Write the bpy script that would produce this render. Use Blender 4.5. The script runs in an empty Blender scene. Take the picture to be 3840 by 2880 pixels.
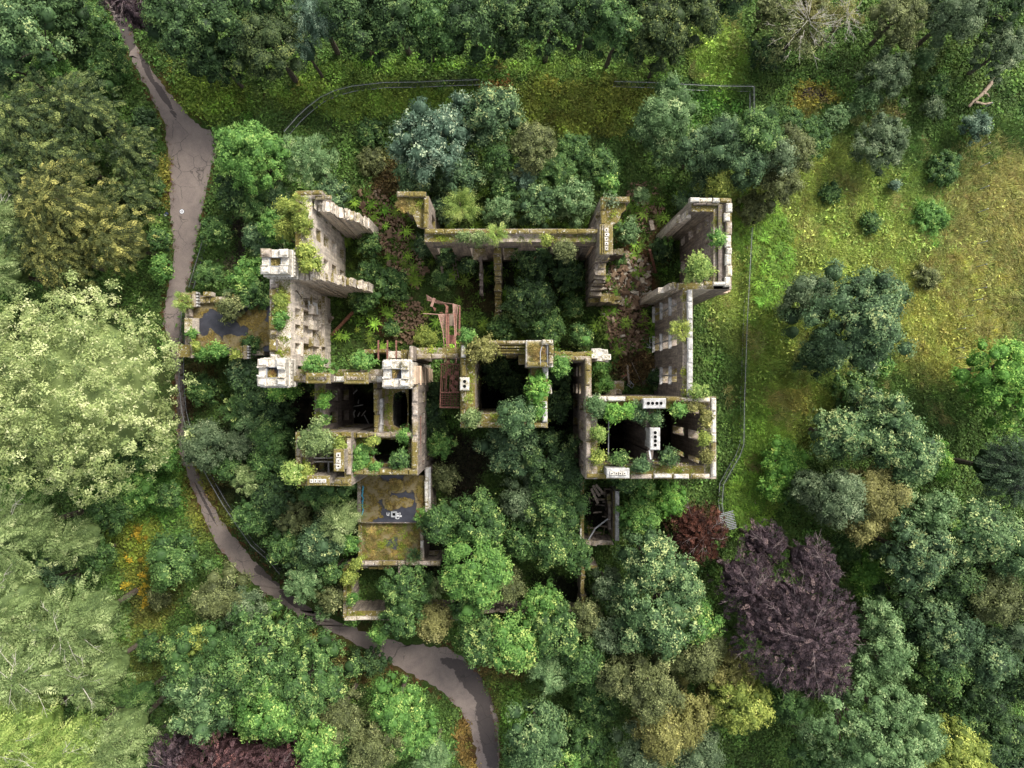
import bpy, math, random
import numpy as np
from mathutils import Vector, Matrix
R = math.radians
random.seed(7)
rng = np.random.default_rng(11)
scene = bpy.context.scene
col = scene.collection

# ------------------------------------------------------------------ camera, sky, sun, exposure
H = 89.0            # metres from the ground to the drone
PPM = 30.0          # photo pixels per metre on the ground
cam_data = bpy.data.cameras.new('drone_camera')
cam_data.sensor_width = 36.0
cam_data.lens = 36.0 * H / (3840 / PPM)
cam_data.clip_start = 1.0
cam_data.clip_end = 8000.0
cam = bpy.data.objects.new('drone_camera', cam_data)
cam.location = (0, 0, H)
cam.rotation_euler = (0, 0, 0)
col.objects.link(cam)
scene.camera = cam

SUN_EL, SUN_AZ = 46.0, 42.0          # azimuth measured from picture-up (+Y) towards picture-right (+X)
world = bpy.data.worlds.new('World')
scene.world = world
world.use_nodes = True
wn = world.node_tree
wn.nodes.clear()
sky = wn.nodes.new('ShaderNodeTexSky')
sky.sky_type = 'NISHITA'
sky.sun_disc = False
sky.sun_elevation = R(SUN_EL)
sky.sun_rotation = R(SUN_AZ)
sky.air_density = 1.0
sky.dust_density = 3.5
sky.ozone_density = 1.0
bg = wn.nodes.new('ShaderNodeBackground')
bg.inputs['Strength'].default_value = 0.15
wo = wn.nodes.new('ShaderNodeOutputWorld')
hs = wn.nodes.new('ShaderNodeHueSaturation')      # thin cloud greys the blue
hs.inputs['Saturation'].default_value = 0.32
wn.links.new(sky.outputs[0], hs.inputs['Color'])
wn.links.new(hs.outputs[0], bg.inputs[0])
wn.links.new(bg.outputs[0], wo.inputs[0])

sd = bpy.data.lights.new('sun', 'SUN')
sd.energy = 2.0
sd.angle = R(18)
sd.color = (1.0, 0.95, 0.86)
so = bpy.data.objects.new('sun', sd)
el, az = R(SUN_EL), R(SUN_AZ)
sdir = Vector((math.sin(az) * math.cos(el), math.cos(az) * math.cos(el), math.sin(el)))
so.rotation_euler = sdir.to_track_quat('Z', 'Y').to_euler()
so.location = (40, 40, 120)
col.objects.link(so)

scene.view_settings.view_transform = 'Standard'
scene.view_settings.look = 'None'
scene.view_settings.exposure = 0.98
scene.view_settings.gamma = 1.0
scene.view_settings.use_curve_mapping = False
scene.render.engine = 'CYCLES'
cy = scene.cycles
cy.max_bounces = 5
cy.diffuse_bounces = 3
cy.glossy_bounces = 2
cy.transmission_bounces = 3
cy.transparent_max_bounces = 4

# ------------------------------------------------------------------ helpers
def W(px, py, z=0.0):
    """photo pixel of a point whose height is z  ->  its place in the world (camera looks straight down)"""
    k = (H - z) / H / PPM
    return ((px - 1920) * k, (1440 - py) * k)
DS = 3840 / 2212.0
def WD(dx, dy, z=0.0):
    return W(dx * DS, dy * DS, z)

def tag(o, label=None, cat=None, group=None, kind=None):
    if label: o['label'] = label
    if cat: o['category'] = cat
    if group: o['group'] = group
    if kind: o['kind'] = kind
    return o
def empty(name, loc, rz=0, **k):
    o = bpy.data.objects.new(name, None)
    o.empty_display_size = 0.3
    o.location = loc; o.rotation_euler = (0, 0, rz)
    col.objects.link(o)
    return tag(o, **k)
def link(name, me, mat, parent=None, loc=None, rot=None, **k):
    o = bpy.data.objects.new(name, me)
    if mat is not None and not me.materials:
        me.materials.append(mat)
    col.objects.link(o)
    if parent is not None:
        o.parent = parent
    if loc is not None: o.location = loc
    if rot is not None: o.rotation_euler = rot
    return tag(o, **k)

class MB:
    """collects boxes, tubes and loose faces, then becomes ONE mesh object"""
    def __init__(s): s.v = []; s.f = []
    def box(s, x0, y0, z0, x1, y1, z1, jit=0.0, taper=0.0):
        n = len(s.v)
        for z in (z0, z1):
            t = taper if z == z1 else 0
            for x, y in ((x0 + t, y0 + t), (x1 - t, y0 + t), (x1 - t, y1 - t), (x0 + t, y1 - t)):
                s.v.append((x + random.uniform(-jit, jit), y + random.uniform(-jit, jit), z + random.uniform(-jit, jit)))
        s.f += [(n, n+3, n+2, n+1), (n+4, n+5, n+6, n+7), (n, n+1, n+5, n+4), (n+1, n+2, n+6, n+5), (n+2, n+3, n+7, n+6), (n+3, n, n+4, n+7)]
        return s
    def stone(s, x0, y0, z0, x1, y1, z1, bev=0.06, jit=0.015):
        """block with a worn, rounded upper edge"""
        n = len(s.v)
        b = min(bev, (x1-x0)*.3, (y1-y0)*.3, (z1-z0)*.4)
        for z, t in ((z0, 0), (z1 - b, 0), (z1, b)):
            for x, y in ((x0 + t, y0 + t), (x1 - t, y0 + t), (x1 - t, y1 - t), (x0 + t, y1 - t)):
                s.v.append((x + random.uniform(-jit, jit), y + random.uniform(-jit, jit), z + random.uniform(-jit, jit)))
        s.f.append((n, n+3, n+2, n+1))
        for L in (0, 4):
            for i in range(4):
                a, c = n+L+i, n+L+(i+1) % 4
                s.f.append((a, c, c+4, a+4))
        s.f.append((n+8, n+9, n+10, n+11))
        return s
    def tube(s, pts, rads, sides=6, cap=True):
        base = len(s.v)
        pts = [Vector(p) for p in pts]
        if not hasattr(rads, '__len__'): rads = [rads] * len(pts)
        for i, p in enumerate(pts):
            d = (pts[min(i+1, len(pts)-1)] - pts[max(i-1, 0)]).normalized()
            a = Vector((0, 0, 1)) if abs(d.z) < .9 else Vector((1, 0, 0))
            u = d.cross(a).normalized(); w = d.cross(u).normalized()
            for k in range(sides):
                t = 2 * math.pi * k / sides
                s.v.append(tuple(p + (u * math.cos(t) + w * math.sin(t)) * rads[i]))
        for i in range(len(pts) - 1):
            for k in range(sides):
                a = base + i * sides + k; b = base + i * sides + (k + 1) % sides
                s.f.append((a, b, b + sides, a + sides))
        if cap:
            s.f.append(tuple(base + k for k in range(sides))[::-1])
            s.f.append(tuple(base + (len(pts)-1) * sides + k for k in range(sides)))
        return s
    def beam(s, a, b, w, h):
        a = Vector(a); b = Vector(b); d = (b - a).normalized()
        u = d.cross(Vector((0, 0, 1)))
        u = u.normalized() if u.length > .01 else Vector((1, 0, 0))
        v = u.cross(d).normalized()
        n = len(s.v)
        for p in (a, b):
            for i, j in ((-1, -1), (1, -1), (1, 1), (-1, 1)):
                s.v.append(tuple(p + u * (w / 2 * i) + v * (h / 2 * j)))
        s.f += [(n, n+3, n+2, n+1), (n+4, n+5, n+6, n+7), (n, n+1, n+5, n+4), (n+1, n+2, n+6, n+5), (n+2, n+3, n+7, n+6), (n+3, n, n+4, n+7)]
        return s
    def mesh(s, name):
        me = bpy.data.meshes.new(name)
        me.from_pydata(s.v, [], s.f)
        me.update()
        return me
    def build(s, name, mat, parent=None, loc=None, rot=None, **k):
        return link(name, s.mesh(name), mat, parent, loc, rot, **k)

# ------------------------------------------------------------------ materials
def srgb(h):
    h = h.lstrip('#')
    c = [int(h[i:i+2], 16) / 255 for i in (0, 2, 4)]
    return tuple(x / 12.92 if x < .04045 else ((x + .055) / 1.055) ** 2.4 for x in c)
class NT:
    def __init__(s, name):
        s.m = bpy.data.materials.new(name); s.m.use_nodes = True
        s.t = s.m.node_tree; s.t.nodes.clear()
        s.out = s.n('ShaderNodeOutputMaterial')
    def n(s, typ, **k):
        nd = s.t.nodes.new(typ)
        for a, b in k.items():
            setattr(nd, a, b)
        return nd
    def l(s, a, b): s.t.links.new(a, b)
    def noise(s, vec, scale, detail=5, rough=.6, dist=0.0):
        nd = s.n('ShaderNodeTexNoise')
        nd.inputs['Scale'].default_value = scale; nd.inputs['Detail'].default_value = detail
        nd.inputs['Roughness'].default_value = rough; nd.inputs['Distortion'].default_value = dist
        if vec is not None: s.l(vec, nd.inputs['Vector'])
        return nd.outputs['Fac']
    def ramp(s, fac, stops, interp='LINEAR'):
        nd = s.n('ShaderNodeValToRGB'); cr = nd.color_ramp; cr.interpolation = interp
        while len(cr.elements) < len(stops): cr.elements.new(.5)
        for e, (p, c) in zip(cr.elements, stops):
            e.position = p
            e.color = (c, c, c, 1) if isinstance(c, (int, float)) else (*c[:3], 1)
        s.l(fac, nd.inputs[0])
        return nd.outputs['Color']
    def mix(s, fac, a, b, mode='MIX'):
        nd = s.n('ShaderNodeMix', data_type='RGBA', blend_type=mode)
        for sock, v in ((nd.inputs[0], fac), (nd.inputs[6], a), (nd.inputs[7], b)):
            if isinstance(v, (int, float)): sock.default_value = v
            elif isinstance(v, tuple): sock.default_value = (*v[:3], 1)
            else: s.l(v, sock)
        return nd.outputs[2]
    def math(s, op, a, b=None):
        nd = s.n('ShaderNodeMath', operation=op)
        for i, v in enumerate((a, b)):
            if v is None: continue
            if isinstance(v, (int, float)): nd.inputs[i].default_value = v
            else: s.l(v, nd.inputs[i])
        return nd.outputs[0]
    def mapping(s, vec, scale):
        nd = s.n('ShaderNodeMapping'); nd.inputs['Scale'].default_value = scale
        s.l(vec, nd.inputs['Vector']); return nd.outputs[0]
    def bump(s, h, strength=.5, dist=.05):
        nd = s.n('ShaderNodeBump'); nd.inputs['Strength'].default_value = strength
        nd.inputs['Distance'].default_value = dist; s.l(h, nd.inputs['Height']); return nd.outputs[0]
    def pr(s, color, rough=.85, spec=.25, normal=None, metal=0):
        p = s.n('ShaderNodeBsdfPrincipled')
        for sock, v in ((p.inputs['Base Color'], color), (p.inputs['Roughness'], rough)):
            if isinstance(v, (int, float)): sock.default_value = v
            elif isinstance(v, tuple): sock.default_value = (*v[:3], 1)
            else: s.l(v, sock)
        p.inputs['Specular IOR Level'].default_value = spec
        p.inputs['Metallic'].default_value = metal
        if normal is not None: s.l(normal, p.inputs['Normal'])
        return p.outputs[0]
    def done(s, sh): s.l(sh, s.out.inputs[0]); return s.m

def stone_mat(name, base, dark, moss='#75693a', moss_amt=.5, lichen=.4, streak=.6):
    N = NT(name)
    g = N.n('ShaderNodeNewGeometry'); pos = g.outputs['Position']
    sep = N.n('ShaderNodeSeparateXYZ'); N.l(g.outputs['True Normal'], sep.inputs[0])
    up = N.math('GREATER_THAN', sep.outputs['Z'], .35)
    # ashlar courses on upright faces: use x+y for the run and z for the height
    sp = N.n('ShaderNodeSeparateXYZ'); N.l(pos, sp.inputs[0])
    run = N.math('ADD', sp.outputs['X'], sp.outputs['Y'])
    cx = N.n('ShaderNodeCombineXYZ'); N.l(run, cx.inputs[0]); N.l(sp.outputs['Z'], cx.inputs[1])
    br = N.n('ShaderNodeTexBrick')
    br.inputs['Scale'].default_value = 1.0; br.inputs['Mortar Size'].default_value = .018
    br.inputs['Brick Width'].default_value = .85; br.inputs['Row Height'].default_value = .34
    br.inputs['Color1'].default_value = (.75, .75, .75, 1); br.inputs['Color2'].default_value = (1.15, 1.12, 1.08, 1)
    br.inputs['Mortar'].default_value = (.42, .40, .38, 1)
    N.l(cx.outputs[0], br.inputs['Vector'])
    big = N.noise(pos, .35, 4, .6)
    mid = N.noise(pos, 2.2, 6, .65)
    strk = N.noise(N.mapping(pos, (2.6, 2.6, .22)), 1.6, 5, .7)
    c = N.ramp(mid, [(.3, tuple(x*.62 for x in base)), (.52, base), (.72, tuple(min(1, x*1.3) for x in base))])
    c = N.mix(.8, c, br.outputs['Color'], 'MULTIPLY')
    s1 = N.ramp(strk, [(.42, 0.0), (.6, 1.0)])
    c = N.mix(N.math('MULTIPLY', s1, streak), c, dark)
    fine = N.noise(pos, 9, 5, .7)
    top = N.ramp(mid, [(.3, tuple(x*.5 for x in base)), (.5, tuple(x*.95 for x in base)), (.7, tuple(min(1, x*1.45) for x in base))])
    mf = N.math('ADD', N.math('MULTIPLY', big, .6), N.math('MULTIPLY', fine, .4))
    mm = N.ramp(mf, [(.62 - moss_amt * .28, 0.0), (.69 - moss_amt * .28, 1.0)])
    mcol = N.ramp(fine, [(.3, tuple(x*.35 for x in srgb(moss))), (.55, srgb(moss)), (.75, srgb('#9c9250'))])
    top = N.mix(mm, top, mcol)
    lf = N.ramp(N.noise(pos, 3.4, 6, .75, .6), [(.66 - lichen * .16, 0.0), (.70 - lichen * .16, 1.0)])
    top = N.mix(N.math('MULTIPLY', lf, .85), top, (.62, .60, .55))
    dk = N.ramp(N.noise(pos, 6, 5, .75, .3), [(.56, 0.0), (.66, 1.0)])
    top = N.mix(N.math('MULTIPLY', dk, .75), top, tuple(x*.4 for x in dark))
    c = N.mix(up, c, top)
    hh = N.math('ADD', N.math('MULTIPLY', fine, .6), N.math('MULTIPLY', mid, .8))
    hh = N.math('ADD', hh, N.math('MULTIPLY', br.outputs['Fac'], -.5))
    return N.done(N.pr(c, .92, .15, N.bump(hh, .8, .06)))

M = {}
M['cream'] = stone_mat('cream_sandstone', (.66, .585, .49), (.20, .17, .155), moss_amt=.55, lichen=.5, streak=.55)
M['white'] = stone_mat('lichened_white_stone', (.50, .46, .39), (.16, .14, .12), moss_amt=.30, lichen=1.0, streak=.6)
M['stone'] = stone_mat('weathered_sandstone', (.34, .285, .235), (.11, .092, .085), moss_amt=.5, lichen=.45, streak=.7)
M['mossy'] = stone_mat('mossy_sandstone', (.36, .31, .25), (.10, .085, .075), moss_amt=.85, lichen=.5, streak=.7)
M['dark'] = stone_mat('dark_sandstone', (.17, .14, .12), (.05, .045, .042), moss='#5d5a28', moss_amt=.4, lichen=.3, streak=.6)  # darkest of the sandstone tones
M['grey'] = stone_mat('grey_chimney_stone', (.42, .41, .39), (.16, .15, .15), moss_amt=.1, lichen=.5, streak=.4)

def simple(name, c1, c2, scale=4, rough=.85, spec=.3, bump=.4, metal=0, dist=.02, c3=None):
    N = NT(name)
    g = N.n('ShaderNodeNewGeometry')
    f = N.noise(g.outputs['Position'], scale, 6, .7)
    stops = [(.32, c1), (.62, c2)] + ([(.72, c3)] if c3 else [])
    c = N.ramp(f, stops)
    return N.done(N.pr(c, rough, spec, N.bump(f, bump, dist), metal))
M['rust'] = simple('rusted_steel', (.075, .035, .026), (.24, .115, .085), 5, .9, .2)
M['rust_pale'] = simple('pale_rusted_rail', (.20, .10, .075), (.42, .27, .21), 6, .9, .2)
M['steel'] = simple('galvanised_steel', (.20, .21, .22), (.42, .43, .44), 6, .5, .4, .2)
M['picket'] = simple('dull_grey_picket', (.05, .055, .055), (.12, .125, .125), 6, .6, .3, .2)
M['timber'] = simple('weathered_timber', (.10, .075, .055), (.30, .25, .20), 5, .9, .15)
M['redwood'] = simple('reddish_timber', (.10, .045, .03), (.26, .13, .08), 5, .9, .15)
M['bark'] = simple('tree_bark', (.035, .028, .022), (.14, .115, .09), 6, .95, .1)
M['palebark'] = simple('pale_lichened_twig', (.22, .20, .16), (.50, .47, .40), 7, .95, .1)
M['twig'] = simple('beech_twig', (.12, .09, .09), (.26, .21, .20), 7, .95, .1)
M['black'] = simple('black_fabric', (.006, .006, .008), (.02, .02, .025), 9, .8, .2)
M['navy'] = simple('navy_fabric', (.015, .02, .05), (.04, .05, .11), 9, .8, .2)
M['whitepl'] = simple('white_plastic', (.75, .75, .75), (.85, .85, .85), 3, .5, .4, .1)
M['graffiti'] = simple('white_graffiti_paint', (.62, .62, .62), (.82, .82, .82), 9, .8, .2)
M['blue'] = simple('blue_rope', (.03, .16, .26), (.10, .42, .55), 9, .7, .3)
M['plaster'] = simple('white_plaster', (.52, .52, .52), (.80, .80, .79), 2, .8, .2, .2)
M['opening_shade'] = simple('painted_opening_shade', (.003, .003, .003), (.008, .008, .008), 5, 1, .0)  # near-black paint standing in for the shade inside flues and vent
M['slate'] = simple('dark_wall_shale', (.02, .018, .018), (.07, .06, .055), 3, .95, .1)
M['buff'] = simple('buff_sandstone_face', (.42, .30, .20), (.62, .48, .36), 1.5, .9, .15)
# fallen blocks: every block gets its own tone from its object
def rubble_mat():
    N = NT('broken_red_sandstone')
    g = N.n('ShaderNodeNewGeometry'); oi = N.n('ShaderNodeObjectInfo')
    f = N.noise(g.outputs['Position'], 5, 6, .7)
    c = N.ramp(oi.outputs['Random'], [(0, (.085, .055, .038)), (.35, (.18, .118, .075)), (.75, (.29, .195, .125)), (.93, (.38, .30, .21)), (1, (.50, .44, .35))])
    c = N.mix(.7, c, N.ramp(f, [(.3, .45), (.7, 1.2)]), 'MULTIPLY')
    return N.done(N.pr(c, .93, .12, N.bump(f, .6, .03)))
M['rubble'] = rubble_mat()
def bitumen_mat():
    N = NT('bitumen_roof_with_moss')
    g = N.n('ShaderNodeNewGeometry'); pos = g.outputs['Position']
    a = N.noise(pos, .33, 3, .5, .3); b = N.noise(pos, 5, 6, .75)
    at = N.n('ShaderNodeAttribute', attribute_name='moss')
    f = N.math('ADD', N.math('ADD', N.math('MULTIPLY', a, .5), N.math('MULTIPLY', b, .30)), N.math('MULTIPLY', at.outputs['Fac'], .75))
    mask = N.ramp(f, [(.70, 0.0), (.76, 1.0)])
    bit = N.ramp(N.noise(pos, 1.3, 6, .7), [(.3, (.022, .023, .030)), (.6, (.042, .043, .054)), (.78, (.085, .087, .10))])
    moss = N.ramp(b, [(.28, (.030, .022, .010)), (.45, (.10, .072, .022)), (.6, (.20, .145, .03)), (.75, (.30, .23, .06))])
    moss = N.mix(N.ramp(N.noise(pos, 1.1, 3, .6), [(.45, 0.0), (.6, .8)]), moss, (.22, .18, .10))
    c = N.mix(mask, bit, moss)
    rg = N.ramp(mask, [(0, .38), (1, .95)])
    return N.done(N.pr(c, rg, .35, N.bump(N.math('MULTIPLY', mask, b), .9, .15)))
M['bitumen'] = bitumen_mat()

def asphalt_mat():
    N = NT('worn_asphalt')
    g = N.n('ShaderNodeNewGeometry'); pos = g.outputs['Position']
    f = N.noise(pos, 14, 6, .8); m = N.noise(pos, .55, 5, .65, .5)
    at = N.n('ShaderNodeAttribute', attribute_name='damp')
    c = N.ramp(f, [(.3, (.13, .106, .095)), (.55, (.20, .165, .148)), (.75, (.27, .225, .205))])
    c = N.mix(.5, c, N.ramp(m, [(.35, (.62, .60, .62)), (.6, (1.1, 1.08, 1.02))]), 'MULTIPLY')
    dmp = N.math('ADD', at.outputs['Fac'], N.math('MULTIPLY', N.noise(pos, 1.4, 6, .7), .55))
    dm = N.ramp(dmp, [(.74, 0.0), (.78, 1.0)])
    c = N.mix(N.math('MULTIPLY', dm, .78), c, (.032, .026, .026))
    vo = N.n('ShaderNodeTexVoronoi', feature='DISTANCE_TO_EDGE'); vo.inputs['Scale'].default_value = .45
    wv = N.n('ShaderNodeTexNoise'); wv.inputs['Scale'].default_value = 2.0; wv.inputs['Detail'].default_value = 5
    N.l(pos, wv.inputs['Vector'])
    wm = N.mix(.35, pos, wv.outputs['Color'], 'ADD'); N.l(wm, vo.inputs['Vector'])
    cr = N.ramp(vo.outputs['Distance'], [(.0, 1.0), (.018, 0.0)])
    cr = N.math('MULTIPLY', cr, N.ramp(N.noise(pos, .16, 2), [(.50, 0.0), (.58, .8)]))
    c = N.mix(cr, c, (.03, .028, .022))
    spk = N.ramp(N.noise(pos, 7, 3, .5), [(.70, 0.0), (.74, .6)])
    c = N.mix(spk, c, (.15, .09, .04))
    return N.done(N.pr(c, .82, .3, N.bump(f, .3, .01)))
M['asphalt'] = asphalt_mat()

def ground_mat():
    N = NT('undergrowth_ground')
    g = N.n('ShaderNodeNewGeometry'); pos = g.outputs['Position']
    at = N.n('ShaderNodeAttribute', attribute_name='gcol')
    f = N.noise(pos, 3.2, 7, .75, .4); f2 = N.noise(pos, .7, 5, .65)
    c = N.mix(.9, at.outputs['Color'], N.ramp(f, [(.28, .35), (.5, .95), (.7, 1.55)]), 'MULTIPLY')
    c = N.mix(N.ramp(f2, [(.42, 0.0), (.62, .35)]), c, (.065, .048, .026))
    return N.done(N.pr(c, .95, .1, N.bump(f, 1.0, .25)))
M['ground'] = ground_mat()
def plant_inst_mat(name):
    N = NT(name)
    at = N.n('ShaderNodeAttribute', attribute_name='gcol'); at.attribute_type = 'INSTANCER'
    tn = N.n('ShaderNodeAttribute', attribute_name='tone')
    c = N.mix(1.0, at.outputs['Color'], N.ramp(tn.outputs['Fac'], [(0, (.45, .5, .45)), (.5, (.95, .95, .95)), (1, (1.65, 1.55, 1.35))]), 'MULTIPLY')
    d = N.pr(c, .7, .25)
    t = N.n('ShaderNodeBsdfTranslucent'); N.l(c, t.inputs[0])
    mx = N.n('ShaderNodeMixShader'); mx.inputs[0].default_value = .25
    N.l(d, mx.inputs[1]); N.l(t.outputs[0], mx.inputs[2])
    return N.done(mx.outputs[0])
M['plant'] = plant_inst_mat('ground_plant_leaves')

LEAFM = {}
def desat(c, k):
    g = .3 * c[0] + .6 * c[1] + .1 * c[2]
    return tuple(x * (1 - k) + g * k for x in c)
def leaf_mat(pal):
    """pal: dark, mid, light, accent sRGB leaf colours"""
    if pal in LEAFM: return LEAFM[pal]
    N = NT('leaves_' + '_'.join(c.strip('#') for c in pal))
    tn = N.n('ShaderNodeAttribute', attribute_name='tone')
    g = N.n('ShaderNodeNewGeometry'); oi = N.n('ShaderNodeObjectInfo')
    big = N.noise(g.outputs['Position'], .45, 3, .6)
    t = N.math('ADD', tn.outputs['Fac'], N.math('MULTIPLY', N.math('SUBTRACT', big, .5), .55))
    a, b, c_, d_ = [desat(srgb(x), .14) for x in pal]
    c = N.ramp(t, [(.0, a), (.42, b), (.80, c_), (.97, d_)])
    d = N.pr(c, .62, .25)
    tr = N.n('ShaderNodeBsdfTranslucent'); N.l(N.mix(1.0, c, (1.1, 1.15, .7), 'MULTIPLY'), tr.inputs[0])
    mx = N.n('ShaderNodeMixShader'); mx.inputs[0].default_value = .22
    N.l(d, mx.inputs[1]); N.l(tr.outputs[0], mx.inputs[2])
    LEAFM[pal] = N.done(mx.outputs[0])
    return LEAFM[pal]
# ------------------------------------------------------------------ foliage
_sx = rng.uniform(0, 6.28, 24); _kx = rng.normal(size=(24, 2))
def fbm(x, y, s):
    o = 0
    for i in range(12):
        f = s * (1.0 + .35 * i)
        o = o + np.sin(x * _kx[i, 0] * f + y * _kx[i, 1] * f + _sx[i]) / (1 + .35 * i)
    return o / 4.0
def unit(a): return a / np.maximum(np.linalg.norm(a, axis=-1, keepdims=True), 1e-6)
def leaf_mesh(name, C, n, d, L, w, tone, core=None):
    N = len(C)
    d = unit(d - n * np.sum(d * n, -1, keepdims=True)); s = np.cross(n, d)
    L = np.broadcast_to(L, (N,))[:, None]; w = np.broadcast_to(w, (N,))[:, None]
    V = np.empty((N, 3, 3), np.float32); sg = np.where(rng.random((N, 1)) < .5, 1., -1.)
    V[:, 0] = C - d * L / 2; V[:, 1] = C + s * w * .55 + d * L * .12 * sg; V[:, 2] = C - s * w * .45 + d * L * .5
    V = V.reshape(-1, 3); lv = np.arange(N * 3, dtype=np.int32); ls = np.arange(0, N * 3, 3, dtype=np.int32)
    tv = np.repeat(np.clip(tone, 0, 1), 3)
    if core is not None:        # opaque inner core, its low tones painting in the shade inside the crown
        cv, cf, ct = core
        lv = np.concatenate([lv, (cf.ravel() + N * 3).astype(np.int32)]); ls = np.concatenate([ls, N * 3 + np.arange(0, cf.size, 3, dtype=np.int32)])
        V = np.concatenate([V, cv.astype(np.float32)]); tv = np.concatenate([tv, ct])
    me = bpy.data.meshes.new(name)
    me.vertices.add(len(V)); me.vertices.foreach_set('co', V.ravel())
    me.loops.add(len(lv)); me.loops.foreach_set('vertex_index', lv)
    me.polygons.add(len(ls)); me.polygons.foreach_set('loop_start', ls)
    a = me.attributes.new('tone', 'FLOAT', 'POINT')
    a.data.foreach_set('value', tv.astype(np.float32))
    me.update(calc_edges=True)
    return me
def _ico():
    import bmesh
    out = []
    for k in (1, 2, 4):
        bm = bmesh.new(); bmesh.ops.create_icosphere(bm, subdivisions=k, radius=1)
        out.append((np.array([v.co[:] for v in bm.verts]), np.array([[v.index for v in f.verts] for f in bm.faces]))); bm.free()
    return out
ICO = _ico()
def lobes_core(lc, lr, k=.80):
    v, f = ICO[1] if len(lc) < 90 else ICO[0]
    n = len(lc); jit = 1 + rng.normal(0, .10, (n, len(v), 1))
    V = lc[:, None] + v[None] * (lr * k)[:, None, None] * jit * np.array([1, 1, .85])
    F = f[None] + (np.arange(n) * len(v))[:, None, None]
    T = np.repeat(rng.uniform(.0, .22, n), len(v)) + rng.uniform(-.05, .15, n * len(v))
    return V.reshape(-1, 3), F.reshape(-1, 3), np.clip(T, 0, 1)
def dome_core(rx, ry, rz, k=.86, bump=.5):
    v, f = ICO[2]
    q = v * np.array([rx, ry, rz])
    h = fbm(q[:, 0] + q[:, 2] * .6 + rng.uniform(0, 50), q[:, 1] - q[:, 2] * .4, 1.3)
    V = v * (k + .05 * bump * h[:, None]) * np.array([rx, ry, rz]) + rng.normal(0, .05, v.shape)
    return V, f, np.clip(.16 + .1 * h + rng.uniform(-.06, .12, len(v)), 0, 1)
def rdir(N): return unit(rng.normal(size=(N, 3)))

def g_broad(rx, ry, rz, leaf=.24, dens=80, lobe=1.5, tip=.0, soft=0.0, contrast=.32, open_=0.0, smooth=0):
    area = math.pi * rx * ry
    nl = max(5, int(area / (lobe * lobe) * 1.15) + 3)
    i = np.arange(nl); qq = (i + .5) / nl; ds = .80
    zz = np.where(qq < ds, np.sqrt(np.maximum(.03, 1 - .97 * qq / ds)), .12 - (qq - ds) / (1 - ds) * .75)
    ph = i * 2.39996 + rng.uniform(0, 6.28)
    rr = np.sqrt(np.maximum(0, 1 - zz ** 2))
    u = np.stack([rr * np.cos(ph), rr * np.sin(ph), zz], 1) + rng.normal(size=(nl, 3)) * .13
    f = rng.uniform(.62 + .18 * smooth, .99, nl)[:, None]
    lr = lobe * rng.uniform(.6, 1.25, nl)
    shr = np.array([max(.3, rx - lobe * .55), max(.3, ry - lobe * .55), max(.3, rz - lobe * .4)])
    lc = u * f * shr
    keep = rng.random(nl) > open_ * .5
    lc, lr, u = lc[keep], lr[keep], u[keep]; nl = len(lc)
    ltone = rng.normal(0, .13, nl)
    nleaf = int(area * dens * (.72 + .38 * min(2.2, rz / rx))); ncl = max(20, nleaf // 9)
    if nl == 0: lc = np.zeros((1, 3)); lr = np.array([rx]); u = np.array([[0, 0, 1.0]]); nl = 1; ltone = np.zeros(1)
    p = lr ** 2; p = p / p.sum()
    li = rng.choice(nl, ncl, p=p)
    od = unit(lc[li] / np.array([rx, ry, rz]) + np.array([0, 0, .6]))
    dv = unit(rdir(ncl) + od * 1.05)
    depth = 1 - np.abs(rng.normal(0, .09 + soft * .12, ncl))
    cp = lc[li] + dv * (lr[li] * depth)[:, None] * np.array([1, 1, .85])
    fill = rng.random(ncl) < .07; cp[fill] *= .68
    ct = np.clip(.45 + ltone[li] + rng.normal(0, contrast * .5, ncl), 0, .9)
    if tip: ct = np.where((rng.random(ncl) < tip) & (depth > .86) & (dv[:, 2] > .1), rng.uniform(.92, 1.1, ncl), ct)
    k = rng.integers(0, ncl, nleaf)
    rc = leaf * (1.25 + soft)
    C = cp[k] + rng.normal(size=(nleaf, 3)) * rc * .6
    n = unit(dv[k] * .95 + np.array([0, 0, .22]) + rng.normal(size=(nleaf, 3)) * .36)
    d = unit((C - cp[k]) + rng.normal(size=(nleaf, 3)) * .1)
    L = leaf * rng.uniform(.75, 1.35, nleaf)
    core = dome_core(rx, ry, rz, .74, 1) if smooth >= 1.5 else lobes_core(lc, lr, .66 if not open_ else .25)
    return C, n, d, L, L * rng.uniform(.6, .9, nleaf), ct[k] + rng.normal(0, .05, nleaf), lc, core

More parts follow.
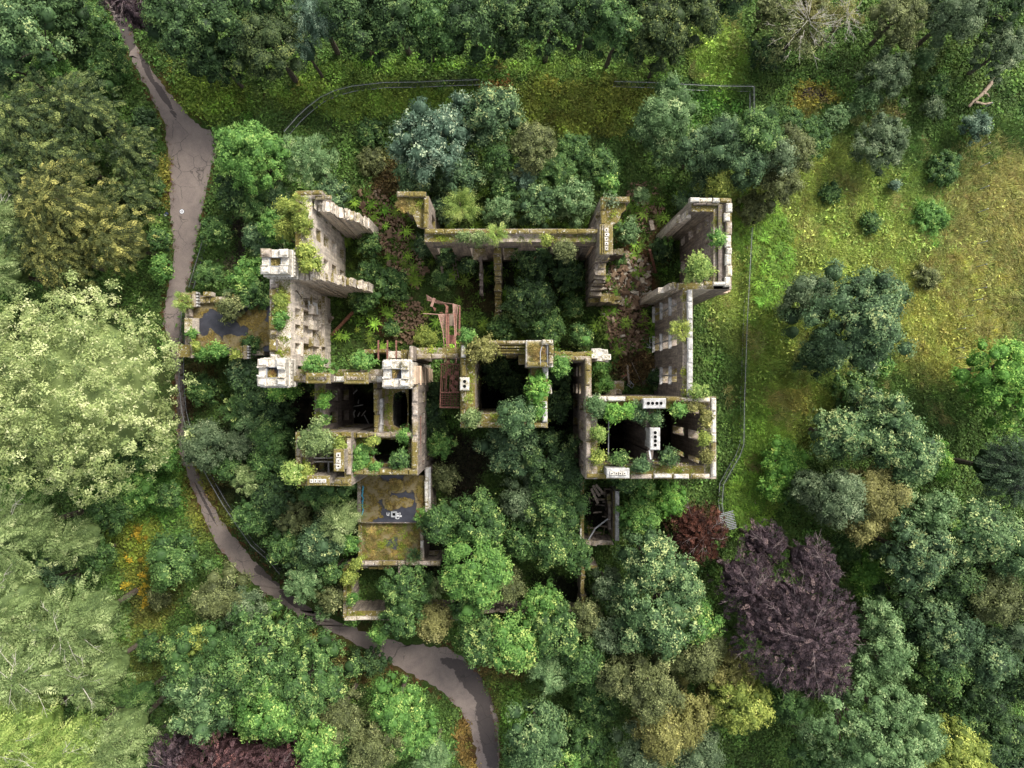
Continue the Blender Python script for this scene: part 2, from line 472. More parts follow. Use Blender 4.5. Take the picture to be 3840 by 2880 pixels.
def sprays(p0, d, L, wid, K, droop=.25, lw=.26, flat=.6):
    """feathered shoots: leaflets in two ranks along each axis"""
    Mn = len(p0)
    t = (np.arange(K) + .5) / K
    t = t[None, :] + rng.uniform(-.5, .5, (Mn, K)) / K
    dn = np.zeros((Mn, K, 3)); dn[..., 2] = -1
    ax = p0[:, None] + d[:, None] * (L[:, None] * t)[..., None] + dn * (droop * L[:, None] * t ** 2)[..., None]
    axd = unit(d[:, None] + dn * (2 * droop * t)[..., None])
    up = unit(np.array([0, 0, 1.0]) + rng.normal(size=(Mn, 1, 3)) * .25)
    side = unit(np.cross(axd, np.broadcast_to(up, axd.shape)))
    nrm = unit(np.cross(side, axd))
    prof = (np.minimum(1, (1 - t) * 1.6 + .12)) * np.minimum(1, t * 5 + .35)
    ll = wid[:, None] * prof
    out = []
    for sg in (-1, 1):
        ld = unit(side * sg + axd * .75 + rng.normal(size=ax.shape) * .15)
        out.append((ax + ld * (ll * .5)[..., None], unit(nrm * flat + rng.normal(size=ax.shape) * .25), ld, ll, ll * lw))
    C = np.concatenate([o[0].reshape(-1, 3) for o in out]); n = np.concatenate([o[1].reshape(-1, 3) for o in out])
    dd = np.concatenate([o[2].reshape(-1, 3) for o in out]); LL = np.concatenate([o[3].ravel() for o in out]); ww = np.concatenate([o[4].ravel() for o in out])
    sid = np.tile(np.repeat(np.arange(Mn), K), 2)
    tt = np.tile(t.ravel(), 2)
    return C, n, dd, LL, np.maximum(ww, .035), sid, tt

def g_spray(rx, ry, rz, L0=1.6, wid=.34, K=11, dens=60, layers=1, droop=.25, bias=None, lw=.26, contrast=.3, star=False, out=1.0, flat=.6, loose=0):
    """crown made of feathered shoots pointing outward over an uneven mound"""
    area = math.pi * rx * ry
    Mn = max(16, int(area * dens / (2 * K)))
    if star:
        Mn = max(16, int(Mn))
        a = rng.uniform(0, 6.283, Mn); e = rng.uniform(-.1, 1.2, Mn)
        d = np.stack([np.cos(a) * np.cos(e), np.sin(a) * np.cos(e), np.sin(e)], 1)
        rad = rng.uniform(.0, .55, Mn)
        p0 = d * rad[:, None] * np.array([rx, ry, rz])
        d = unit(d + rng.normal(size=d.shape) * .15)
        L = (1 - rad) * rng.uniform(.6, 1.15, Mn) * (rx + ry) / 2
        L = np.maximum(L, .3)
    else:
        nb = max(7, int(area / 5))
        ba = np.arange(nb) * 2.39996 + rng.uniform(-.3, .3, nb); br = rng.uniform(.75, 1.08, nb)
        q = rng.random(Mn) ** .5 * .93
        bi = rng.integers(0, nb, Mn)
        th = np.where(rng.random(Mn) < (.3 if loose else .72), ba[bi] + rng.normal(0, .16, Mn), rng.uniform(0, 6.283, Mn))
        rr = q * br[bi]
        zz = np.sqrt(np.maximum(.02, 1 - np.minimum(1, rr) ** 2)) * rng.uniform(.72, 1.03, Mn) - rng.random(Mn) ** 2 * .28
        p0 = np.stack([rr * np.cos(th) * rx, rr * np.sin(th) * ry, zz * rz], 1)
        d = np.stack([np.cos(th), np.sin(th), np.full(Mn, .12)], 1) * out + rng.normal(size=(Mn, 3)) * (.6 if loose else .35)
        if bias is not None: d = d + np.array(bias)
        d = unit(d)
        L = L0 * rng.uniform(.55, 1.2, Mn)
        p0 = p0 - d * (L * .6)[:, None]
    C, n, dd, LL, ww, sid, tt = sprays(p0, d, L, wid * rng.uniform(.7, 1.25, Mn), K, droop, lw, flat)
    fl = rng.random(Mn) < .15; C = C.copy(); C[fl[sid]] *= .7
    st = rng.normal(.45, contrast * .55, Mn)
    tone = st[sid] + rng.normal(0, .06, len(C)) + (tt - .5) * .10
    return C, n, dd, LL, ww, tone, p0, (None if star else dome_core(rx, ry, rz, .48, 2.2))

def species(sp, rx, ry, rz):
    s = min(1, max(.55, (rx + ry) / 2 / 3.5))
    if sp == 'syc':   return g_broad(rx, ry, rz, .25, 118, 1.3 * s, .0, contrast=.34, smooth=.8)
    if sp == 'syct':  return g_broad(rx, ry, rz, .25, 118, 1.2 * s, .13, contrast=.34, smooth=.8)
    if sp == 'lime':  return g_broad(rx, ry, rz, .235, 125, 1.1 * s, .04, contrast=.38, smooth=.8)
    if sp == 'linden':return g_broad(rx, ry, rz, .23, 170, .75, .0, contrast=.5, smooth=1.9)
    if sp == 'dome':  return g_broad(rx, ry, rz, .21, 150, .95, .0, contrast=.26, smooth=1.4)
    if sp == 'leafy': return g_broad(rx, ry, rz, .215, 140, .9 * s, .02, contrast=.36, smooth=.6)
    if sp == 'bush':  return g_broad(rx, ry, rz, .19, 160, .72 * s + .1, .03, contrast=.38, smooth=.6)
    if sp == 'fine':  return g_broad(rx, ry, rz, .19, 165, 1.15 * s, .0, soft=.4, contrast=.28, smooth=.7)
    if sp == 'finet': return g_broad(rx, ry, rz, .17, 210, .75 * s, .0, soft=.3, contrast=.34, smooth=.7)
    if sp == 'yew':   return g_spray(rx, ry, rz, 1.3, .30, 10, 150, droop=.30, lw=.5, contrast=.6, bias=(.25, -.1, 0))
    if sp == 'fir':   return g_spray(rx, ry, rz, 2.0, .38, 14, 140, droop=.22, lw=.26, contrast=.42)
    if sp == 'larch': return g_spray(rx, ry, rz, 2.4, .44, 16, 140, droop=.18, lw=.25, contrast=.42, bias=(.35, .25, 0))
    if sp == 'layer': return g_spray(rx, ry, rz, 1.9, .36, 12, 170, droop=.12, lw=.42, contrast=.45, bias=(-.5, .1, 0))
    if sp == 'silver':return g_spray(rx, ry, rz, 1.0, .34, 8, 170, droop=.2, lw=.36, contrast=.42)
    if sp == 'beech': return g_spray(rx, ry, rz, 1.2, .25, 11, 230, droop=.12, lw=.65, contrast=.5, loose=1)
    if sp == 'star':  return g_spray(rx, ry, rz, 1.0, .30, 11, 200, star=True, droop=.2, lw=.3, contrast=.35)
    if sp == 'bare':  return g_broad(rx, ry, rz, .18, 70, 1.0, .0, soft=.8, contrast=.4, open_=.8)
    raise KeyError(sp)

def trunk_mesh(rx, ry, rz, zc, lc, twigs=0):
    """one tapered trunk that forks into limbs (origin at the base)"""
    mb = MB()
    r0 = max(.035, min(.32, .03 * (rx + ry) + .008 * zc))
    bx, by = random.uniform(-.04, .04) * zc, random.uniform(-.04, .04) * zc
    fork = max(.25 * zc, zc - rz * .55)
    mb.tube([(0, 0, -.3), (bx * .3, by * .3, fork * .5), (bx, by, fork), (bx * .5, by * .5, zc + rz * .45)],
            [r0 * 1.25, r0, r0 * .8, r0 * .25], 7)
    n = min(len(lc), 7 + twigs)
    for q in lc[rng.choice(len(lc), n, replace=False)]:
        x, y, z = q; z = z + zc
        zs = fork + random.uniform(-.1, .35) * rz
        m = (x * .5 + bx * .5, y * .5 + by * .5, (zs + z) / 2 + .08 * rz)
        mb.tube([(bx * .8, by * .8, zs), m, (x * .92, y * .92, z * .97)], [r0 * .42, r0 * .24, r0 * .07], 5, False)
    return mb.mesh('trunk')
def twig_mesh(rx, ry, rz, zc, n):
    """bare pale twigs that stand clear of the leaves"""
    mb = MB()
    for i in range(n):
        a = random.uniform(0, 6.283); q = random.uniform(.25, .9)
        x, y = math.cos(a) * rx * q, math.sin(a) * ry * q
        z = zc + rz * math.sqrt(max(.05, 1 - q * q)) * random.uniform(.88, 1.0)
        L = random.uniform(.8, 2.0) * min(1, rx / 3); a2 = a + random.uniform(-.6, .6)
        p = [(x - math.cos(a) * L * .8, y - math.sin(a) * L * .8, z - .15), (x, y, z + .12),
             (x + math.cos(a2) * L * .7, y + math.sin(a2) * L * .7, z + .02 * L)]
        mb.tube(p, [.03, .022, .008], 4, False)
        for j in range(3):
            b = a2 + random.choice((-1, 1)) * random.uniform(.4, 1.0)
            l2 = L * random.uniform(.3, .6)
            mb.tube([p[1], (x + math.cos(b) * l2, y + math.sin(b) * l2, z + random.uniform(0, .25))], [.016, .006], 3, False)
    return mb.mesh('bare_twig')

PAL = dict(
 blue=('#263c22','#4a6a40','#7a985e','#b2bc70'), bluel=('#2d4829','#52743f','#86a462','#bcc878'),
 green=('#2a4420','#476e2d','#789a48','#a9bb5c'), dgreen=('#1f341b','#3a582a','#608040','#8ca050'),
 bright=('#38621f','#5b8c30','#8fb84c','#bccc5c'), vivid=('#3f7018','#62992a','#92c03e','#bcd250'),
 linden=('#5c7038','#8fa052','#bac47c','#d4d498'), olive=('#3c4424','#66703a','#949c5c','#bab874'),
 olivey=('#504e20','#7e7e36','#aca858','#c8be62'), ygreen=('#586c1c','#8a9a2f','#b8c248','#d0d45c'),
 willow=('#304426','#5a7048','#87996c','#abb688'), khaki=('#5a5a2c','#8c8a44','#b2ac64','#c4bc7a'),
 yew=('#22341a','#42562a','#6c7c3a','#929c4a'), yewy=('#303c18','#565e26','#8a8c3c','#b0aa4c'),
 larch=('#445a2c','#738a46','#a2b46c','#c4ce88'), larchb=('#4e6c24','#829e3a','#b0c058','#ccd47a'),
 purple=('#241b20','#403238','#634f54','#7a6460'), purpler=('#2a1a1c','#4a3234','#6c4c4e','#8a5a54'),
 rust=('#25130d','#48251a','#6c3d2c','#84523c'), conif=('#142214','#253c22','#435e3a','#627c50'),
 silv=('#2e4632','#547258','#86a084','#b2c296'), silvg=('#355426','#5e8048','#90ae6c','#bccc84'),
 autumn=('#4a431c','#7a6a2a','#a88e3a','#c8a840'))
DESC = dict(syc='broadleaf_tree', syct='broadleaf_tree', lime='broadleaf_tree', linden='linden_tree', dome='broadleaf_tree', leafy='broadleaf_tree',
 bush='bush', fine='willow_tree', finet='willow_bush', yew='yew_tree', fir='fir_tree', larch='larch_tree', layer='cedar_tree', silver='silver_leaved_tree', beech='copper_beech',
 star='sapling', bare='hawthorn_tree')
NTRI = [0]
def tree(x, y, r, zt, sp, pal, label, rat=1.0, zb=None, zr=None, group=None, ang=0.0, cat=None):
    zb_ = 0.0 if zb is None else zb
    if zr is None: zr = 1.05 if zt >= 11 else .85
    r_g = r * DS / PPM
    rz = min(max(r_g * zr, (zt - zb_) * .38 if zb is None else 0), (zt - zb_) * .62)
    zc = zt - rz * .9
    k = (H - zc) / H
    rx = r_g * k; ry = rx * rat
    wx, wy = WD(x, y, zc)
    if zb is None: zb_ = ground_h(wx, wy)
    C, n, d, L, w, tone, lc, core = species(sp, rx, ry, rz)
    if ang:
        c_, s_ = math.cos(ang), math.sin(ang)
        Rm = np.array([[c_, s_, 0], [-s_, c_, 0], [0, 0, 1]])
        core = (core[0] @ Rm, core[1], core[2]) if core else None; C, n, d, lc = C @ Rm, n @ Rm, d @ Rm, lc @ Rm
    nm = DESC[sp]
    small = rx < 2.3
    if small and sp not in ('star', 'larch'): nm = 'bush' if zb is None else 'sapling'
    if small and sp == 'larch': nm = 'sapling'
    t = empty(nm, (wx, wy, zb_), label=label, cat=cat or ('bush' if nm in ('bush', 'willow_bush') else 'sapling' if nm == 'sapling' else 'tree'), group=group)
    hh = zc - zb_
    C = C + np.array([0, 0, hh])
    if zb is not None: C[:, 2] = np.maximum(C[:, 2], .05)
    else: C[:, 2] = np.maximum(C[:, 2], .12)
    if core:
        cv = core[0] + np.array([0, 0, hh]); cv[:, 2] = np.maximum(cv[:, 2], .04); core = (cv, core[1], core[2]); NTRI[0] += len(core[1])
    me = leaf_mesh('crown', C, n, d, L, w, tone, core)
    NTRI[0] += len(C)
    link('crown', me, leaf_mat(PAL[pal]), t)
    tw = 0
    link('trunk', trunk_mesh(rx, ry, rz, hh, lc, tw), M['bark'], t)
    ntw = {'beech': int(rx * 2.2), 'larch': int(rx * 2.0), 'bare': int(rx * 12)}.get(sp, 0)
    if ntw and rx > 1.2:
        link('bare_twig', twig_mesh(rx, ry, rz, hh, ntw), M['palebark'] if sp != 'beech' else M['twig'], t, kind='stuff')
    return t

# ------------------------------------------------------------------ ground
def poly_D(pts, z=0.0): return np.array([WD(a, b, z) for a, b in pts])
ROAD_L = [(222,-30),(240,30),(262,80),(285,130),(305,165),(325,205),(345,245),(358,285),(364,340),(371,400),(365,452),(372,500),(377,540),(370,600),(356,640),(354,700),(372,760),(384,850),(378,920),(394,1000),(414,1050),(432,1095),(452,1145),(475,1190),(520,1235),(566,1272),(600,1300),(640,1325),(680,1345),(740,1375),(830,1424),(900,1462),(960,1495),(1000,1540),(1024,1600),(1030,1660),(1034,1720)]
ROAD_R = [(262,-30),(275,30),(288,80),(310,125),(332,155),(352,185),(385,225),(425,268),(472,297),(465,345),(452,380),(440,440),(432,490),(422,540),(410,585),(400,640),(396,700),(398,780),(400,850),(398,920),(420,1000),(440,1050),(462,1098),(492,1145),(525,1185),(560,1222),(596,1256),(630,1285),(668,1312),(715,1338),(790,1366),(880,1392),(975,1402),(1035,1450),(1066,1520),(1078,1580),(1080,1660),(1082,1720)]
def even(P, n=56):
    q = np.concatenate([[0], np.cumsum(np.hypot(*np.diff(P, axis=0).T))]); t = np.linspace(0, q[-1], n)
    return np.column_stack([np.interp(t, q, P[:, 0]), np.interp(t, q, P[:, 1])])
RL = even(poly_D(ROAD_L)); RR = even(poly_D(ROAD_R)); RC = (RL + RR) / 2; RWD = np.linalg.norm(RL - RR, axis=1) / 2
def road_dist(x, y):
    """distance outside the road edge (negative on the road)"""
    x = np.asarray(x, float); y = np.asarray(y, float)
    best = np.full(x.shape, 1e9)
    for i in range(len(RC) - 1):
        a, b = RC[i], RC[i + 1]; ab = b - a
        t = np.clip(((x - a[0]) * ab[0] + (y - a[1]) * ab[1]) / (ab @ ab), 0, 1)
        dd = np.hypot(x - a[0] - ab[0] * t, y - a[1] - ab[1] * t) - (RWD[i] * (1 - t) + RWD[i + 1] * t)
        best = np.minimum(best, dd)
    return best
def sstep(a, b, v):
    t = np.clip((v - a) / (b - a), 0, 1); return t * t * (3 - 2 * t)
MOUNDS = [(12.6, 8.5, 3.0, 5.5, 1.9), (-13.5, 12, 2.6, 6.5, 1.3), (13.5, 3.0, 3.4, 3.6, 1.1), (-9.5, 4.5, 5, 3.5, .7), (13, 16.5, 3, 3, .9)]
def ground_harr(x, y):
    z = .28 * fbm(x, y, .22)
    z = z * sstep(.4, 5, road_dist(x, y))
    for (a, b, ra, rb, h) in MOUNDS:
        z = z + h * np.exp(-((x - a) / ra) ** 2 - ((y - b) / rb) ** 2)
    return z
def ground_h(x, y): return float(ground_harr(np.array([x]), np.array([y]))[0])

# region colours, near-black ones painting in the shade of deep rooms, (Dx, Dy, rx, ry, sRGB colour, strength)
REG = [
 (1750,560,260,260,'#84914a',.9),(2140,500,110,150,'#88884c',.7),(2050,690,150,150,'#8a8c48',.85),(2180,430,60,100,'#84824a',.7),(1650,700,60,300,'#667a34',.8),
 (1540,110,60,100,'#7b8f46',.9),(1760,212,60,32,'#7c7430',.85),(1770,207,24,12,'#3a3038',1),(1900,240,50,20,'#6a623a',.6),(1720,900,90,90,'#6c7a36',.85),(1700,870,60,30,'#7c7440',.6),
 (1640,960,60,90,'#5f7d30',.8),(2100,100,200,90,'#4b5f2c',.6),(1950,420,90,60,'#6f8340',.7),(2010,470,40,50,'#6d9a4a',.8),
 (800,215,240,45,'#6b8034',.85),(1250,235,220,70,'#6c7430',.85),(450,210,110,50,'#5c7028',.75),(1060,176,45,10,'#6e4a26',.8),(1520,230,90,40,'#3f6428',.8),(540,250,14,40,'#4c6a28',.9),
 (700,150,300,22,'#5c7430',.8),(1000,140,300,20,'#5c7a30',.85),(1300,152,260,22,'#66803a',.85),(1560,150,60,60,'#6c8638',.9),(850,430,70,110,'#4f3d26',.85),(850,560,60,80,'#4c3b25',.85),(860,690,70,50,'#55432c',.8),(830,700,20,30,'#7a6246',.9),
 (1370,600,60,90,'#664630',.95),(1360,700,60,60,'#5c4830',.9),(1370,790,60,50,'#4a3a26',.95),(1390,480,60,60,'#5c4a30',.85),(1050,640,80,50,'#403320',.8),
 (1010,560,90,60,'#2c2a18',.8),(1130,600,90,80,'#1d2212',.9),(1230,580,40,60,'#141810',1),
 (300,1050,120,120,'#41682a',.8),(290,1160,60,80,'#66702a',.8),(330,1280,70,70,'#4a4a20',.8),(310,1210,30,50,'#68702a',.6),(320,1400,50,90,'#56602a',.7),
 (230,110,60,120,'#37562a',.7),(360,300,12,200,'#75702f',.7),(450,1050,60,120,'#5f5f28',.8),(470,1020,25,70,'#6f5f28',.7),
 (1090,1480,40,110,'#55602c',.8),(1110,1560,50,100,'#4b6a2c',.8),(900,1440,240,26,'#5c3c26',.6),(1005,1600,26,80,'#6a4c2a',.7),(700,1370,110,16,'#5c4a26',.6),
 (430,830,50,60,'#4a3f24',.8),(400,870,30,50,'#42351f',.8),(1640,1120,80,50,'#4f6a2c',.8),(1500,1130,70,50,'#3c2418',.8),(1420,1030,90,40,'#2c3a1c',.8),
 (760,880,50,60,'#100e0c',1),(650,880,50,60,'#0e0d0b',1),(840,880,60,70,'#12110d',1),(1060,840,70,70,'#0e110b',1),(1210,850,50,110,'#10130c',1),(1340,940,60,60,'#0e0d0b',1),(1430,930,50,50,'#14110e',1),  # room and court floors blackened to paint in their deep shade
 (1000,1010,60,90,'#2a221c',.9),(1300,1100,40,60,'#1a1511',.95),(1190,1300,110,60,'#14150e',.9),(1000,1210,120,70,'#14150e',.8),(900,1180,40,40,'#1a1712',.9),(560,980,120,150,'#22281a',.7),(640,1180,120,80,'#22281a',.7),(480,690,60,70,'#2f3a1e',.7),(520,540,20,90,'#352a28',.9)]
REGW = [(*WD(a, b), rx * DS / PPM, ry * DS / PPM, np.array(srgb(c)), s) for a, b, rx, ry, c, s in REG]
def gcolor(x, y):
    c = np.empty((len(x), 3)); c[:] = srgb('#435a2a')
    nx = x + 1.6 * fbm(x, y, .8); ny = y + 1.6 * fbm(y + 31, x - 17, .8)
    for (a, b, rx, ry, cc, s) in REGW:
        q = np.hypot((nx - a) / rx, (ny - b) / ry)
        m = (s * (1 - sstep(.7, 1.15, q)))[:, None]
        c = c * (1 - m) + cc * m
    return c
ax_ = np.concatenate([[-3000, -1200, -500, -250, -150, -110, -90], np.linspace(-74, 74, 300), [90, 110, 150, 250, 500, 1200, 3000]])
ay_ = np.concatenate([[-3000, -1200, -500, -250, -150, -110, -80], np.linspace(-58, 58, 236), [80, 110, 150, 250, 500, 1200, 3000]])
GX, GY = np.meshgrid(ax_, ay_)
gx, gy = GX.ravel(), GY.ravel()
gz = ground_harr(gx, gy)
far = np.maximum(np.abs(gx) / 150, np.abs(gy) / 150) > 1
gz[far] = 0
me = bpy.data.meshes.new('ground')
nx_, ny_ = len(ax_), len(ay_)
idx = np.arange(nx_ * ny_).reshape(ny_, nx_)
q = np.stack([idx[:-1, :-1], idx[:-1, 1:], idx[1:, 1:], idx[1:, :-1]], -1).reshape(-1, 4)
me.vertices.add(len(gx)); me.vertices.foreach_set('co', np.stack([gx, gy, gz], 1).astype(np.float32).ravel())
me.loops.add(q.size); me.loops.foreach_set('vertex_index', q.astype(np.int32).ravel())
me.polygons.add(len(q)); me.polygons.foreach_set('loop_start', np.arange(0, q.size, 4, dtype=np.int32))
at = me.attributes.new('gcol', 'FLOAT_COLOR', 'POINT')
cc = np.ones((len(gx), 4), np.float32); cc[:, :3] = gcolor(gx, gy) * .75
at.data.foreach_set('color', cc.ravel())
me.update(calc_edges=True)
me.polygons.foreach_set('use_smooth', np.ones(len(q), bool))
link('ground', me, M['ground'], kind='structure')

def resample(P, n):
    s = np.concatenate([[0], np.cumsum(np.linalg.norm(np.diff(P, axis=0), axis=1))])
    return s
def catmull(P, per=8):
    out = []
    for i in range(len(P) - 1):
        p0, p1, p2, p3 = P[max(i-1, 0)], P[i], P[i+1], P[min(i+2, len(P)-1)]
        for t in np.arange(per) / per:
            out.append(.5 * ((2*p1) + (-p0+p2)*t + (2*p0-5*p1+4*p2-p3)*t*t + (-p0+3*p1-3*p2+p3)*t**3))
    out.append(P[-1]); return np.array(out)
A_, B_ = catmull(RL, 5), catmull(RR, 5)
A_ += rng.normal(size=A_.shape) * .12; B_ += rng.normal(size=B_.shape) * .12
nc = 11
V = []; dampv = []
for i in range(len(A_)):
    for j in range(nc):
        p = A_[i] * (1 - j / (nc - 1)) + B_[i] * (j / (nc - 1))
        V.append((p[0], p[1], .03))
F = []
for i in range(len(A_) - 1):
    for j in range(nc - 1):
        a = i * nc + j; F.append((a, a + 1, a + nc + 1, a + nc))
me = bpy.data.meshes.new('road'); me.from_pydata(V, [], F)
Va = np.array(V)
damp = np.zeros(len(Va))
for (dx, dy, rx, ry, ang) in [(318,150,42,8,1.15),(352,205,40,9,1.0),(375,245,20,6,1.1),(272,60,60,20,1.3),(1030,1480,75,26,.75),(1052,1575,110,22,1.4),(590,1250,34,9,.5),(565,1232,20,12,.3),(640,1300,50,14,.6),(1000,1440,60,16,.3),
                              (385,900,40,7,1.5),(445,1090,60,4,1.1),(424,1000,30,5,1.3)]:
    cx, cy_ = WD(dx, dy); c_, s_ = math.cos(-ang), math.sin(-ang)
    ux = (Va[:, 0] - cx) * c_ + (Va[:, 1] - cy_) * s_; uy = -(Va[:, 0] - cx) * s_ + (Va[:, 1] - cy_) * c_
    qd = np.hypot(ux / (rx * DS / PPM), uy / (ry * DS / PPM))
    damp = np.maximum(damp, .62 * (1 - sstep(.6, 1.5, qd)))
at = me.attributes.new('damp', 'FLOAT', 'POINT'); at.data.foreach_set('value', damp.astype(np.float32))
me.update()
link('road', me, M['asphalt'], kind='structure')

def sheet_path(name, pts, widths, color1, color2, z=.04):
    P = catmull(poly_D(pts), 6); n = len(P)
    wd = np.interp(np.linspace(0, 1, n), np.linspace(0, 1, len(widths)), widths)
    V = []; F = []
    for i in range(n):
        d = P[min(i+1, n-1)] - P[max(i-1, 0)]; d = d / np.linalg.norm(d); s = np.array([-d[1], d[0]])
        for j, sg in enumerate((-1, -.5, 0, .5, 1)):
            p = P[i] + s * sg * wd[i] * random.uniform(.75, 1.15)
            V.append((p[0], p[1], ground_h(*p) + (z if abs(sg) < .9 else -.02)))
    for i in range(n - 1):
        for j in range(4):
            a = i * 5 + j; F.append((a, a+1, a+6, a+5))
    me = bpy.data.meshes.new(name); me.from_pydata(V, [], F); me.update()
    k = 'path_' + str(color1)
    if k not in M: M[k] = simple('trodden_earth', srgb(color1), srgb(color2), 2.5, .95, .1, .5, 0, .04)
    return link(name, me, M[k], kind='structure')
sheet_path('footpath', [(690,335),(735,316),(770,292),(810,278),(852,272),(900,272)], [.35,.45,.6,.5,.4,.2], '#3b3028', '#6a5748')
sheet_path('footpath', [(765,335),(772,365),(778,400),(782,430)], [.3,.45,.4,.3], '#3b3028', '#6a5748')
sheet_path('footpath', [(1230,328),(1290,324),(1340,322),(1385,308),(1405,340),(1440,372),(1470,395),(1490,440)], [.2,.35,.5,.9,.6,.5,.45,.3], '#3b3028', '#6a5748')
sheet_path('footpath', [(560,300),(562,250),(572,215),(574,195)], [.2,.35,.3,.2], '#3b3a24', '#655a3c')
sheet_path('footpath', [(520,480),(524,520),(522,570),(520,640)], [.4,.6,.8,.5], '#2c2626', '#4c4240')
sheet_path('footpath', [(545,1290),(560,1320),(560,1350)], [.3,.35,.2], '#2c2620', '#4c3f34')
sheet_path('footpath', [(1000,930),(1005,970),(990,1010),(1000,1060)], [.4,1.3,1.4,.6], '#1e1a18', '#3c3632')
# ------------------------------------------------------------------ the ruin
def wrect(rect, z):
    x0, y1 = W(rect[0], rect[1], z); x1, y0 = W(rect[2], rect[3], z)
    return min(x0, x1), min(y0, y1), max(x0, x1), max(y0, y1)
def wall(parent, rect, zt, mat, z0=-.3, ops=(), prof=None, rag=0.0, seg=.8, name='wall', world=False, inset=0.0, axis=None):
    x0, y0, x1, y1 = rect if world else wrect(rect, zt)
    x0 += inset; y0 += inset; x1 -= inset; y1 -= inset
    ax = axis or ('x' if (x1 - x0) >= (y1 - y0) else 'y')
    s0, s1 = (x0, x1) if ax == 'x' else (y0, y1)
    br = {s0, s1}
    for (c, w, za, zb) in ops:
        for v in (c - w / 2, c + w / 2):
            if s0 < v < s1: br.add(v)
    if rag or prof:
        n = max(1, int((s1 - s0) / seg))
        for i in range(1, n): br.add(s0 + (s1 - s0) * i / n + random.uniform(-.42, .42) * seg)
    br = sorted(br); mb = MB()
    for a, b in zip(br[:-1], br[1:]):
        if b - a < .02: continue
        m = (a + b) / 2
        t = (prof(m) if prof else zt) - (random.uniform(0, rag) * random.choice((.3, 1, 1.8)) if rag else 0)
        if t <= z0 + .05: continue
        cuts = sorted([(za, zb) for (c, w, za, zb) in ops if c - w / 2 < m < c + w / 2 and za < t - .2])
        z = z0
        iv = []
        for za, zb in cuts:
            if za > z: iv.append((z, za))
            z = max(z, min(zb, t))
        if z < t: iv.append((z, t))
        for (lo, hi) in iv:
            j = random.uniform(-.05, .05) if rag else 0
            if ax == 'x': mb.box(a, y0 + j, lo, b, y1 + j, hi, jit=.11 if rag and hi == t else 0)
            else: mb.box(x0 + j, a, lo, x1 + j, b, hi, jit=.11 if rag and hi == t else 0)
        if rag and iv:      # loose crowning stones of a broken wall
            lo = t
            for kk in range(random.choice((0, 0, 1, 1))):
                h = random.uniform(.12, .3)
                if ax == 'x':
                    ya = random.uniform(y0, y1 - .3); mb.stone(a + .05, ya, lo - .03, b - .05, min(y1, ya + random.uniform(.3, .7)), lo + h, .05, .05)
                else:
                    xa = random.uniform(x0, x1 - .3); mb.stone(xa, a + .05, lo - .03, min(x1, xa + random.uniform(.3, .7)), b - .05, lo + h, .05, .05)
    return mb.build(name, mat, parent)

def coping(parent, rect, zt, mat, seg=1.3, h=.35, gap=.05, jit=.04, alt=0.0, skip=.0, crenel=0.0, name='coping_stone', round_=.12):
    x0, y0, x1, y1 = wrect(rect, zt)
    ax = 'x' if (x1 - x0) >= (y1 - y0) else 'y'
    s0, s1 = (x0, x1) if ax == 'x' else (y0, y1)
    n = max(1, round((s1 - s0) / seg)); k = 0
    cuts = [s0] + [s0 + (s1 - s0) * i / n + random.uniform(-.28, .28) * seg for i in range(1, n)] + [s1]
    for i in range(n):
        if skip and random.random() < skip: continue
        a, b = cuts[i] + gap / 2, cuts[i + 1] - gap / 2
        off = (alt if i % 2 else -alt) + random.uniform(-jit, jit)
        top = zt - (crenel if i % 2 else 0) + random.uniform(-jit, jit)
        mb = MB(); bot = zt - crenel - h
        if ax == 'x': mb.stone(a, y0 + off, bot, b, y1 + off, top, round_, .02)
        else: mb.stone(x0 + off, a, bot, x1 + off, b, top, round_, .02)
        mb.build(name, mat if mat is not M['white'] else random.choice((mat, mat, M['cream'], M['mossy'], M['stone'])), parent)

def grid_ops(s0, s1, n, w, floors, phase=0.0):
    L = (s1 - s0) / n
    return [(s0 + L * (i + .5) + phase, w, za, zb) for i in range(n) for (za, zb) in floors]
FL4 = [(.9, 3.0), (4.7, 6.9), (8.4, 10.4), (11.7, 13.4)]
FL3 = [(.9, 3.2), (5.0, 7.4), (9.0, 11.2)]

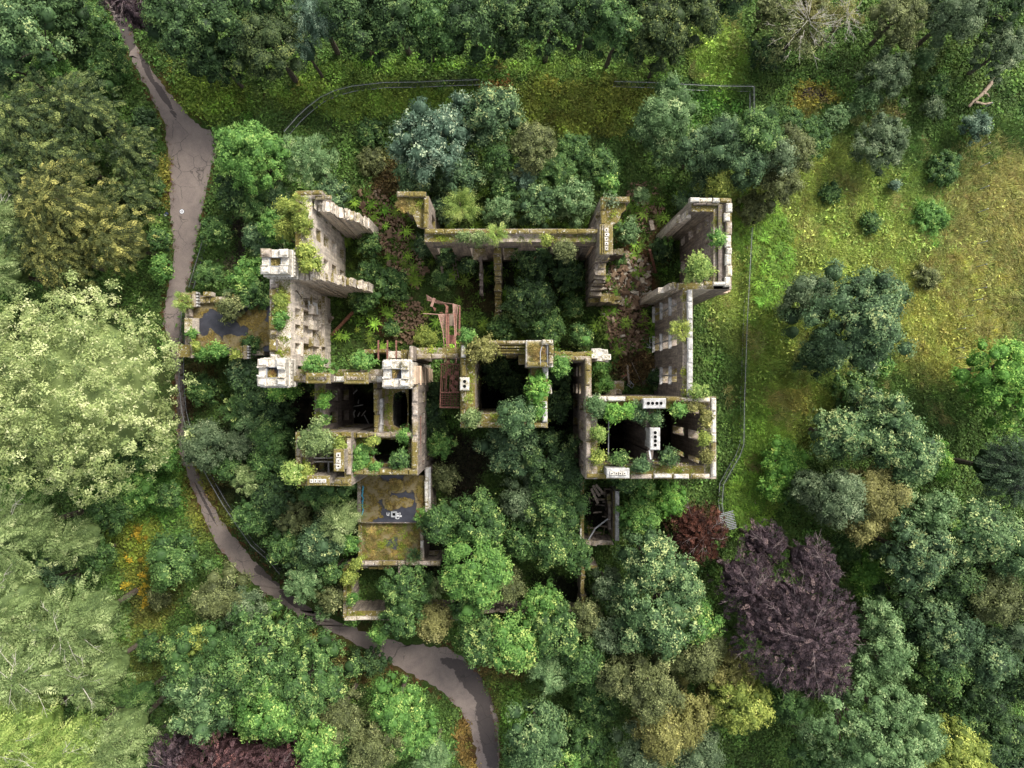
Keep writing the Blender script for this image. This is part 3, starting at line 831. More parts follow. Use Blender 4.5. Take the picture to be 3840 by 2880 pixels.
def chimney(parent, rect, zt, zb, mat, pots, along='x', square=False, cap=.35, potmat=None):
    x0, y0, x1, y1 = wrect(rect, zt)
    mb = MB()
    ins = .13
    mb.box(x0 + ins, y0 + ins, zb, x1 - ins, y1 - ins, zt - cap)
    mb.stone(x0, y0, zt - cap, x1, y1, zt, .09, .01)
    st = mb.build('chimney_stack', mat, parent)
    cx, cy_ = (x0 + x1) / 2, (y0 + y1) / 2
    L = (x1 - x0) if along == 'x' else (y1 - y0)
    sp = (L * .74) / max(1, pots)
    for i in range(pots):
        o = (i - (pots - 1) / 2) * sp
        px, py = (cx + o, cy_) if along == 'x' else (cx, cy_ + o)
        if square:
            r = sp * .44
            p = MB().stone(px - r, py - r, zt + .005, px + r, py + r, zt + .16, .05, .015).build('chimney_pot', potmat or M['white'], st)
            MB().box(px - r * .32, py - r * .32, zt + .165, px + r * .32, py + r * .32, zt + .172).build('flue_shade_sheet', M['opening_shade'], st)  # flat black sheet painting the dark of the flue mouth
        else:
            r = .17; n = 14; q = MB()
            for rr, z in ((r + .05, zt + .004), (r + .05, zt + .05), (r, zt + .05), (r, zt + .012)):
                for a in range(n): q.v.append((px + rr * math.cos(6.2832 * a / n), py + rr * math.sin(6.2832 * a / n), z))
            for lv in range(3):
                for a in range(n): q.f.append((lv * n + a, lv * n + (a + 1) % n, (lv + 1) * n + (a + 1) % n, (lv + 1) * n + a))
            p = q.build('chimney_pot', mat, st)
            d = MB()
            for a in range(n): d.v.append((px + r * math.cos(6.2832 * a / n), py + r * math.sin(6.2832 * a / n), zt + .012))
            d.f.append(tuple(range(n))); d.build('flue_shade_sheet', M['opening_shade'], st)  # flat black disc painting the dark of the round flue
    return st

def turret(parent, rect, zt, zb, mat, floor_z=None, floormat=None, merlon_len=.36, mats=None):
    """square corner turret: body, string course, eight worn merlons with gaps between, sunken floor"""
    x0, y0, x1, y1 = wrect(rect, zt)
    w = .72
    mb = MB()
    fz = floor_z or zt - 1.1
    low = zt - .55
    for (a, b, c, d) in ((x0, y0, x1, y0 + w), (x0, y1 - w, x1, y1), (x0, y0 + w, x0 + w, y1 - w), (x1 - w, y0 + w, x1, y1 - w)):
        mb.box(a, b, zb, c, d, low)
    mb.box(x0 + w, y0 + w, zb, x1 - w, y1 - w, fz - .02)
    mb.box(x0 - .12, y0 - .12, zb + .9, x1 + .12, y1 + .12, zb + 1.15)
    mb.box(x0 - .16, y0 - .16, zt - 1.75, x1 + .16, y1 + .16, zt - 1.45)
    for i in range(7):      # corbels under the parapet on all faces
        t = (i + .5) / 7
        for (cx, cy_) in ((x0 + (x1 - x0) * t, y0 - .1), (x0 + (x1 - x0) * t, y1 + .1), (x0 - .1, y0 + (y1 - y0) * t), (x1 + .1, y0 + (y1 - y0) * t)):
            mb.box(cx - .13, cy_ - .13, zt - 2.15, cx + .13, cy_ + .13, zt - 1.75)
    body = mb.build('turret', mat, parent)
    m = merlon_len
    X, Y = x1 - x0, y1 - y0
    for cx, cy_, sx, sy in ((x0, y0, 1, 1), (x1, y0, -1, 1), (x1, y1, -1, -1), (x0, y1, 1, -1)):
        for along in (0, 1):
            L = (X if along == 0 else Y) * m * random.uniform(.78, 1.12)
            if along == 0: a, b, c, d = cx, cy_, cx + sx * L, cy_ + sy * w
            else: a, b, c, d = cx, cy_ + sy * w, cx + sx * w, cy_ + sy * L
            xa, xb = sorted((a, c)); ya, yb = sorted((b, d))
            MB().stone(xa - .03, ya - (.03 if along == 0 else -.01), low + .004, xb + .03, yb + .01, zt + random.uniform(-.10, .06), .2, .055).build('merlon', random.choice((mat, mat, mat, M['cream'], M['stone'])), body)
    fm = MB().box(x0 + w + .01, y0 + w + .01, fz - .02, x1 - w - .01, y1 - w - .01, fz + .02)
    fo = fm.build('turret_floor', floormat or M['bitumen'], body)
    # lead flashing strips round the sunken floor
    q = MB()
    for (a, b, c, d) in ((x0 + w, y0 + w, x1 - w, y0 + w + .07), (x0 + w, y1 - w - .07, x1 - w, y1 - w), (x0 + w, y0 + w + .08, x0 + w + .07, y1 - w - .08), (x1 - w - .07, y0 + w + .08, x1 - w, y1 - w - .08)):
        q.box(a, b, fz + .03, c, d, low + .05)
    q.build('lead_flashing', M['steel'], body)
    return body

ruin = empty('castle_ruin', (0, 0, 0), label='roofless sandstone castle ruin with battlemented turrets and trees growing on its wall tops', cat='castle ruin')
S = M['stone']
# --- north-west pavilion and west front
y_ = lambda py, z: W(1920, py, z)[1]
x_ = lambda px, z: W(px, 1440, z)[0]
wall(ruin, (1108, 716, 1168, 1010), 15.2, M['cream'], ops=grid_ops(y_(1010, 15.2), y_(716, 15.2), 3, 1.3, FL4))
wall(ruin, (1107, 735, 1126, 925), 15.75, M['mossy'], z0=15.2)
coping(ruin, (1106, 735, 1128, 925), 16.1, M['mossy'], 1.5)
wall(ruin, (1168, 716, 1208, 745), 15.2, M['stone'])
coping(ruin, (1106, 714, 1166, 731), 16.1, M['mossy'], 1.2); coping(ruin, (1168, 713, 1208, 730), 16.1, M['white'], 1.1)
coping(ruin, (1180, 731, 1242, 747), 15.7, M['white'], .9)
# broken cross walls that step down towards the court
def ramp_prof(p):
    xs = [a for a, b in p]; zs = [b for a, b in p]
    return lambda s: float(np.interp(s, xs, zs))
wall(ruin, (-20.6, 18.15, -16.6, 19.25), 15.2, M['cream'], world=True, prof=ramp_prof([(-20.6, 15.2), (-19.4, 14.6), (-18.2, 10.8), (-17.3, 9.0), (-16.8, 6.8), (-16.5, 5.2)]), rag=.5, seg=.3, name='broken_wall')
wall(ruin, (-23.0, 10.85, -16.5, 11.8), 15.2, M['cream'], world=True, prof=ramp_prof([(-23, 15.2), (-19.6, 15.0), (-18.8, 11.5), (-17.6, 9.6), (-16.9, 7.2), (-16.5, 6.4)]), rag=.5, seg=.3, name='broken_wall')
coping(ruin, (1098, 964, 1172, 984), 16.0, M['white'], 1.15, skip=.2)
# thick west front with four storeys of deep window recesses
Yc = [9.4, 7.5, 5.8, 3.8]
ops = [(c, 1.15, za, zb) for c in Yc for za, zb in ((11.6, 13.6), (4.2, 6.9), (.8, 2.9))] + [(c + .1, 1.25, 8.0, 10.6) for c in Yc[1:]] + [(9.0, 1.0, 8.0, 10.2)]
wx0, wx1 = x_(1012, 15.2), -22.95
wall(ruin, (wx0, 2.0, wx1, 10.9), 15.2, M['cream'], world=True, ops=ops)
for c in Yc:       # stone sills, mullion stubs and ledges standing proud on the inner face
    for za in (11.6, 8.0, 4.2, .8):
        MB().box(wx1 - .05, c - .75, za - .24, wx1 + .22, c + .75, za - .03, jit=.03).build('window_sill', M['cream'], ruin)
for (c, za, h) in ((8.4, 7.3, 1.3), (6.7, 7.2, 1.5), (4.75, 7.0, 1.6), (7.6, 3.2, .9), (4.9, 3.3, .8)):
    MB().box(wx1 - .02, c - .5, za, wx1 + .55, c + .5, za + h, jit=.05).build('fireplace_breast', M['cream'], ruin)
MB().box(wx1 - .02, 2.0, 0, wx1 + .38, 10.6, 3.1, jit=.03).build('wall_footing', M['cream'], ruin)
MB().box(wx1 + .005, 8.2, 5.2, wx1 + .07, 9.35, 8.6, jit=.12).build('plaster_patch', M['plaster'], ruin)
for pts in ([(wx1 + .1, 9.9, 13.5), (wx1 + .15, 9.0, 10.5), (wx1 + .16, 8.3, 9.0)], [(wx1 + .12, 9.3, 11.8), (wx1 + .16, 9.6, 8.5), (wx1 + .15, 8.6, 6.3), (wx1 + .2, 7.9, 5.9)], [(wx1 + .12, 6.1, 6.2), (wx1 + .14, 5.4, 4.5)]):
    MB().tube(pts, [.06, .045, .02, .015][:len(pts)], 5).build('dead_ivy_stem', M['bark'], ruin)
for (a, b) in ((1062, 1080), (1082, 1116), (1136, 1182), (1184, 1236), (1238, 1256), (1272, 1316), (1330, 1350)):
    o = random.uniform(-7, 3)
    coping(ruin, (1014 + o, a, 1040 + o, b), 16.1 + random.uniform(-.2, .2), random.choice((M['mossy'], M['white'], M['stone'])), 3, h=.9)
turret(ruin, (975, 932, 1077, 1024), 19.0, 14.6, M['white'], 17.9)
turret(ruin, (963, 1347, 1066, 1446), 19.0, 14.6, M['white'], 17.9)
# --- south side of the west block, its stacks, and the tall stair tower
wall(ruin, (1066, 1385, 1436, 1434), 15.2, M['stone'], ops=grid_ops(x_(1066, 15), x_(1436, 15), 5, 1.3, FL4))
coping(ruin, (1088, 1411, 1146, 1431), 16.0, M['white'], 1.0); coping(ruin, (1238, 1411, 1290, 1431), 16.0, M['white'], .9); coping(ruin, (1381, 1411, 1434, 1431), 16.0, M['white'], .9)
chimney(ruin, (1145, 1398, 1238, 1438), 18.0, 14.5, M['mossy'], 5, 'x', True, potmat=M['dark'])
chimney(ruin, (1288, 1397, 1381, 1440), 18.0, 14.5, M['mossy'], 5, 'x', True, potmat=M['stone'])
tw = turret(ruin, (1434, 1353, 1532, 1450), 19.0, -.3, M['white'], 17.9)
x0, y0, x1, y1 = wrect((1434, 1353, 1532, 1450), 19)
wall(ruin, (x1 + .01, y0 + .25, x1 + .35, y1 - .45), 16.4, M['buff'], world=True, name='stair_tower_face')
for z in (4.4, 8.6, 12.8): MB().box(x1 - .05, y0 + .15, z, x1 + .5, y1 - .35, z + .28).build('string_course', M['buff'], ruin)
wall(ruin, (1533, 1300, 1548, 1352), 15.4, M['stone'], rag=.3); wall(ruin, (1500, 1310, 1533, 1352), 14.2, M['mossy'], rag=.6)
wall(ruin, (1452, 1318, 1500, 1340), 9.0, M['cream'], rag=1.2, name='broken_wall')
# --- south-west rooms
wall(ruin, (1180, 1436, 1199, 1625), 13.2, M['dark'])
wall(ruin, (1199, 1436, 1222, 1625), 13.6, M['dark'], ops=[(y_(1485, 13), 1.3, 8.5, 12), (y_(1485, 13), 1.3, 3, 6.5), (y_(1570, 13), 1.3, 8.5, 12), (y_(1570, 13), 1.3, 3, 6.5)])
wall(ruin, (1402, 1436, 1416, 1628), 14.0, M['mossy'], rag=.15)
wall(ruin, (1417, 1497, 1432, 1630), 13.2, M['grey'], rag=.2)
# landing with an oval hole
def slab_hole(parent, rect, z, th, hole, mat, name='floor_slab', n=40):
    x0, y0, x1, y1 = wrect(rect, z); hx0, hy0, hx1, hy1 = wrect(hole, z)
    cx, cy_ = (hx0 + hx1) / 2, (hy0 + hy1) / 2; a, b = (hx1 - hx0) / 2, (hy1 - hy0) / 2
    mb = MB(); V = mb.v
    for i in range(n):
        t = 2 * math.pi * i / n; c, s = math.cos(t), math.sin(t)
        sc_ = (abs(c) ** 4 + abs(s) ** 4) ** -.25 * random.uniform(.94, 1.05)
        ix, iy = cx + a * c * sc_, cy_ + b * s * sc_
        k = min(((x1 if c > 0 else x0) - cx) / c if abs(c) > 1e-6 else 1e9, ((y1 if s > 0 else y0) - cy_) / s if abs(s) > 1e-6 else 1e9)
        ox, oy = cx + k * c, cy_ + k * s
        V += [(ix, iy, z), (ox, oy, z), (ix, iy, z - th)]
    for i in range(n):
        j = (i + 1) % n
        mb.f += [(3*i, 3*i+1, 3*j+1, 3*j), (3*i, 3*j, 3*j+2, 3*i+2)]
    # corners
    for (qx, qy) in ((x0, y0), (x1, y0), (x1, y1), (x0, y1)):
        nn = len(V); V.append((qx, qy, z))
        on = [i for i in range(n) if abs(V[3*i+1][0] - qx) < (x1 - x0) * .6 and abs(V[3*i+1][1] - qy) < (y1 - y0) * .6]
        best = min(on, key=lambda i: abs(math.atan2(V[3*i+1][1]-cy_, V[3*i+1][0]-cx) - math.atan2(qy-cy_, qx-cx)))
        for i in (best, (best - 1) % n):
            mb.f.append((3*i+1, nn, 3*((i+1) % n)+1))
    return mb.build(name, mat, parent)
slab_hole(ruin, (1433, 1450, 1532, 1630), 12.0, .45, (1472, 1468, 1528, 1604), M['mossy'])
q = W(1453, 1460, 12.0), W(1446, 1520, 12), W(1450, 1590, 12), W(1470, 1618, 12), W(1490, 1620, 12)
mb = MB()
for a, b in zip(q[:-1], q[1:]): mb.beam((*a, 12.02), (*b, 12.02), .38, .03)
mb.build('worn_track', simple('trodden_ledge', (.10, .07, .05), (.22, .16, .12), 4), ruin)
wall(ruin, (1545, 1436, 1568, 1782), 14.7, M['stone'], ops=grid_ops(y_(1782, 14.7), y_(1450, 14.7), 4, 1.2, FL3))
coping(ruin, (1545, 1445, 1565, 1640), 15.0, M['stone'], 1.9, gap=.35); coping(ruin, (1543, 1655, 1564, 1762), 15.0, M['mossy'], 2.2, gap=.2)
MB().box(*W(1576, 1690, 12.5), 11.9, W(1570, 1545, 12.5)[0] + .1, W(1576, 1545, 12.5)[1], 12.4).build('fascia_board', M['buff'], ruin)
for a, b in ((1560, 1690), (1600, 1740)):
    p, r = W(1578, a, 13), W(1574, b, 13); MB().tube([(*p, 13), (*r, 12.4), (r[0], r[1], 5)], .05, 6).build('rusty_pipe', M['rust'], ruin)
wall(ruin, (1315, 1622, 1545, 1641), 14.4, M['mossy'], rag=.1); coping(ruin, (1408, 1622, 1545, 1640), 14.7, M['stone'], 1.4)
wall(ruin, (1320, 1757, 1546, 1780), 14.7, M['mossy']); coping(ruin, (1322, 1762, 1566, 1781), 15.0, M['mossy'], 1.5)
slab_hole(ruin, (1318, 1641, 1545, 1757), 13.0, .5, (1398, 1646, 1530, 1738), M['mossy'])
# south-west tower
T1 = (1108, 1620, 1318, 1822)
for r in ((1108, 1620, 1146, 1822), (1292, 1620, 1318, 1822)): wall(ruin, r, 15.6, M['mossy'], ops=grid_ops(y_(1822, 15.6), y_(1620, 15.6), 2, 1.1, FL4))
for r in ((1146, 1620, 1292, 1646), (1146, 1790, 1292, 1822)): wall(ruin, r, 15.6, M['mossy'], ops=grid_ops(x_(1146, 15.6), x_(1292, 15.6), 1, 1.1, FL4))
coping(ruin, (1108, 1642, 1128, 1742), 16.1, M['stone'], 1.0, crenel=.3); coping(ruin, (1108, 1745, 1127, 1800), 16.0, M['mossy'], 1.2)
coping(ruin, (1240, 1621, 1316, 1640), 16.0, M['mossy'], 1.1); coping(ruin, (1300, 1642, 1317, 1780), 16.0, M['stone'], 1.6, round_=.05); coping(ruin, (1240, 1800, 1308, 1818), 15.9, M['mossy'], 1.2); coping(ruin, (1108, 1802, 1148, 1820), 15.9, M['mossy'], 1.2)
chimney(ruin, (1250, 1685, 1290, 1769), 18.3, 14.5, M['mossy'], 3, 'y', True)
chimney(ruin, (1150, 1784, 1236, 1822), 18.3, 14.5, M['mossy'], 4, 'x', True)
for (a, b, c, d, z) in ((1146, 1718, 1252, 1716, 12.4), (1146, 1731, 1252, 1731, 12.2), (1226, 1688, 1226, 1716, 12.5), (1232, 1732, 1233, 1790, 12.0)):
    p, r = W(a, b, z), W(c, d, z); MB().beam((*p, z), (*r, z), .16, .22).build('floor_beam', M['grey'], ruin)
# --- central tower
for r, n in (((1726, 1278, 1782, 1604), 3), ((1992, 1326, 2054, 1604), 3)):
    wall(ruin, r, 16.2, M['mossy'], ops=grid_ops(y_(r[3], 16.2), y_(r[1], 16.2), n, 1.2, FL4))
for r in ((1782, 1278, 2054, 1326), (1782, 1552, 1992, 1604)):
    wall(ruin, r, 16.2, M['mossy'], ops=grid_ops(x_(r[0], 16.2), x_(r[2], 16.2), 3, 1.2, FL4))
coping(ruin, (1730, 1292, 1747, 1412), 16.9, M['white'], 1.15, crenel=.25); coping(ruin, (1730, 1466, 1746, 1565), 16.8, M['white'], .95, crenel=.25)
coping(ruin, (1728, 1586, 2050, 1603), 16.7, M['mossy'], 1.8); coping(ruin, (1750, 1277, 1972, 1292), 16.7, M['mossy'], 2.0)
coping(ruin, (2034, 1376, 2056, 1420), 16.9, M['grey'], .9); coping(ruin, (2033, 1505, 2053, 1585), 16.9, M['grey'], 1.4)
for a in (1300, 1310, 1320): MB().box(*W(1785, a + 3, 16.6), 16.2, *W(1972, a, 16.6), 16.2 + (1320 - a) * .02 + .05).build('roof_ledge', M['mossy'], ruin)
x0, y0, x1, y1 = wrect((1973, 1274, 2076, 1375), 20)
capn = wall(ruin, (x0, y0, x1, y1), 19.2, M['white'], z0=12.5, world=True, name='stair_turret')
MB().box(x0 + .12, y0 + .5, 19.2, x1 - .75, y1 - .1, 19.28).build('turret_roof', simple('dry_grass_roof', (.20, .16, .09), (.42, .37, .24), 3, c3=(.28, .27, .13)), ruin)
coping(ruin, (2032, 1274, 2076, 1293), 20.0, M['white'], 1.3, h=.8); coping(ruin, (2058, 1294, 2076, 1366), 19.9, M['white'], .75, h=.7, skip=.15); coping(ruin, (1974, 1357, 2058, 1375), 19.6, M['mossy'], .9, h=.4)
for pts in ([(2034, 1296), (2026, 1320), (2027, 1366)], [(2053, 1292), (2053, 1374)]):
    MB().tube([(*W(a, b, 19.6), 19.6) for a, b in pts], .04, 5).build('lightning_conductor', M['steel'], ruin)
chimney(ruin, (1724, 1415, 1760, 1464), 18.0, 15.5, M['white'], 2, 'y')
wall(ruin, (1944, 1330, 1974, 1366), 15.0, M['mossy'], z0=13)
p = wrect((2052, 1442, 2068, 1474), 15.5)
MB().stone(p[0], p[1], 15.2, p[2], p[3], 15.7, .14, .1).build('fallen_coping', M['white'], ruin)
# --- link walls either side of the central tower
wall(ruin, (1560, 1304, 1726, 1344), 12.6, M['mossy'], ops=[(x_(1640, 12), 3.6, .2, 9)])
coping(ruin, (1560, 1326, 1720, 1345), 13.0, M['stone'], 1.7)
wall(ruin, (2076, 1318, 2218, 1352), 14.6, M['mossy'], rag=.1); coping(ruin, (2078, 1336, 2215, 1352), 15.0, M['stone'], 1.6)
wall(ruin, (2192, 1352, 2218, 1494), 15.0, M['stone'], ops=grid_ops(y_(1494, 15), y_(1352, 15), 2, 1.1, FL3)); coping(ruin, (2196, 1340, 2215, 1490), 15.4, M['stone'], 1.35)
mb = MB()
for i in range(16):
    px, py = random.uniform(2222, 2275), random.uniform(1318, 1352); a, b = W(px, py, 12.6); s = random.uniform(.2, .55)
    mb.stone(a - s, b - s * .7, 12.3 + random.uniform(-.6, .1), a + s, b + s * .7, 12.9 + random.uniform(-.3, .5), .08, .09)
wall(ruin, (2218, 1322, 2262, 1350), 12.6, M['stone'], rag=1.6, name='broken_wall')
mb.build('broken_masonry', M['white'], ruin)
# --- south-east block
for r, n in (((2195, 1487, 2240, 1796), 4), ((2640, 1487, 2686, 1796), 3)):
    wall(ruin, r, 15.2, M['stone'], ops=grid_ops(y_(r[3], 15.2), y_(r[1], 15.2), n, 1.0, [(.9, 6.6), (8.6, 13.2)]))
wall(ruin, (2240, 1487, 2640, 1532), 15.2, M['mossy'], ops=grid_ops(x_(2240, 15), x_(2640, 15), 4, 1.3, FL4))
wall(ruin, (2240, 1746, 2640, 1796), 15.2, M['mossy'], ops=grid_ops(x_(2240, 15), x_(2640, 15), 4, 1.3, FL4))
coping(ruin, (2205, 1486, 2412, 1504), 16.0, M['white'], 1.9); coping(ruin, (2498, 1491, 2664, 1507), 16.0, M['cream'], 1.6)
coping(ruin, (2198, 1492, 2216, 1550), 16.0, M['mossy'], 1.5); coping(ruin, (2198, 1562, 2216, 1722), 16.0, M['stone'], 1.9, gap=.3)
coping(ruin, (2199, 1728, 2217, 1775), 16.0, M['white'], 1.2); coping(ruin, (2200, 1776, 2274, 1792), 16.0, M['white'], 1.6)
coping(ruin, (2668, 1492, 2686, 1790), 16.2, M['white'], 1.7, crenel=.22); coping(ruin, (2362, 1778, 2666, 1795), 16.0, M['white'], 1.9, gap=.25)
wall(ruin, (2424, 1530, 2452, 1747), 15.0, M['dark'], rag=.15)
chimney(ruin, (2412, 1493, 2498, 1532), 18.0, 14.5, M['grey'], 4, 'x'); chimney(ruin, (2438, 1604, 2476, 1688), 18.0, 14.5, M['grey'], 4, 'y')
chimney(ruin, (2275, 1756, 2361, 1794), 18.4, 14.5, M['grey'], 4, 'x', True)
p, r = W(2283, 1560, 13), W(2281, 1706, 13); MB().tube([(*p, 13), (*r, 13)], .06, 6).build('steel_tie_rod', M['steel'], ruin)
p, r = W(2434, 1688, 15.2), W(2440, 1722, 15.2); MB().beam((*p, 15.3), (*r, 15.3), .14, .1).build('loose_board', M['whitepl'], ruin)
for i in range(9):
    a = random.uniform(2470, 2630); p, r = W(a, 1736, 14.2), W(a + random.uniform(-40, 60), 1750 + random.uniform(-6, 6), 14.2)
    MB().beam((*p, 14.4), (*r, 15.25), .14, .05).build('loose_board', M['timber'], ruin)
# --- east range and north-east pavilion
wall(ruin, (2560, 1083, 2598, 1487), 15.2, M['stone'], ops=[(y_(p, 15.2), w, a, b) for p in (1130, 1262, 1405) for w, a, b in ((1.7, 1, 4.0), (1.7, 5.4, 8.6), (1.5, 10.2, 12.6))])
coping(ruin, (2578, 1085, 2598, 1487), 15.9, M['grey'], 1.5, gap=.03, jit=.02)
for p in (1130, 1262, 1405):
    c = y_(p, 15.2)
    for za, zb in ((1, 4), (5.4, 8.6), (10.2, 12.6)):
        MB().box(x_(2560, 15.2) - .1, c - .07, za, x_(2560, 15.2) + .12, c + .07, zb).build('window_mullion', M['grey'], ruin)
        MB().box(x_(2560, 15.2) - .35, c - 1.0, za - .2, x_(2560, 15.2) - .02, c + 1.0, za - .02, jit=.03).build('window_sill', M['grey'], ruin)
wall(ruin, (2676, 745, 2743, 1085), 15.2, M['stone'], ops=grid_ops(y_(1085, 15.2), y_(745, 15.2), 3, 1.3, FL4))
coping(ruin, (2722, 760, 2744, 1075), 16.0, M['white'], 1.05, alt=.09, h=.7, jit=.06)
wall(ruin, (2694, 765, 2708, 1060), 15.6, M['dark'], z0=15.2)
wall(ruin, (2592, 745, 2676, 795), 15.2, M['mossy'], rag=.12)
wall(ruin, (18.0, 17.55, 18.9, 18.5), 15.2, M['cream'], world=True, axis='x', prof=ramp_prof([(18.0, 11), (18.9, 15)]), rag=.5, seg=.3, name='broken_wall')
coping(ruin, (2588, 740, 2744, 757), 16.0, M['white'], .95, crenel=.25, h=.6); coping(ruin, (2600, 760, 2700, 768), 15.7, M['dark'], 1.2)
wall(ruin, (2492, 1060, 2560, 1083), 15.2, M['cream'], rag=.3, prof=ramp_prof([(x_(2492, 15), 11.5), (x_(2520, 15), 15.0), (x_(2560, 15), 15.2)]), seg=.45)
wall(ruin, (2560, 1060, 2735, 1084), 15.2, M['cream']); coping(ruin, (2640, 1055, 2722, 1070), 16.0, M['white'], 1.1)
MB().box(*W(2740, 1094, 12.5), 11.0, *W(2600, 1086, 12.5), 11.5).build('string_course', M['buff'], ruin)
MB().box(*W(2740, 1094, 9.5), 6.5, *W(2600, 1086, 9.5), 9.4).build('string_course', M['buff'], ruin)
# --- long north wall with tall windows
N1 = (1592, 858, 2247, 907)
xo = [x_(p, 12) for p in (1655, 1785, 1915, 2045, 2170)]
wall(ruin, N1, 12.2, M['stone'], ops=[(c, 1.75, 1.0, 9.4) for c in xo])
coping(ruin, (1592, 858, 2243, 876), 12.9, M['mossy'], 2.3, gap=.03, jit=.02)
for c in xo:     # splayed reveals and sills
    MB().box(c - 1.15, y_(907, 12.2) - .12, 9.4, c + 1.15, y_(907, 12.2) - .003, 9.75).build('window_lintel', M['dark'], ruin)
Yn = y_(907, 12.2)
wall(ruin, (x_(1850, 10), Yn - 8.2, x_(1850, 10) + .82, Yn - .01), 9.6, M['mossy'], world=True, rag=.25, seg=.5, prof=ramp_prof([(Yn - 8.2, 1.5), (Yn - 5.2, 3.2), (Yn - 2.5, 6.2), (Yn, 9.6)]), name='broken_wall')
wall(ruin, (x_(1797, 4), Yn - 4.6, x_(1797, 4) + .4, Yn - .01), 4, M['dark'], world=True, rag=.4, name='broken_wall')
# return wall at its west end with a grassed broken roof corner
wall(ruin, (1590, 735, 1608, 860), 12.4, M['stone'], ops=[(y_(800, 12), 1.2, 6, 9.5)]); coping(ruin, (1588, 742, 1605, 855), 12.9, M['mossy'], 1.6)
wall(ruin, (1488, 718, 1590, 737), 12.4, M['mossy']); coping(ruin, (1488, 718, 1598, 736), 12.9, M['mossy'], 1.25)
def ragged_slab(parent, pts, z, th, mat, name='floor_slab'):
    P = [W(a, b, z) for a, b in pts]; n = len(P); mb = MB()
    for zz in (z, z - th):
        for a, b in P: mb.v.append((a, b, zz + random.uniform(-.05, .05)))
    mb.f.append(tuple(range(n))); mb.f.append(tuple(range(2*n-1, n-1, -1)))
    for i in range(n): j = (i+1) % n; mb.f.append((i, i+n, j+n, j))
    me = mb.build(name, mat, parent)
    return me
ragged_slab(ruin, [(1590, 737), (1590, 856), (1566, 850), (1552, 815), (1545, 800), (1525, 792), (1508, 775), (1492, 748), (1492, 737)], 12.1, .6, M['mossy'])
# north-east return, five-pot stack and its broken wall
wall(ruin, (2254, 738, 2272, 842), 13.1, M['mossy']); coping(ruin, (2253, 741, 2273, 842), 13.6, M['mossy'], 1.25)
wall(ruin, (2272, 742, 2360, 758), 13.1, M['mossy']); coping(ruin, (2256, 737, 2363, 758), 13.7, M['mossy'], 1.4)
ragged_slab(ruin, [(2272, 758), (2345, 758), (2348, 785), (2330, 800), (2322, 830), (2300, 842), (2272, 842)], 12.8, .6, M['mossy'])
chimney(ruin, (2248, 840, 2299, 955), 16.0, 11.5, M['mossy'], 5, 'y', True)
for k in range(3): MB().box(x_(2248 + 8 * k, 15.9), y_(952, 15.9), 15.9, x_(2252 + 8 * k, 15.9), y_(845, 15.9), 16.14).build('stack_ledge', M['mossy'], ruin)
x1 = 9.1
wall(ruin, (x1, 9.6, x1 + 1.3, 18.6), 12.6, M['stone'], world=True, rag=.5, seg=.5, prof=ramp_prof([(9.6, 4.5), (10.6, 6.5), (11.6, 9.5), (12.6, 11.4), (13.8, 12.4), (18.6, 12.6)]), ops=[(11.4, .01, 1, 2)])
wall(ruin, (x1 + 1.3, 9.6, x1 + 4.6, 10.6), 6, M['stone'], world=True, rag=.6, seg=.45, prof=ramp_prof([(x1 + 1.3, 6), (x1 + 3, 4.6), (x1 + 4.6, 2.4)]), name='broken_wall')
MB().box(x1 - .3, 15.2, 3, x1 - .05, 17.4, 10).build('wall_panel', M['buff'], ruin)
wall(ruin, (11.2, 15.0, 13.0, 15.8), 6, M['dark'], world=True, rag=1.2, seg=.5, name='broken_wall')
# stump of masonry by the south-east block
mb = MB()
for i in range(26):
    a, b = W(random.uniform(2285, 2325), random.uniform(1440, 1480), 4); s = random.uniform(.25, .6); z = random.uniform(.2, 4.2)
    mb.stone(a - s, b - s, z - .5, a + s, b + s, z + .5, .06, .12)
mb.build('broken_masonry', M['stone'], ruin)
# north side of court: low wall fragments with red posts
wall(ruin, (1362, 1310, 1450, 1326), 4.2, M['mossy'], rag=.5, name='broken_wall')
for p in (1419, 1453, 1486):
    a, b = W(p, 1352, 12), W(p, 1276, 12); MB().beam((*a, 12.0), (*b, 12.0), .16, .2).build('steel_joist', M['rust'], ruin)
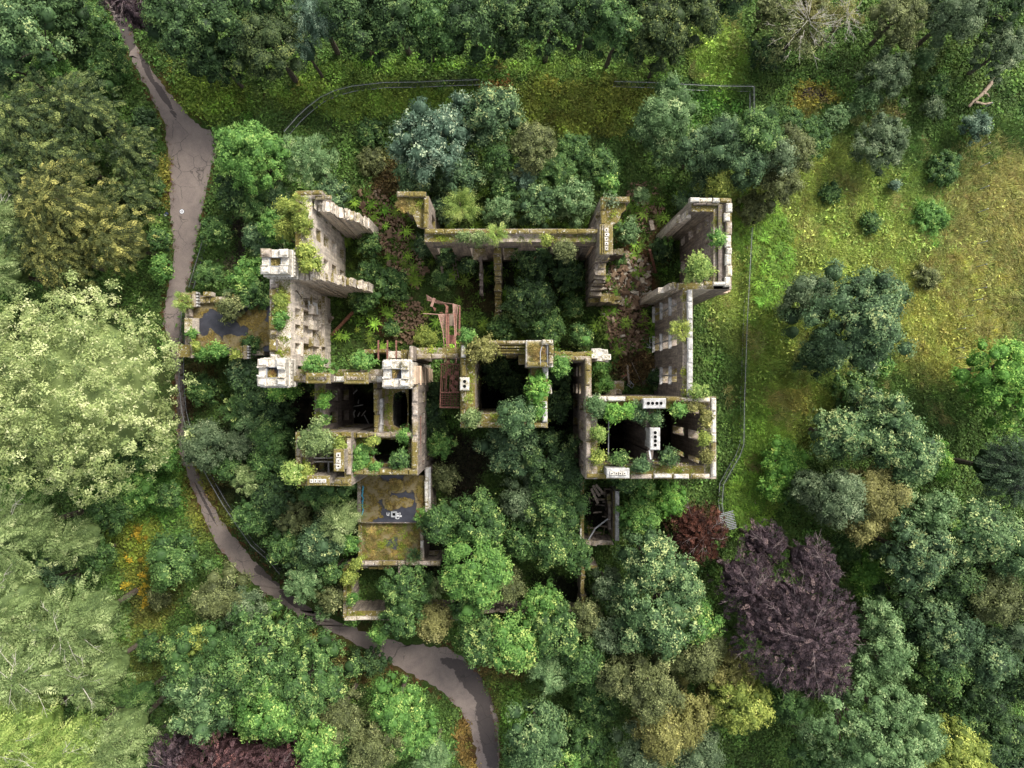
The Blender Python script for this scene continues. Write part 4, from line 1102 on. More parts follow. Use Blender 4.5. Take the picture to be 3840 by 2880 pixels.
# timbers hanging on
# ------------------------------------------------------------------ entrance porch
porch = empty('entrance_porch', (*W(840, 1230), 0), label='stone carriage porch with black mossy flat roof and battlemented corner piers beside the drive', cat='porch')
def onp(f, *a, **k): return f(*a, **k)
def shift(parent):      # children were written in world coordinates
    for o in parent.children: o.matrix_parent_inverse = Matrix.Translation(-parent.location)
zr = 6.0
def roof_mesh(rect, z, th, blobs, name, parent, nx=60, ny=60):
    x0, y0, x1, y1 = wrect(rect, z); V = []; F = []; A = []
    gx_, gy_ = np.meshgrid(np.linspace(x0, x1, nx + 1), np.linspace(y0, y1, ny + 1)); FN = (fbm(gx_, gy_, 1.6), fbm(gy_ + 9, gx_, 1.9))
    for j in range(ny + 1):
        for i in range(nx + 1):
            x = x0 + (x1 - x0) * i / nx; y = y0 + (y1 - y0) * j / ny
            V.append((x, y, z)); m = 0
            for (px, py, rx, ry, s) in blobs:
                bx, by = W(px, py, z); q = math.hypot((x + .5 * FN[0][j][i] - bx) / (rx * .031), (y + .5 * FN[1][j][i] - by) / (ry * .031))
                m = max(m, s * max(0, min(1, 1.6 - q)))
            A.append(m)
    for j in range(ny):
        for i in range(nx): a = j * (nx + 1) + i; F.append((a, a + 1, a + nx + 2, a + nx + 1))
    n = len(V); V += [(x0, y0, z - th), (x1, y0, z - th), (x1, y1, z - th), (x0, y1, z - th)]
    c = (0, nx, (nx + 1) * (ny + 1) - 1, (nx + 1) * ny)
    for i in range(4): F.append((c[i], n + i, n + (i + 1) % 4, c[(i + 1) % 4]))
    F.append((n + 3, n + 2, n + 1, n)); A += [0] * 4
    me = bpy.data.meshes.new(name); me.from_pydata(V, [], F)
    at = me.attributes.new('moss', 'FLOAT', 'POINT'); at.data.foreach_set('value', np.array(A, np.float32)); me.update()
    return link(name, me, M['bitumen'], parent)
roof_mesh((718, 1130, 1012, 1318), zr, .4, [(735, 1150, 45, 40, 1), (790, 1135, 60, 16, 1), (860, 1150, 50, 30, .9), (935, 1200, 40, 30, 1), (975, 1250, 45, 50, .95), (890, 1285, 60, 22, 1), (770, 1290, 60, 30, 1), (728, 1270, 26, 40, .9), (792, 1262, 22, 18, .85), (840, 1275, 10, 12, .9), (960, 1170, 40, 30, .9)], 'flat_roof', porch)
wall(porch, (694, 1150, 722, 1300), zr + .1, M['stone'], ops=[(y_(1225, 6), 3.0, -.3, 4.2)])
wall(porch, (722, 1316, 990, 1332), zr + .1, M['stone'], ops=[(x_(800, 6), 2.6, -.3, 4.2), (x_(945, 6), 2.6, -.3, 4.2)])
wall(porch, (722, 1112, 990, 1130), zr + .1, M['stone'], ops=[(x_(800, 6), 2.6, -.3, 4.2), (x_(945, 6), 2.6, -.3, 4.2)])
coping(porch, (736, 1115, 846, 1135), zr + .75, M['cream'], .95, round_=.2)
coping(porch, (730, 1312, 858, 1326), zr + .6, M['stone'], 1.2)
x0, y0, x1, y1 = wrect((687, 1188, 726, 1252), zr + 1.5)
MB().box(x0, y0, zr, x1, y1, zr + 1.5, taper=.14).build('parapet_block', M['cream'], porch)
coping(porch, (703, 1156, 718, 1187), zr + .7, M['stone'], .8); coping(porch, (703, 1254, 718, 1290), zr + .7, M['stone'], .8)
for rc in ((655, 1288, 730, 1342), (858, 1294, 927, 1346), (652, 1092, 735, 1150), (860, 1096, 930, 1150)):
    x0, y0, x1, y1 = wrect(rc, zr + 1.6)
    pb = MB(); pb.box(x0 + .3, y0 + .2, -.3, x1 - .3, y1 - .2, zr + .6)
    pier = pb.build('corner_pier', M['stone'], porch)
    MB().box(x0 + .1, y0 + .1, zr + .6, x1 - .75, y1 - .1, zr + 1.0).build('pier_cap', M['mossy'], pier)
    MB().box(x1 - .5, y0, zr + .6, x1 - .1, y1, zr + 1.5).build('pier_parapet', M['stone'], pier)
    for i in range(5):
        yy = y0 + (y1 - y0) * (i + .5) / 5
        MB().box(x1 - .16, yy - .1, zr + .75, x1 + .12, yy + .1, zr + 1.35).build('dentil', M['grey'], pier)
        if rc[0] < 700: MB().box(x0 - .02, yy - .1, zr + .6, x0 + .2, yy + .1, zr + 1.1).build('dentil', M['stone'], pier)
for a in (770, 930):
    MB().box(*W(a, 1112, 6.6), zr, *W(a + 30, 1096, 6.6), zr + 1.2).build('parapet_block', M['cream'], porch)
shift(porch)

# ------------------------------------------------------------------ flat-roofed annex
annex = empty('flat_roofed_annex', (*W(1480, 1950), 0), label='low annex with black bitumen flat roof, moss mounds and painted numbers, south of the castle', cat='annex')
za = 6.4
roof_mesh((1352, 1782, 1593, 1958), za, .4, [(1485, 1822, 26, 24, 1), (1545, 1810, 32, 40, .9), (1580, 1850, 22, 60, 1), (1468, 1890, 28, 24, 1), (1525, 1885, 22, 18, .9), (1390, 1830, 60, 50, 1), (1575, 1930, 24, 20, .9), (1375, 1920, 50, 40, .8), (1428, 1935, 12, 10, .7)], 'flat_roof', annex)
roof_mesh((1354, 1962, 1582, 2102), za - .9, .4, [(1390, 2040, 52, 90, 1), (1480, 1985, 100, 26, 1), (1460, 2085, 90, 26, 1), (1545, 2040, 44, 80, 1)], 'flat_roof', annex)
wall(annex, (1340, 1782, 1353, 1958), za + .1, M['stone']); wall(annex, (1343, 1962, 1356, 2102), za - .7, M['mossy'])
wall(annex, (1592, 1750, 1614, 1925), za + .5, M['stone'], ops=grid_ops(y_(1925, 6), y_(1750, 6), 3, 1.0, [(1, 3)])); coping(annex, (1593, 1752, 1606, 1922), za + .9, M['white'], 1.3, round_=.05); wall(annex, (1607, 1752, 1615, 1920), za + .62, M['grey'], z0=za + .4)
wall(annex, (1354, 1958, 1590, 1962), za + .02, M['dark'], z0=0)
wall(annex, (1576, 1965, 1590, 2100), za - .5, M['stone']); coping(annex, (1578, 1972, 1588, 2055), za - .1, M['white'], 1.0, round_=.05)
wall(annex, (1318, 2106, 1650, 2122), za - .3, M['stone'], ops=[(x_(1610, 6), 1.2, 1, 3.5)]); coping(annex, (1318, 2104, 1650, 2120), za, M['stone'], 1.3, round_=.06)
wall(annex, (1320, 2122, 1470, 2136), za - 1, M['mossy'], rag=.5); wall(annex, (1493, 2120, 1508, 2165), za - .2, M['stone'])
# vent with a black sheet painted for its shaded shaft, the painted marks and the blue rope
vx0, vy0, vx1, vy1 = wrect((1466, 1919, 1487, 1940), za + .35)
mb = MB()
for (a, b, c, d) in ((vx0, vy0, vx1, vy0 + .14), (vx0, vy1 - .14, vx1, vy1), (vx0, vy0 + .14, vx0 + .14, vy1 - .14), (vx1 - .14, vy0 + .14, vx1, vy1 - .14)): mb.box(a, b, za + .01, c, d, za + .35, jit=.01)
vent = mb.build('roof_vent', M['steel'], annex)
MB().box(vx0 + .14, vy0 + .14, za + .02, vx1 - .14, vy1 - .14, za + .04).build('vent_shade_sheet', M['opening_shade'], vent)
def stroke(pts, w, z, mb):
    P = [W(a, b, z) for a, b in pts]
    for a, b in zip(P[:-1], P[1:]): mb.beam((*a, z + .012), (*b, z + .012), w, .006)
mb = MB(); z = za + .004
for pts in ([(1451, 1922), (1451, 1931), (1454, 1933), (1456, 1930)], [(1459, 1922), (1458, 1935)], [(1457, 1927), (1462, 1926)],
            [(1488, 1924), (1488, 1928), (1491, 1928), (1491, 1924)], [(1495, 1924), (1493, 1925), (1495, 1927), (1493, 1928)], [(1498, 1923), (1501, 1923), (1500, 1926), (1498, 1928), (1502, 1928)],
            [(1490, 1931), (1490, 1937)], [(1494, 1931), (1496, 1932), (1494, 1934), (1496, 1936), (1493, 1937), (1492, 1935), (1494, 1931)], [(1498, 1932), (1500, 1932), (1500, 1934), (1498, 1937), (1501, 1937)], [(1503, 1933), (1506, 1934), (1505, 1938), (1502, 1937), (1503, 1933)],
            [(1497, 1939), (1496, 1944), (1491, 1946), (1487, 1945), (1484, 1942)], [(1483, 1945), (1483, 1940), (1488, 1942)]):
    stroke(pts, .06, z, mb)
mb.build('painted_writing', M['graffiti'], annex)
mb = MB()
pts = [(*W(1360 + 2 * math.sin(i * .9), 1822 + i * 5.6, za + .1), za + .1 + .05 * math.sin(i)) for i in range(21)]
mb.tube(pts, .07, 6)
pts = [(p[0] + .14 * math.sin(i * 1.7), p[1], p[2] + .05) for i, p in enumerate(pts[:14])]
mb.tube(pts, .04, 5)
shift(annex)
mb.build('blue_rope', M['blue'], None, label='length of faded blue rope lying along the annex roof edge', cat='rope')

# ------------------------------------------------------------------ yard ruin at the bottom and roofless side building
yard = empty('yard_ruin', (*W(1400, 2220), 0), label='mossy low walled yard ruin beside the bend of the drive', cat='ruin')
zy = 4.8
wall(yard, (1288, 2120, 1318, 2326), zy - .2, M['mossy'], ops=[(y_(2190, 4.8), 1.0, 1.2, 3.2)]); coping(yard, (1287, 2130, 1299, 2318), zy + .15, M['mossy'], 1.4, round_=.05)
wall(yard, (1318, 2290, 1720, 2326), zy - .2, M['mossy'], ops=[(x_(1500, 4.8), 1.4, 0, 3)]); coping(yard, (1290, 2313, 1500, 2326), zy + .15, M['cream'], 1.5, round_=.05)
wall(yard, (1700, 2290, 2170, 2302), zy - .8, M['stone'], rag=.6, name='broken_wall')
wall(yard, (2178, 2120, 2194, 2290), zy, M['mossy'], rag=.3)
wall(yard, (2194, 2122, 2240, 2134), zy, M['stone'], rag=.2)
mb = MB()
for i in range(9): a = random.uniform(1540, 1620); b = random.uniform(2150, 2190); p = W(a, b, 2); q = W(a + random.uniform(-40, 40), b + random.uniform(-20, 20), 2); MB().beam((*p, 1.6 + random.random()), (*q, 2.2 + random.random()), .2, .2).build('charred_beam', M['redwood'], yard)
shift(yard)
side = empty('roofless_outbuilding', (*W(2250, 1950), 0), label='narrow roofless outbuilding full of fallen timbers, below the south-east block', cat='outbuilding')
wall(side, (2176, 1800, 2190, 2115), 5.0, M['mossy']); coping(side, (2175, 1800, 2182, 2110), 5.2, M['white'], 1.4, round_=.04)
wall(side, (2308, 1842, 2322, 2028), 5.0, M['grey'], ops=grid_ops(y_(2028, 5), y_(1842, 5), 2, 1.0, [(1.2, 3)])); wall(side, (2300, 1842, 2307, 2024), 4.3, M['mossy'])
wall(side, (2190, 2028, 2300, 2046), 4.2, M['stone'], rag=.5); wall(side, (2280, 1850, 2292, 1990), 3.4, M['dark'], rag=.3)
for i in range(26):
    a, b = random.uniform(2200, 2290), random.uniform(1830, 2020); hz = random.random() < .7
    p = W(a, b, 2.0); q = W(a + (random.uniform(30, 60) if hz else random.uniform(-12, 12)), b + (random.uniform(-6, 6) if hz else random.uniform(20, 50)), 2.0)
    MB().beam((*p, 1.2 + random.random() * 1.2), (*q, 1.2 + random.random() * 1.2), random.uniform(.08, .2), .08).build('fallen_timber', random.choice((M['timber'], M['dark'], M['timber'])), side)
for (a, b, c, d) in ((2222, 1818, 2250, 1862), (2216, 1830, 2244, 1890), (2232, 1815, 2262, 1850)):
    p, q = W(a, b, 3.6), W(c, d, 3.6); MB().beam((*p, 4), (*q, 3.2), .3, .05).build('loose_board', M['timber'], side)
p = [(*W(a, b, 3.5), 3.5) for a, b in ((2206, 2026), (2232, 1982), (2280, 1945))]
MB().tube(p, .1, 6).build('fallen_pipe', M['steel'], side)
shift(side)

# ------------------------------------------------------------------ rusty fire escape
fe = empty('fire_escape', (*W(1690, 1350), 0), label='collapsed rusty steel fire escape hanging on the west face of the central tower', cat='fire escape')
z = 12.6
def P3(a, b, zz): return (*W(a, b, zz), zz)
mb = MB()
for (a, b, c, d) in ((1656, 1364, 1724, 1366), (1656, 1364, 1650, 1528), (1650, 1528, 1723, 1529), (1654, 1472, 1724, 1470)): mb.tube([P3(a, b, z), P3(c, d, z)], .07, 5)
for x in (1664, 1671, 1678, 1692, 1700, 1708, 1716, 1722): mb.tube([P3(x, 1366, z), P3(x - 2, 1400, z - .2), P3(x - 5 + random.uniform(-2, 2), 1470, z - .3)], random.uniform(.03, .07), 5)
mb.build('hanging_frame', M['rust'], fe)
for i in range(0, 26, 2):
    x, y = random.uniform(1655, 1718), random.uniform(1476, 1524)
    if i < 13: pts = [P3(1652, 1474 + i * 4.2, z - .2), P3(1722, 1474 + i * 4.2, z - .2 - .5 * random.random())]
    else: pts = [P3(1655 + (i - 13) * 5.2, 1472, z - .3), P3(1652 + (i - 13) * 5.3, 1527, z - .6)]
    MB().tube(pts, .035, 4).build('grating_bar', M['rust'], fe)
for i in range(16):
    x, y = random.uniform(1668, 1712), random.uniform(1375, 1465); s = random.uniform(.12, .35)
    a, b = W(x, y, z); m_ = MB(); m_.v += [(a - s, b - s * .6, z), (a + s * .4, b - s, z - .2), (a + s, b + s * .3, z), (a, b + s, z + .1), (a - s * .7, b + s * .5, z - .1)]; m_.f.append((0, 1, 2, 3, 4)); m_.build('torn_plate', M['rust'], fe)
zb_ = 10.5
mb = MB(); mb.box(*W(1675, 1222, zb_), zb_, *W(1704, 1180, zb_), zb_ + .06); mb.build('landing_plate', simple('rusted_chequer_plate', (.10, .075, .05), (.26, .20, .15), 9), fe)
for (y0_, y1_) in ((1290, 1256),): MB().box(*W(1673, y0_, zb_), zb_, *W(1709, y1_, zb_), zb_ + .06).build('landing_plate', M['rust'], fe)
for x in (1674, 1681, 1706): MB().beam(P3(x, 1178, zb_ + .05), P3(x + 3, 1362, z), .16, .2).build('side_girder', M['rust'], fe)
MB().tube([P3(1698, 1140, zb_ + 1), P3(1701, 1180, zb_ + 1), P3(1707, 1280, zb_ + 1.2), P3(1712, 1360, z + .6)], .045, 5).build('handrail', M['rust_pale'], fe)
MB().tube([P3(1644, 1180, zb_), P3(1652, 1210, zb_ + .5), P3(1661, 1245, zb_ + .8), P3(1666, 1300, zb_ + 1), P3(1668, 1360, z + .4)], .045, 5).build('handrail', M['rust_pale'], fe)
MB().tube([P3(1717, 1148, zb_), P3(1713, 1185, zb_), P3(1711, 1260, zb_ + .3)], .045, 5).build('handrail', M['rust_pale'], fe)
MB().tube([P3(1586, 1176, zb_), P3(1645, 1179, zb_), P3(1706, 1178, zb_)], .05, 5).build('handrail', M['rust_pale'], fe)
for i in range(17):
    y = 1182 + i * 5.2; xl = 1645 + i * 1.15
    MB().beam(P3(xl, y, zb_), P3(1673, y, zb_), .10, .05).build('stair_tread', M['rust_pale'], fe)
for i in range(11):
    y = 1142 + i * 4.0; MB().beam(P3(1698, y, zb_ - .3), P3(1714, y + 2, zb_ - .3), .09, .05).build('stair_tread', M['rust_pale'], fe)
zz = 6.0
MB().tube([P3(1600, 1126, zz), P3(1640, 1133, zz + 1), P3(1700, 1140, zb_ - .5), P3(1726, 1148, zb_ - .3)], .05, 5).build('handrail', M['rust_pale'], fe)
for k in range(8):
    MB().tube([P3(1598 + k * .5, 1105 + k * 3, zz), P3(1626 + k * 3, 1122 + k * 2.6, zz - .5), P3(1660 + 4 * k, 1133 + k, zz + 1)], .03, 4).build('bent_bar', M['rust_pale'], fe)
MB().beam(P3(1629, 1118, zz + .8), P3(1618, 1150, zz + .8), .3, .12).build('loose_plate', M['rust_pale'], fe)
for pts in ([(1665, 1138), (1682, 1148), (1680, 1172), (1670, 1176), (1672, 1152)], [(1622, 1150), (1636, 1156), (1631, 1170)], [(1646, 1172), (1658, 1170), (1664, 1177)]):
    m_ = MB(); m_.v += [P3(a, b, zb_ - 1 + random.uniform(-.2, .2)) for a, b in pts]; m_.f.append(tuple(range(len(pts)))); m_.build('torn_plate', M['rust'], fe)
MB().beam(P3(1724, 1150, zb_), P3(1723, 1250, zb_), .18, .2).build('side_girder', M['rust'], fe)
MB().beam(P3(1713, 1248, zb_), P3(1724, 1258, zb_), .2, .1).build('side_girder', M['rust'], fe)
for (a, b) in ((1652, 1366), (1722, 1366)): MB().tube([P3(a, b, z), (*W(a, b, z), 0)], .06, 5).build('support_post', M['rust'], fe)
shift(fe)
# ------------------------------------------------------------------ palisade fences
def fence(pts, label, h=2.3, gaps=()):
    P = [W(a * DS, b * DS, h) for a, b in pts]
    f = empty('palisade_fence', (*P[0], 0), label=label, cat='fence', group='palisade fences round the ruin')
    pk = MB(); rails = MB(); posts = []
    for i in range(len(P) - 1):
        a = Vector((*P[i], 0)); b = Vector((*P[i+1], 0)); L = (b - a).length; d = (b - a) / L; s = Vector((-d.y, d.x, 0))
        za_, zb2 = ground_h(a.x, a.y), ground_h(b.x, b.y)
        for k in range(int(L / .17)):
            p = a + d * (k * .17 + .05); z = za_ + (zb2 - za_) * k * .17 / L
            q = p + s * .05
            pk.beam((q.x, q.y, z + .05), (q.x + random.uniform(-.01, .01), q.y, z + h + random.uniform(-.03, .03)), .06, .02)
        for zz in (.45, h - .35):
            rails.beam((a.x, a.y, za_ + zz), (b.x, b.y, zb2 + zz), .05, .05)
        n = max(1, round(L / 2.75))
        for k in range(n + (i == len(P) - 2)):
            p = a + d * (L * k / n); z = za_ + (zb2 - za_) * k / n
            posts.append((p.x, p.y, z))
    for o in (pk.build('picket', M['picket'], f, kind='stuff'), rails.build('rail', M['steel'], f)): pass
    pm = MB().box(-.05, -.04, -.2, .05, .04, h - .05).mesh('post')
    for p in posts: link('post', pm, M['steel'], f, loc=Vector(p) + f.location)
    shift(f)
    return f
fence([(612,283),(640,250),(662,229),(690,207),(720,193),(758,184),(830,176),(900,173),(960,171),(1035,170)], 'curved grey palisade fence round the bramble bank north of the castle')
fence([(1328,174),(1400,176),(1500,180),(1560,183),(1631,184),(1630,256)], 'straight palisade fence with a right-angled corner, north-east of the castle')
fence([(1628,490),(1624,560),(1617,690),(1613,790),(1610,860),(1608,960),(1600,985),(1580,1020),(1565,1048),(1562,1090),(1565,1112)], 'long palisade fence down the meadow east of the castle')
fence([(438,507),(427,545),(415,585),(405,620)], 'short palisade fence beside the drive, above the entrance porch', 2.0)
fence([(392,645),(388,700),(384,760),(384,830),(390,890),(402,940)], 'palisade fence between the drive and the entrance porch, half under the linden', 2.0)
fence([(436,1015),(455,1050),(478,1090),(505,1130),(540,1180),(580,1215),(602,1242)], 'palisade fence following the lower curve of the drive', 2.0)
# two panels that have fallen flat
pt = empty('collapsed_fence_panel', (*WD(1572, 1128, .8), .6), rz=.2, label='collapsed pale palisade panel lying flat beside the brown dead tree', cat='fence panel')
pk = MB()
for i in range(11): pk.beam((-1.1 + (i % 2) * .05, -1.0 + i * .21, .0), (1.0, -1.0 + i * .21 + .12, .12), .09, .02)
pk.build('picket', M['steel'], pt, kind='stuff')
MB().beam((-.7, -1.1, -.2), (-.7, 1.2, -.2), .05, .04).build('rail', M['steel'], pt); MB().beam((.6, -1.1, -.1), (.6, 1.2, -.1), .05, .04).build('rail', M['steel'], pt)

# ------------------------------------------------------------------ drone pad and bags on the drive
px, py = W(682, 793, .06)
pad = empty('landing_pad', (px, py, .05), label='small round drone landing pad with a white ring and letter on the drive', cat='landing pad')
def disc(r0, r1, z, n=40, z0=None):
    m_ = MB()
    for r in (r0, r1):
        for i in range(n): m_.v.append((r * math.cos(6.2832 * i / n), r * math.sin(6.2832 * i / n), z))
    for i in range(n): j = (i + 1) % n; m_.f.append((i, j, j + n, i + n)) if r0 > 0 else None
    if r0 == 0: m_.v = m_.v[n:]; m_.f = [tuple(range(n))]
    return m_
d = MB(); n = 40
for z in (-.01, .01):
    for i in range(n): d.v.append((.30 * math.cos(6.2832 * i / n), .30 * math.sin(6.2832 * i / n), z))
d.f = [tuple(range(n, 2*n)), tuple(range(n - 1, -1, -1))] + [(i, (i+1) % n, (i+1) % n + n, i + n) for i in range(n)]
d.build('mat', M['navy'], pad)
disc(.17, .255, .015).build('white_ring', M['whitepl'], pad)
m_ = MB(); m_.box(-.10, .05, .011, .10, .10, .016); m_.box(-.10, -.10, .011, .10, -.05, .016); m_.box(-.035, -.05, .011, .035, .05, .016)
m_.build('letter', M['whitepl'], pad)

def rucksack(loc, rz, label, mat):
    t = empty('rucksack', loc, rz=rz, label=label, cat='rucksack')
    def blob(sx, sy, sz, z0, x0=0, y0=0, n=12, rings=6):
        m_ = MB()
        for j in range(rings + 1):
            v = -math.pi / 2 + math.pi * j / rings
            for i in range(n):
                a = 6.2832 * i / n; c = math.copysign(abs(math.cos(a)) ** .6, math.cos(a)); s = math.copysign(abs(math.sin(a)) ** .6, math.sin(a))
                q = max(.02, math.cos(v)) ** .5
                m_.v.append((x0 + sx * c * q, y0 + sy * s * q, z0 + sz * math.copysign(abs(math.sin(v)) ** .8, math.sin(v))))
        for j in range(rings):
            for i in range(n): a = j * n + i; b = j * n + (i + 1) % n; m_.f.append((a, b, b + n, a + n))
        m_.f.append(tuple(range(n))[::-1]); m_.f.append(tuple(range(rings * n, rings * n + n)))
        return m_
    blob(.24, .16, .16, .18).build('bag', mat, t)
    blob(.15, .06, .10, .16, 0, -.18).build('front_pocket', mat, t)
    for s in (-1, 1): MB().tube([(s * .08, .15, .30), (s * .10, .22, .24), (s * .10, .22, .12), (s * .08, .16, .05)], .018, 5).build('strap', M['black'], t)
    return t
a, b = W(600, 805, .2); rucksack((a, b, ground_h(a, b)), .25, 'black rucksack lying on the verge at the left edge of the drive', M['black'])
a, b = W(625, 801, .2); rucksack((a, b, .03), -.5, 'black and navy bag at the drive edge, beside a white case', M['navy'])
a, b = W(620, 807, .2)
cs = empty('equipment_case', (a, b, .03), rz=.3, label='small white hard case beside the navy bag at the drive edge', cat='case')
MB().stone(-.12, -.15, 0, .12, .15, .16, .03, .003).build('case_body', M['whitepl'], cs); MB().stone(-.12, -.15, .165, .12, .15, .24, .03, .003).build('lid', M['whitepl'], cs)
MB().tube([(-.05, -.16, .12), (-.05, -.2, .13), (.05, -.2, .13), (.05, -.16, .12)], .01, 5).build('handle', M['black'], cs)

# ------------------------------------------------------------------ fallen masonry inside the ruin
blocks = []
for v in range(8):
    mb = MB(); a, b, c = random.uniform(.7, 1.3), random.uniform(.45, .75), random.uniform(.35, .6)
    mb.stone(-a/2, -b/2, -c/2, a/2, b/2, c/2, .07, .07); me = mb.mesh('fallen_stone'); me.materials.append(M['rubble']); blocks.append(me)
def in_poly(x, y, poly):
    c = False; j = len(poly) - 1
    for i in range(len(poly)):
        if (poly[i][1] > y) != (poly[j][1] > y) and x < (poly[j][0] - poly[i][0]) * (y - poly[i][1]) / (poly[j][1] - poly[i][1]) + poly[i][0]: c = not c
        j = i
    return c
def heap(poly, n, smin, smax, label=None, group=None, layers=1.0, stuff=False):
    xs = [p[0] for p in poly]; ys = [p[1] for p in poly]; out = []
    while len(out) < n:
        x, y = random.uniform(min(xs), max(xs)), random.uniform(min(ys), max(ys))
        if in_poly(x, y, poly): out.append((x, y))
    big = MB() if stuff else None
    for (x, y) in out:
        wx, wy = W(x, y, 1.5); s = random.uniform(smin, smax); z = ground_h(wx, wy) + .12 * s + random.random() ** 2 * .5 * layers
        rot = (random.uniform(-.5, .5), random.uniform(-.5, .5), random.uniform(0, 6.28))
        me = random.choice(blocks)
        if stuff:
            Mx = Matrix.Translation((wx, wy, z)) @ Matrix.Rotation(rot[2], 4, 'Z') @ Matrix.Rotation(rot[0], 4, 'X') @ Matrix.Scale(s, 4)
            k = len(big.v)
            for v in me.vertices: big.v.append(tuple(Mx @ v.co))
            for p in me.polygons: big.f.append(tuple(k + i for i in p.vertices))
        else:
            o = bpy.data.objects.new('fallen_stone', me); o.location = (wx, wy, z); o.rotation_euler = rot; o.scale = (s, s, s)
            o['label'] = label; o['category'] = 'stone'; o['group'] = group; col.objects.link(o)
    if stuff: return big.build('stone_rubble', M['rubble'], None, kind='stuff', label=label, cat='rubble')
PA = [(2285,945),(2330,940),(2400,950),(2448,990),(2450,1130),(2380,1160),(2300,1130),(2262,1080),(2285,1010)]
PB = [(2262,1120),(2420,1130),(2440,1260),(2400,1330),(2300,1330),(2250,1200)]
PC = [(1340,700),(1420,700),(1500,800),(1560,900),(1600,1010),(1560,1090),(1480,1040),(1420,900),(1350,790)]
PD = [(1480,1100),(1560,1120),(1600,1180),(1560,1290),(1480,1290),(1440,1200)]
PE = [(2380,660),(2480,680),(2500,780),(2450,880),(2380,840),(2340,760)]
heap(PA, 165, .5, 1.0, 'broken brown sandstone block in the heap between the five-pot stack and the north-east pavilion', 'fallen stones in the north-east heap', 1.3)
heap(PB, 100, .4, .85, 'brown stone block scattered over the court floor south of the large stone heap', 'fallen stones on the east court floor')
heap(PC, 30, .45, .9, 'dark block lying among weeds between the two north wings', 'fallen stones in the north-west gap')
heap(PA, 420, .2, .45, 'small broken stones filling the gaps of the north-east heap', stuff=True, layers=1.0)
heap(PB, 700, .15, .4, 'small broken stones over the east court floor', stuff=True)
heap(PC, 800, .15, .42, 'dark broken stones strewn in the north-west gap', stuff=True)
heap(PD, 380, .15, .4, 'dark broken stones by the fire escape', stuff=True)
heap(PE, 360, .15, .42, 'brown broken stones outside the north-east gap', stuff=True)
# fallen timbers, each its own thing
def timber(p, q, z1, z2, w, h, mat, label, name='fallen_beam'):
    a, b = W(*p, z1), W(*q, z2); c = Vector(((a[0] + b[0]) / 2, (a[1] + b[1]) / 2, 0))
    g1, g2 = ground_h(*a), ground_h(*b); zc = (g1 + z1 + g2 + z2) / 2
    MB().beam((a[0] - c.x, a[1] - c.y, g1 + z1 - zc), (b[0] - c.x, b[1] - c.y, g2 + z2 - zc), w, h).build(name, mat, None, loc=(c.x, c.y, zc), label=label, cat='beam', group='fallen timbers in the court')
timber((1240,1260),(1325,1170), .3, 1.2, .35, .3, M['redwood'], 'thick reddish beam leaning by the foot of the west front')
timber((1216,1228),(1248,1190), .3, 2.2, .3, .25, M['timber'], 'grey beam propped at the foot of the west front, left of the reddish beam')
timber((2345,1370),(2355,1440), .4, .9, .22, .18, M['timber'], 'upright pale plank beside the white frame in the east court')
timber((2405,1440),(2460,1395), .3, .8, .3, .25, M['dark'], 'dark beam lying near the south-east block')
timber((2320,1430),(2345,1408), .5, .6, .1, .1, M['timber'], 'thin pale batten left of the upright plank')
timber((2325,1413),(2347,1405), .5, .6, .22, .1, M['redwood'], 'short orange board by the upright plank')
timber((2362,1360),(2397,1424), .3, .5, .08, .08, M['timber'], 'thin diagonal batten right of the upright plank')
timber((2320,1340),(2370,1290), .3, .5, .08, .08, M['timber'], 'thin pale pole lying across the east court floor')
timber((1655,985),(1662,1045), .4, .6, .3, .2, M['timber'], 'pale plank below the west end of the north wall')
timber((1698,985),(1712,1050), .4, .8, .12, .1, M['timber'], 'left rail of a broken ladder below the north wall')
timber((1706,970),(1720,1042), .4, .8, .12, .1, M['timber'], 'right rail of a broken ladder below the north wall')
for i, (a, b, c, d) in enumerate(((1697,1012,1712,1010),(1695,1030,1714,1034),(1700,1000,1710,997))):
    timber((a, b), (c, d), .7, .7, .08, .08, M['timber'], ('upper', 'lowest', 'middle')[i] + ' loose rung of the broken ladder below the north wall', 'ladder_rung')
for i, (a, b, c, d) in enumerate(((1318,1482,1340,1462),(1322,1560,1332,1538),(1330,1565,1326,1545),(1342,1562,1350,1545),(1356,1560,1372,1540),(1366,1556,1384,1590),(1320,1525,1362,1518),(1345,1500,1343,1512))):
    timber((a, b), (c, d), .5, .8, .12, .12, M['grey'], ('pale beam below the second chimney stack, highest of the beams in the dark room', 'leftmost short stick on the dark room floor', 'second short stick on the dark room floor, crossing the leftmost', 'third short stick on the dark room floor', 'slanting stick right of the middle on the dark room floor', 'longest slanting beam on the dark room floor, at right', 'long thin batten lying level across the dark room', 'tiny upright stick above the level batten in the dark room')[i])
timber((2440,828),(2447,865), .8, 1.0, .5, .4, M['timber'], 'weathered stump-like timber above the green ferns outside the north-east gap')
# standing steel post in the east court
t = empty('steel_post', (*W(2457, 1020, 0), 0), label='tall rusty steel post standing in the east court beside the stone heap', cat='post')
p0, p1 = W(2460, 1022, .5), W(2456, 918, 9.0)
MB().beam((W(2462,1024,.5)[0] - t.location.x, W(2462,1024,.5)[1] - t.location.y, .2), (p1[0] - t.location.x, p1[1] - t.location.y, 6.0), .22, .26).build('post_shaft', M['rust'], t)
MB().box(-.3, -.3, 0, .3, .3, .12).build('foot_plate', M['rust'], t)
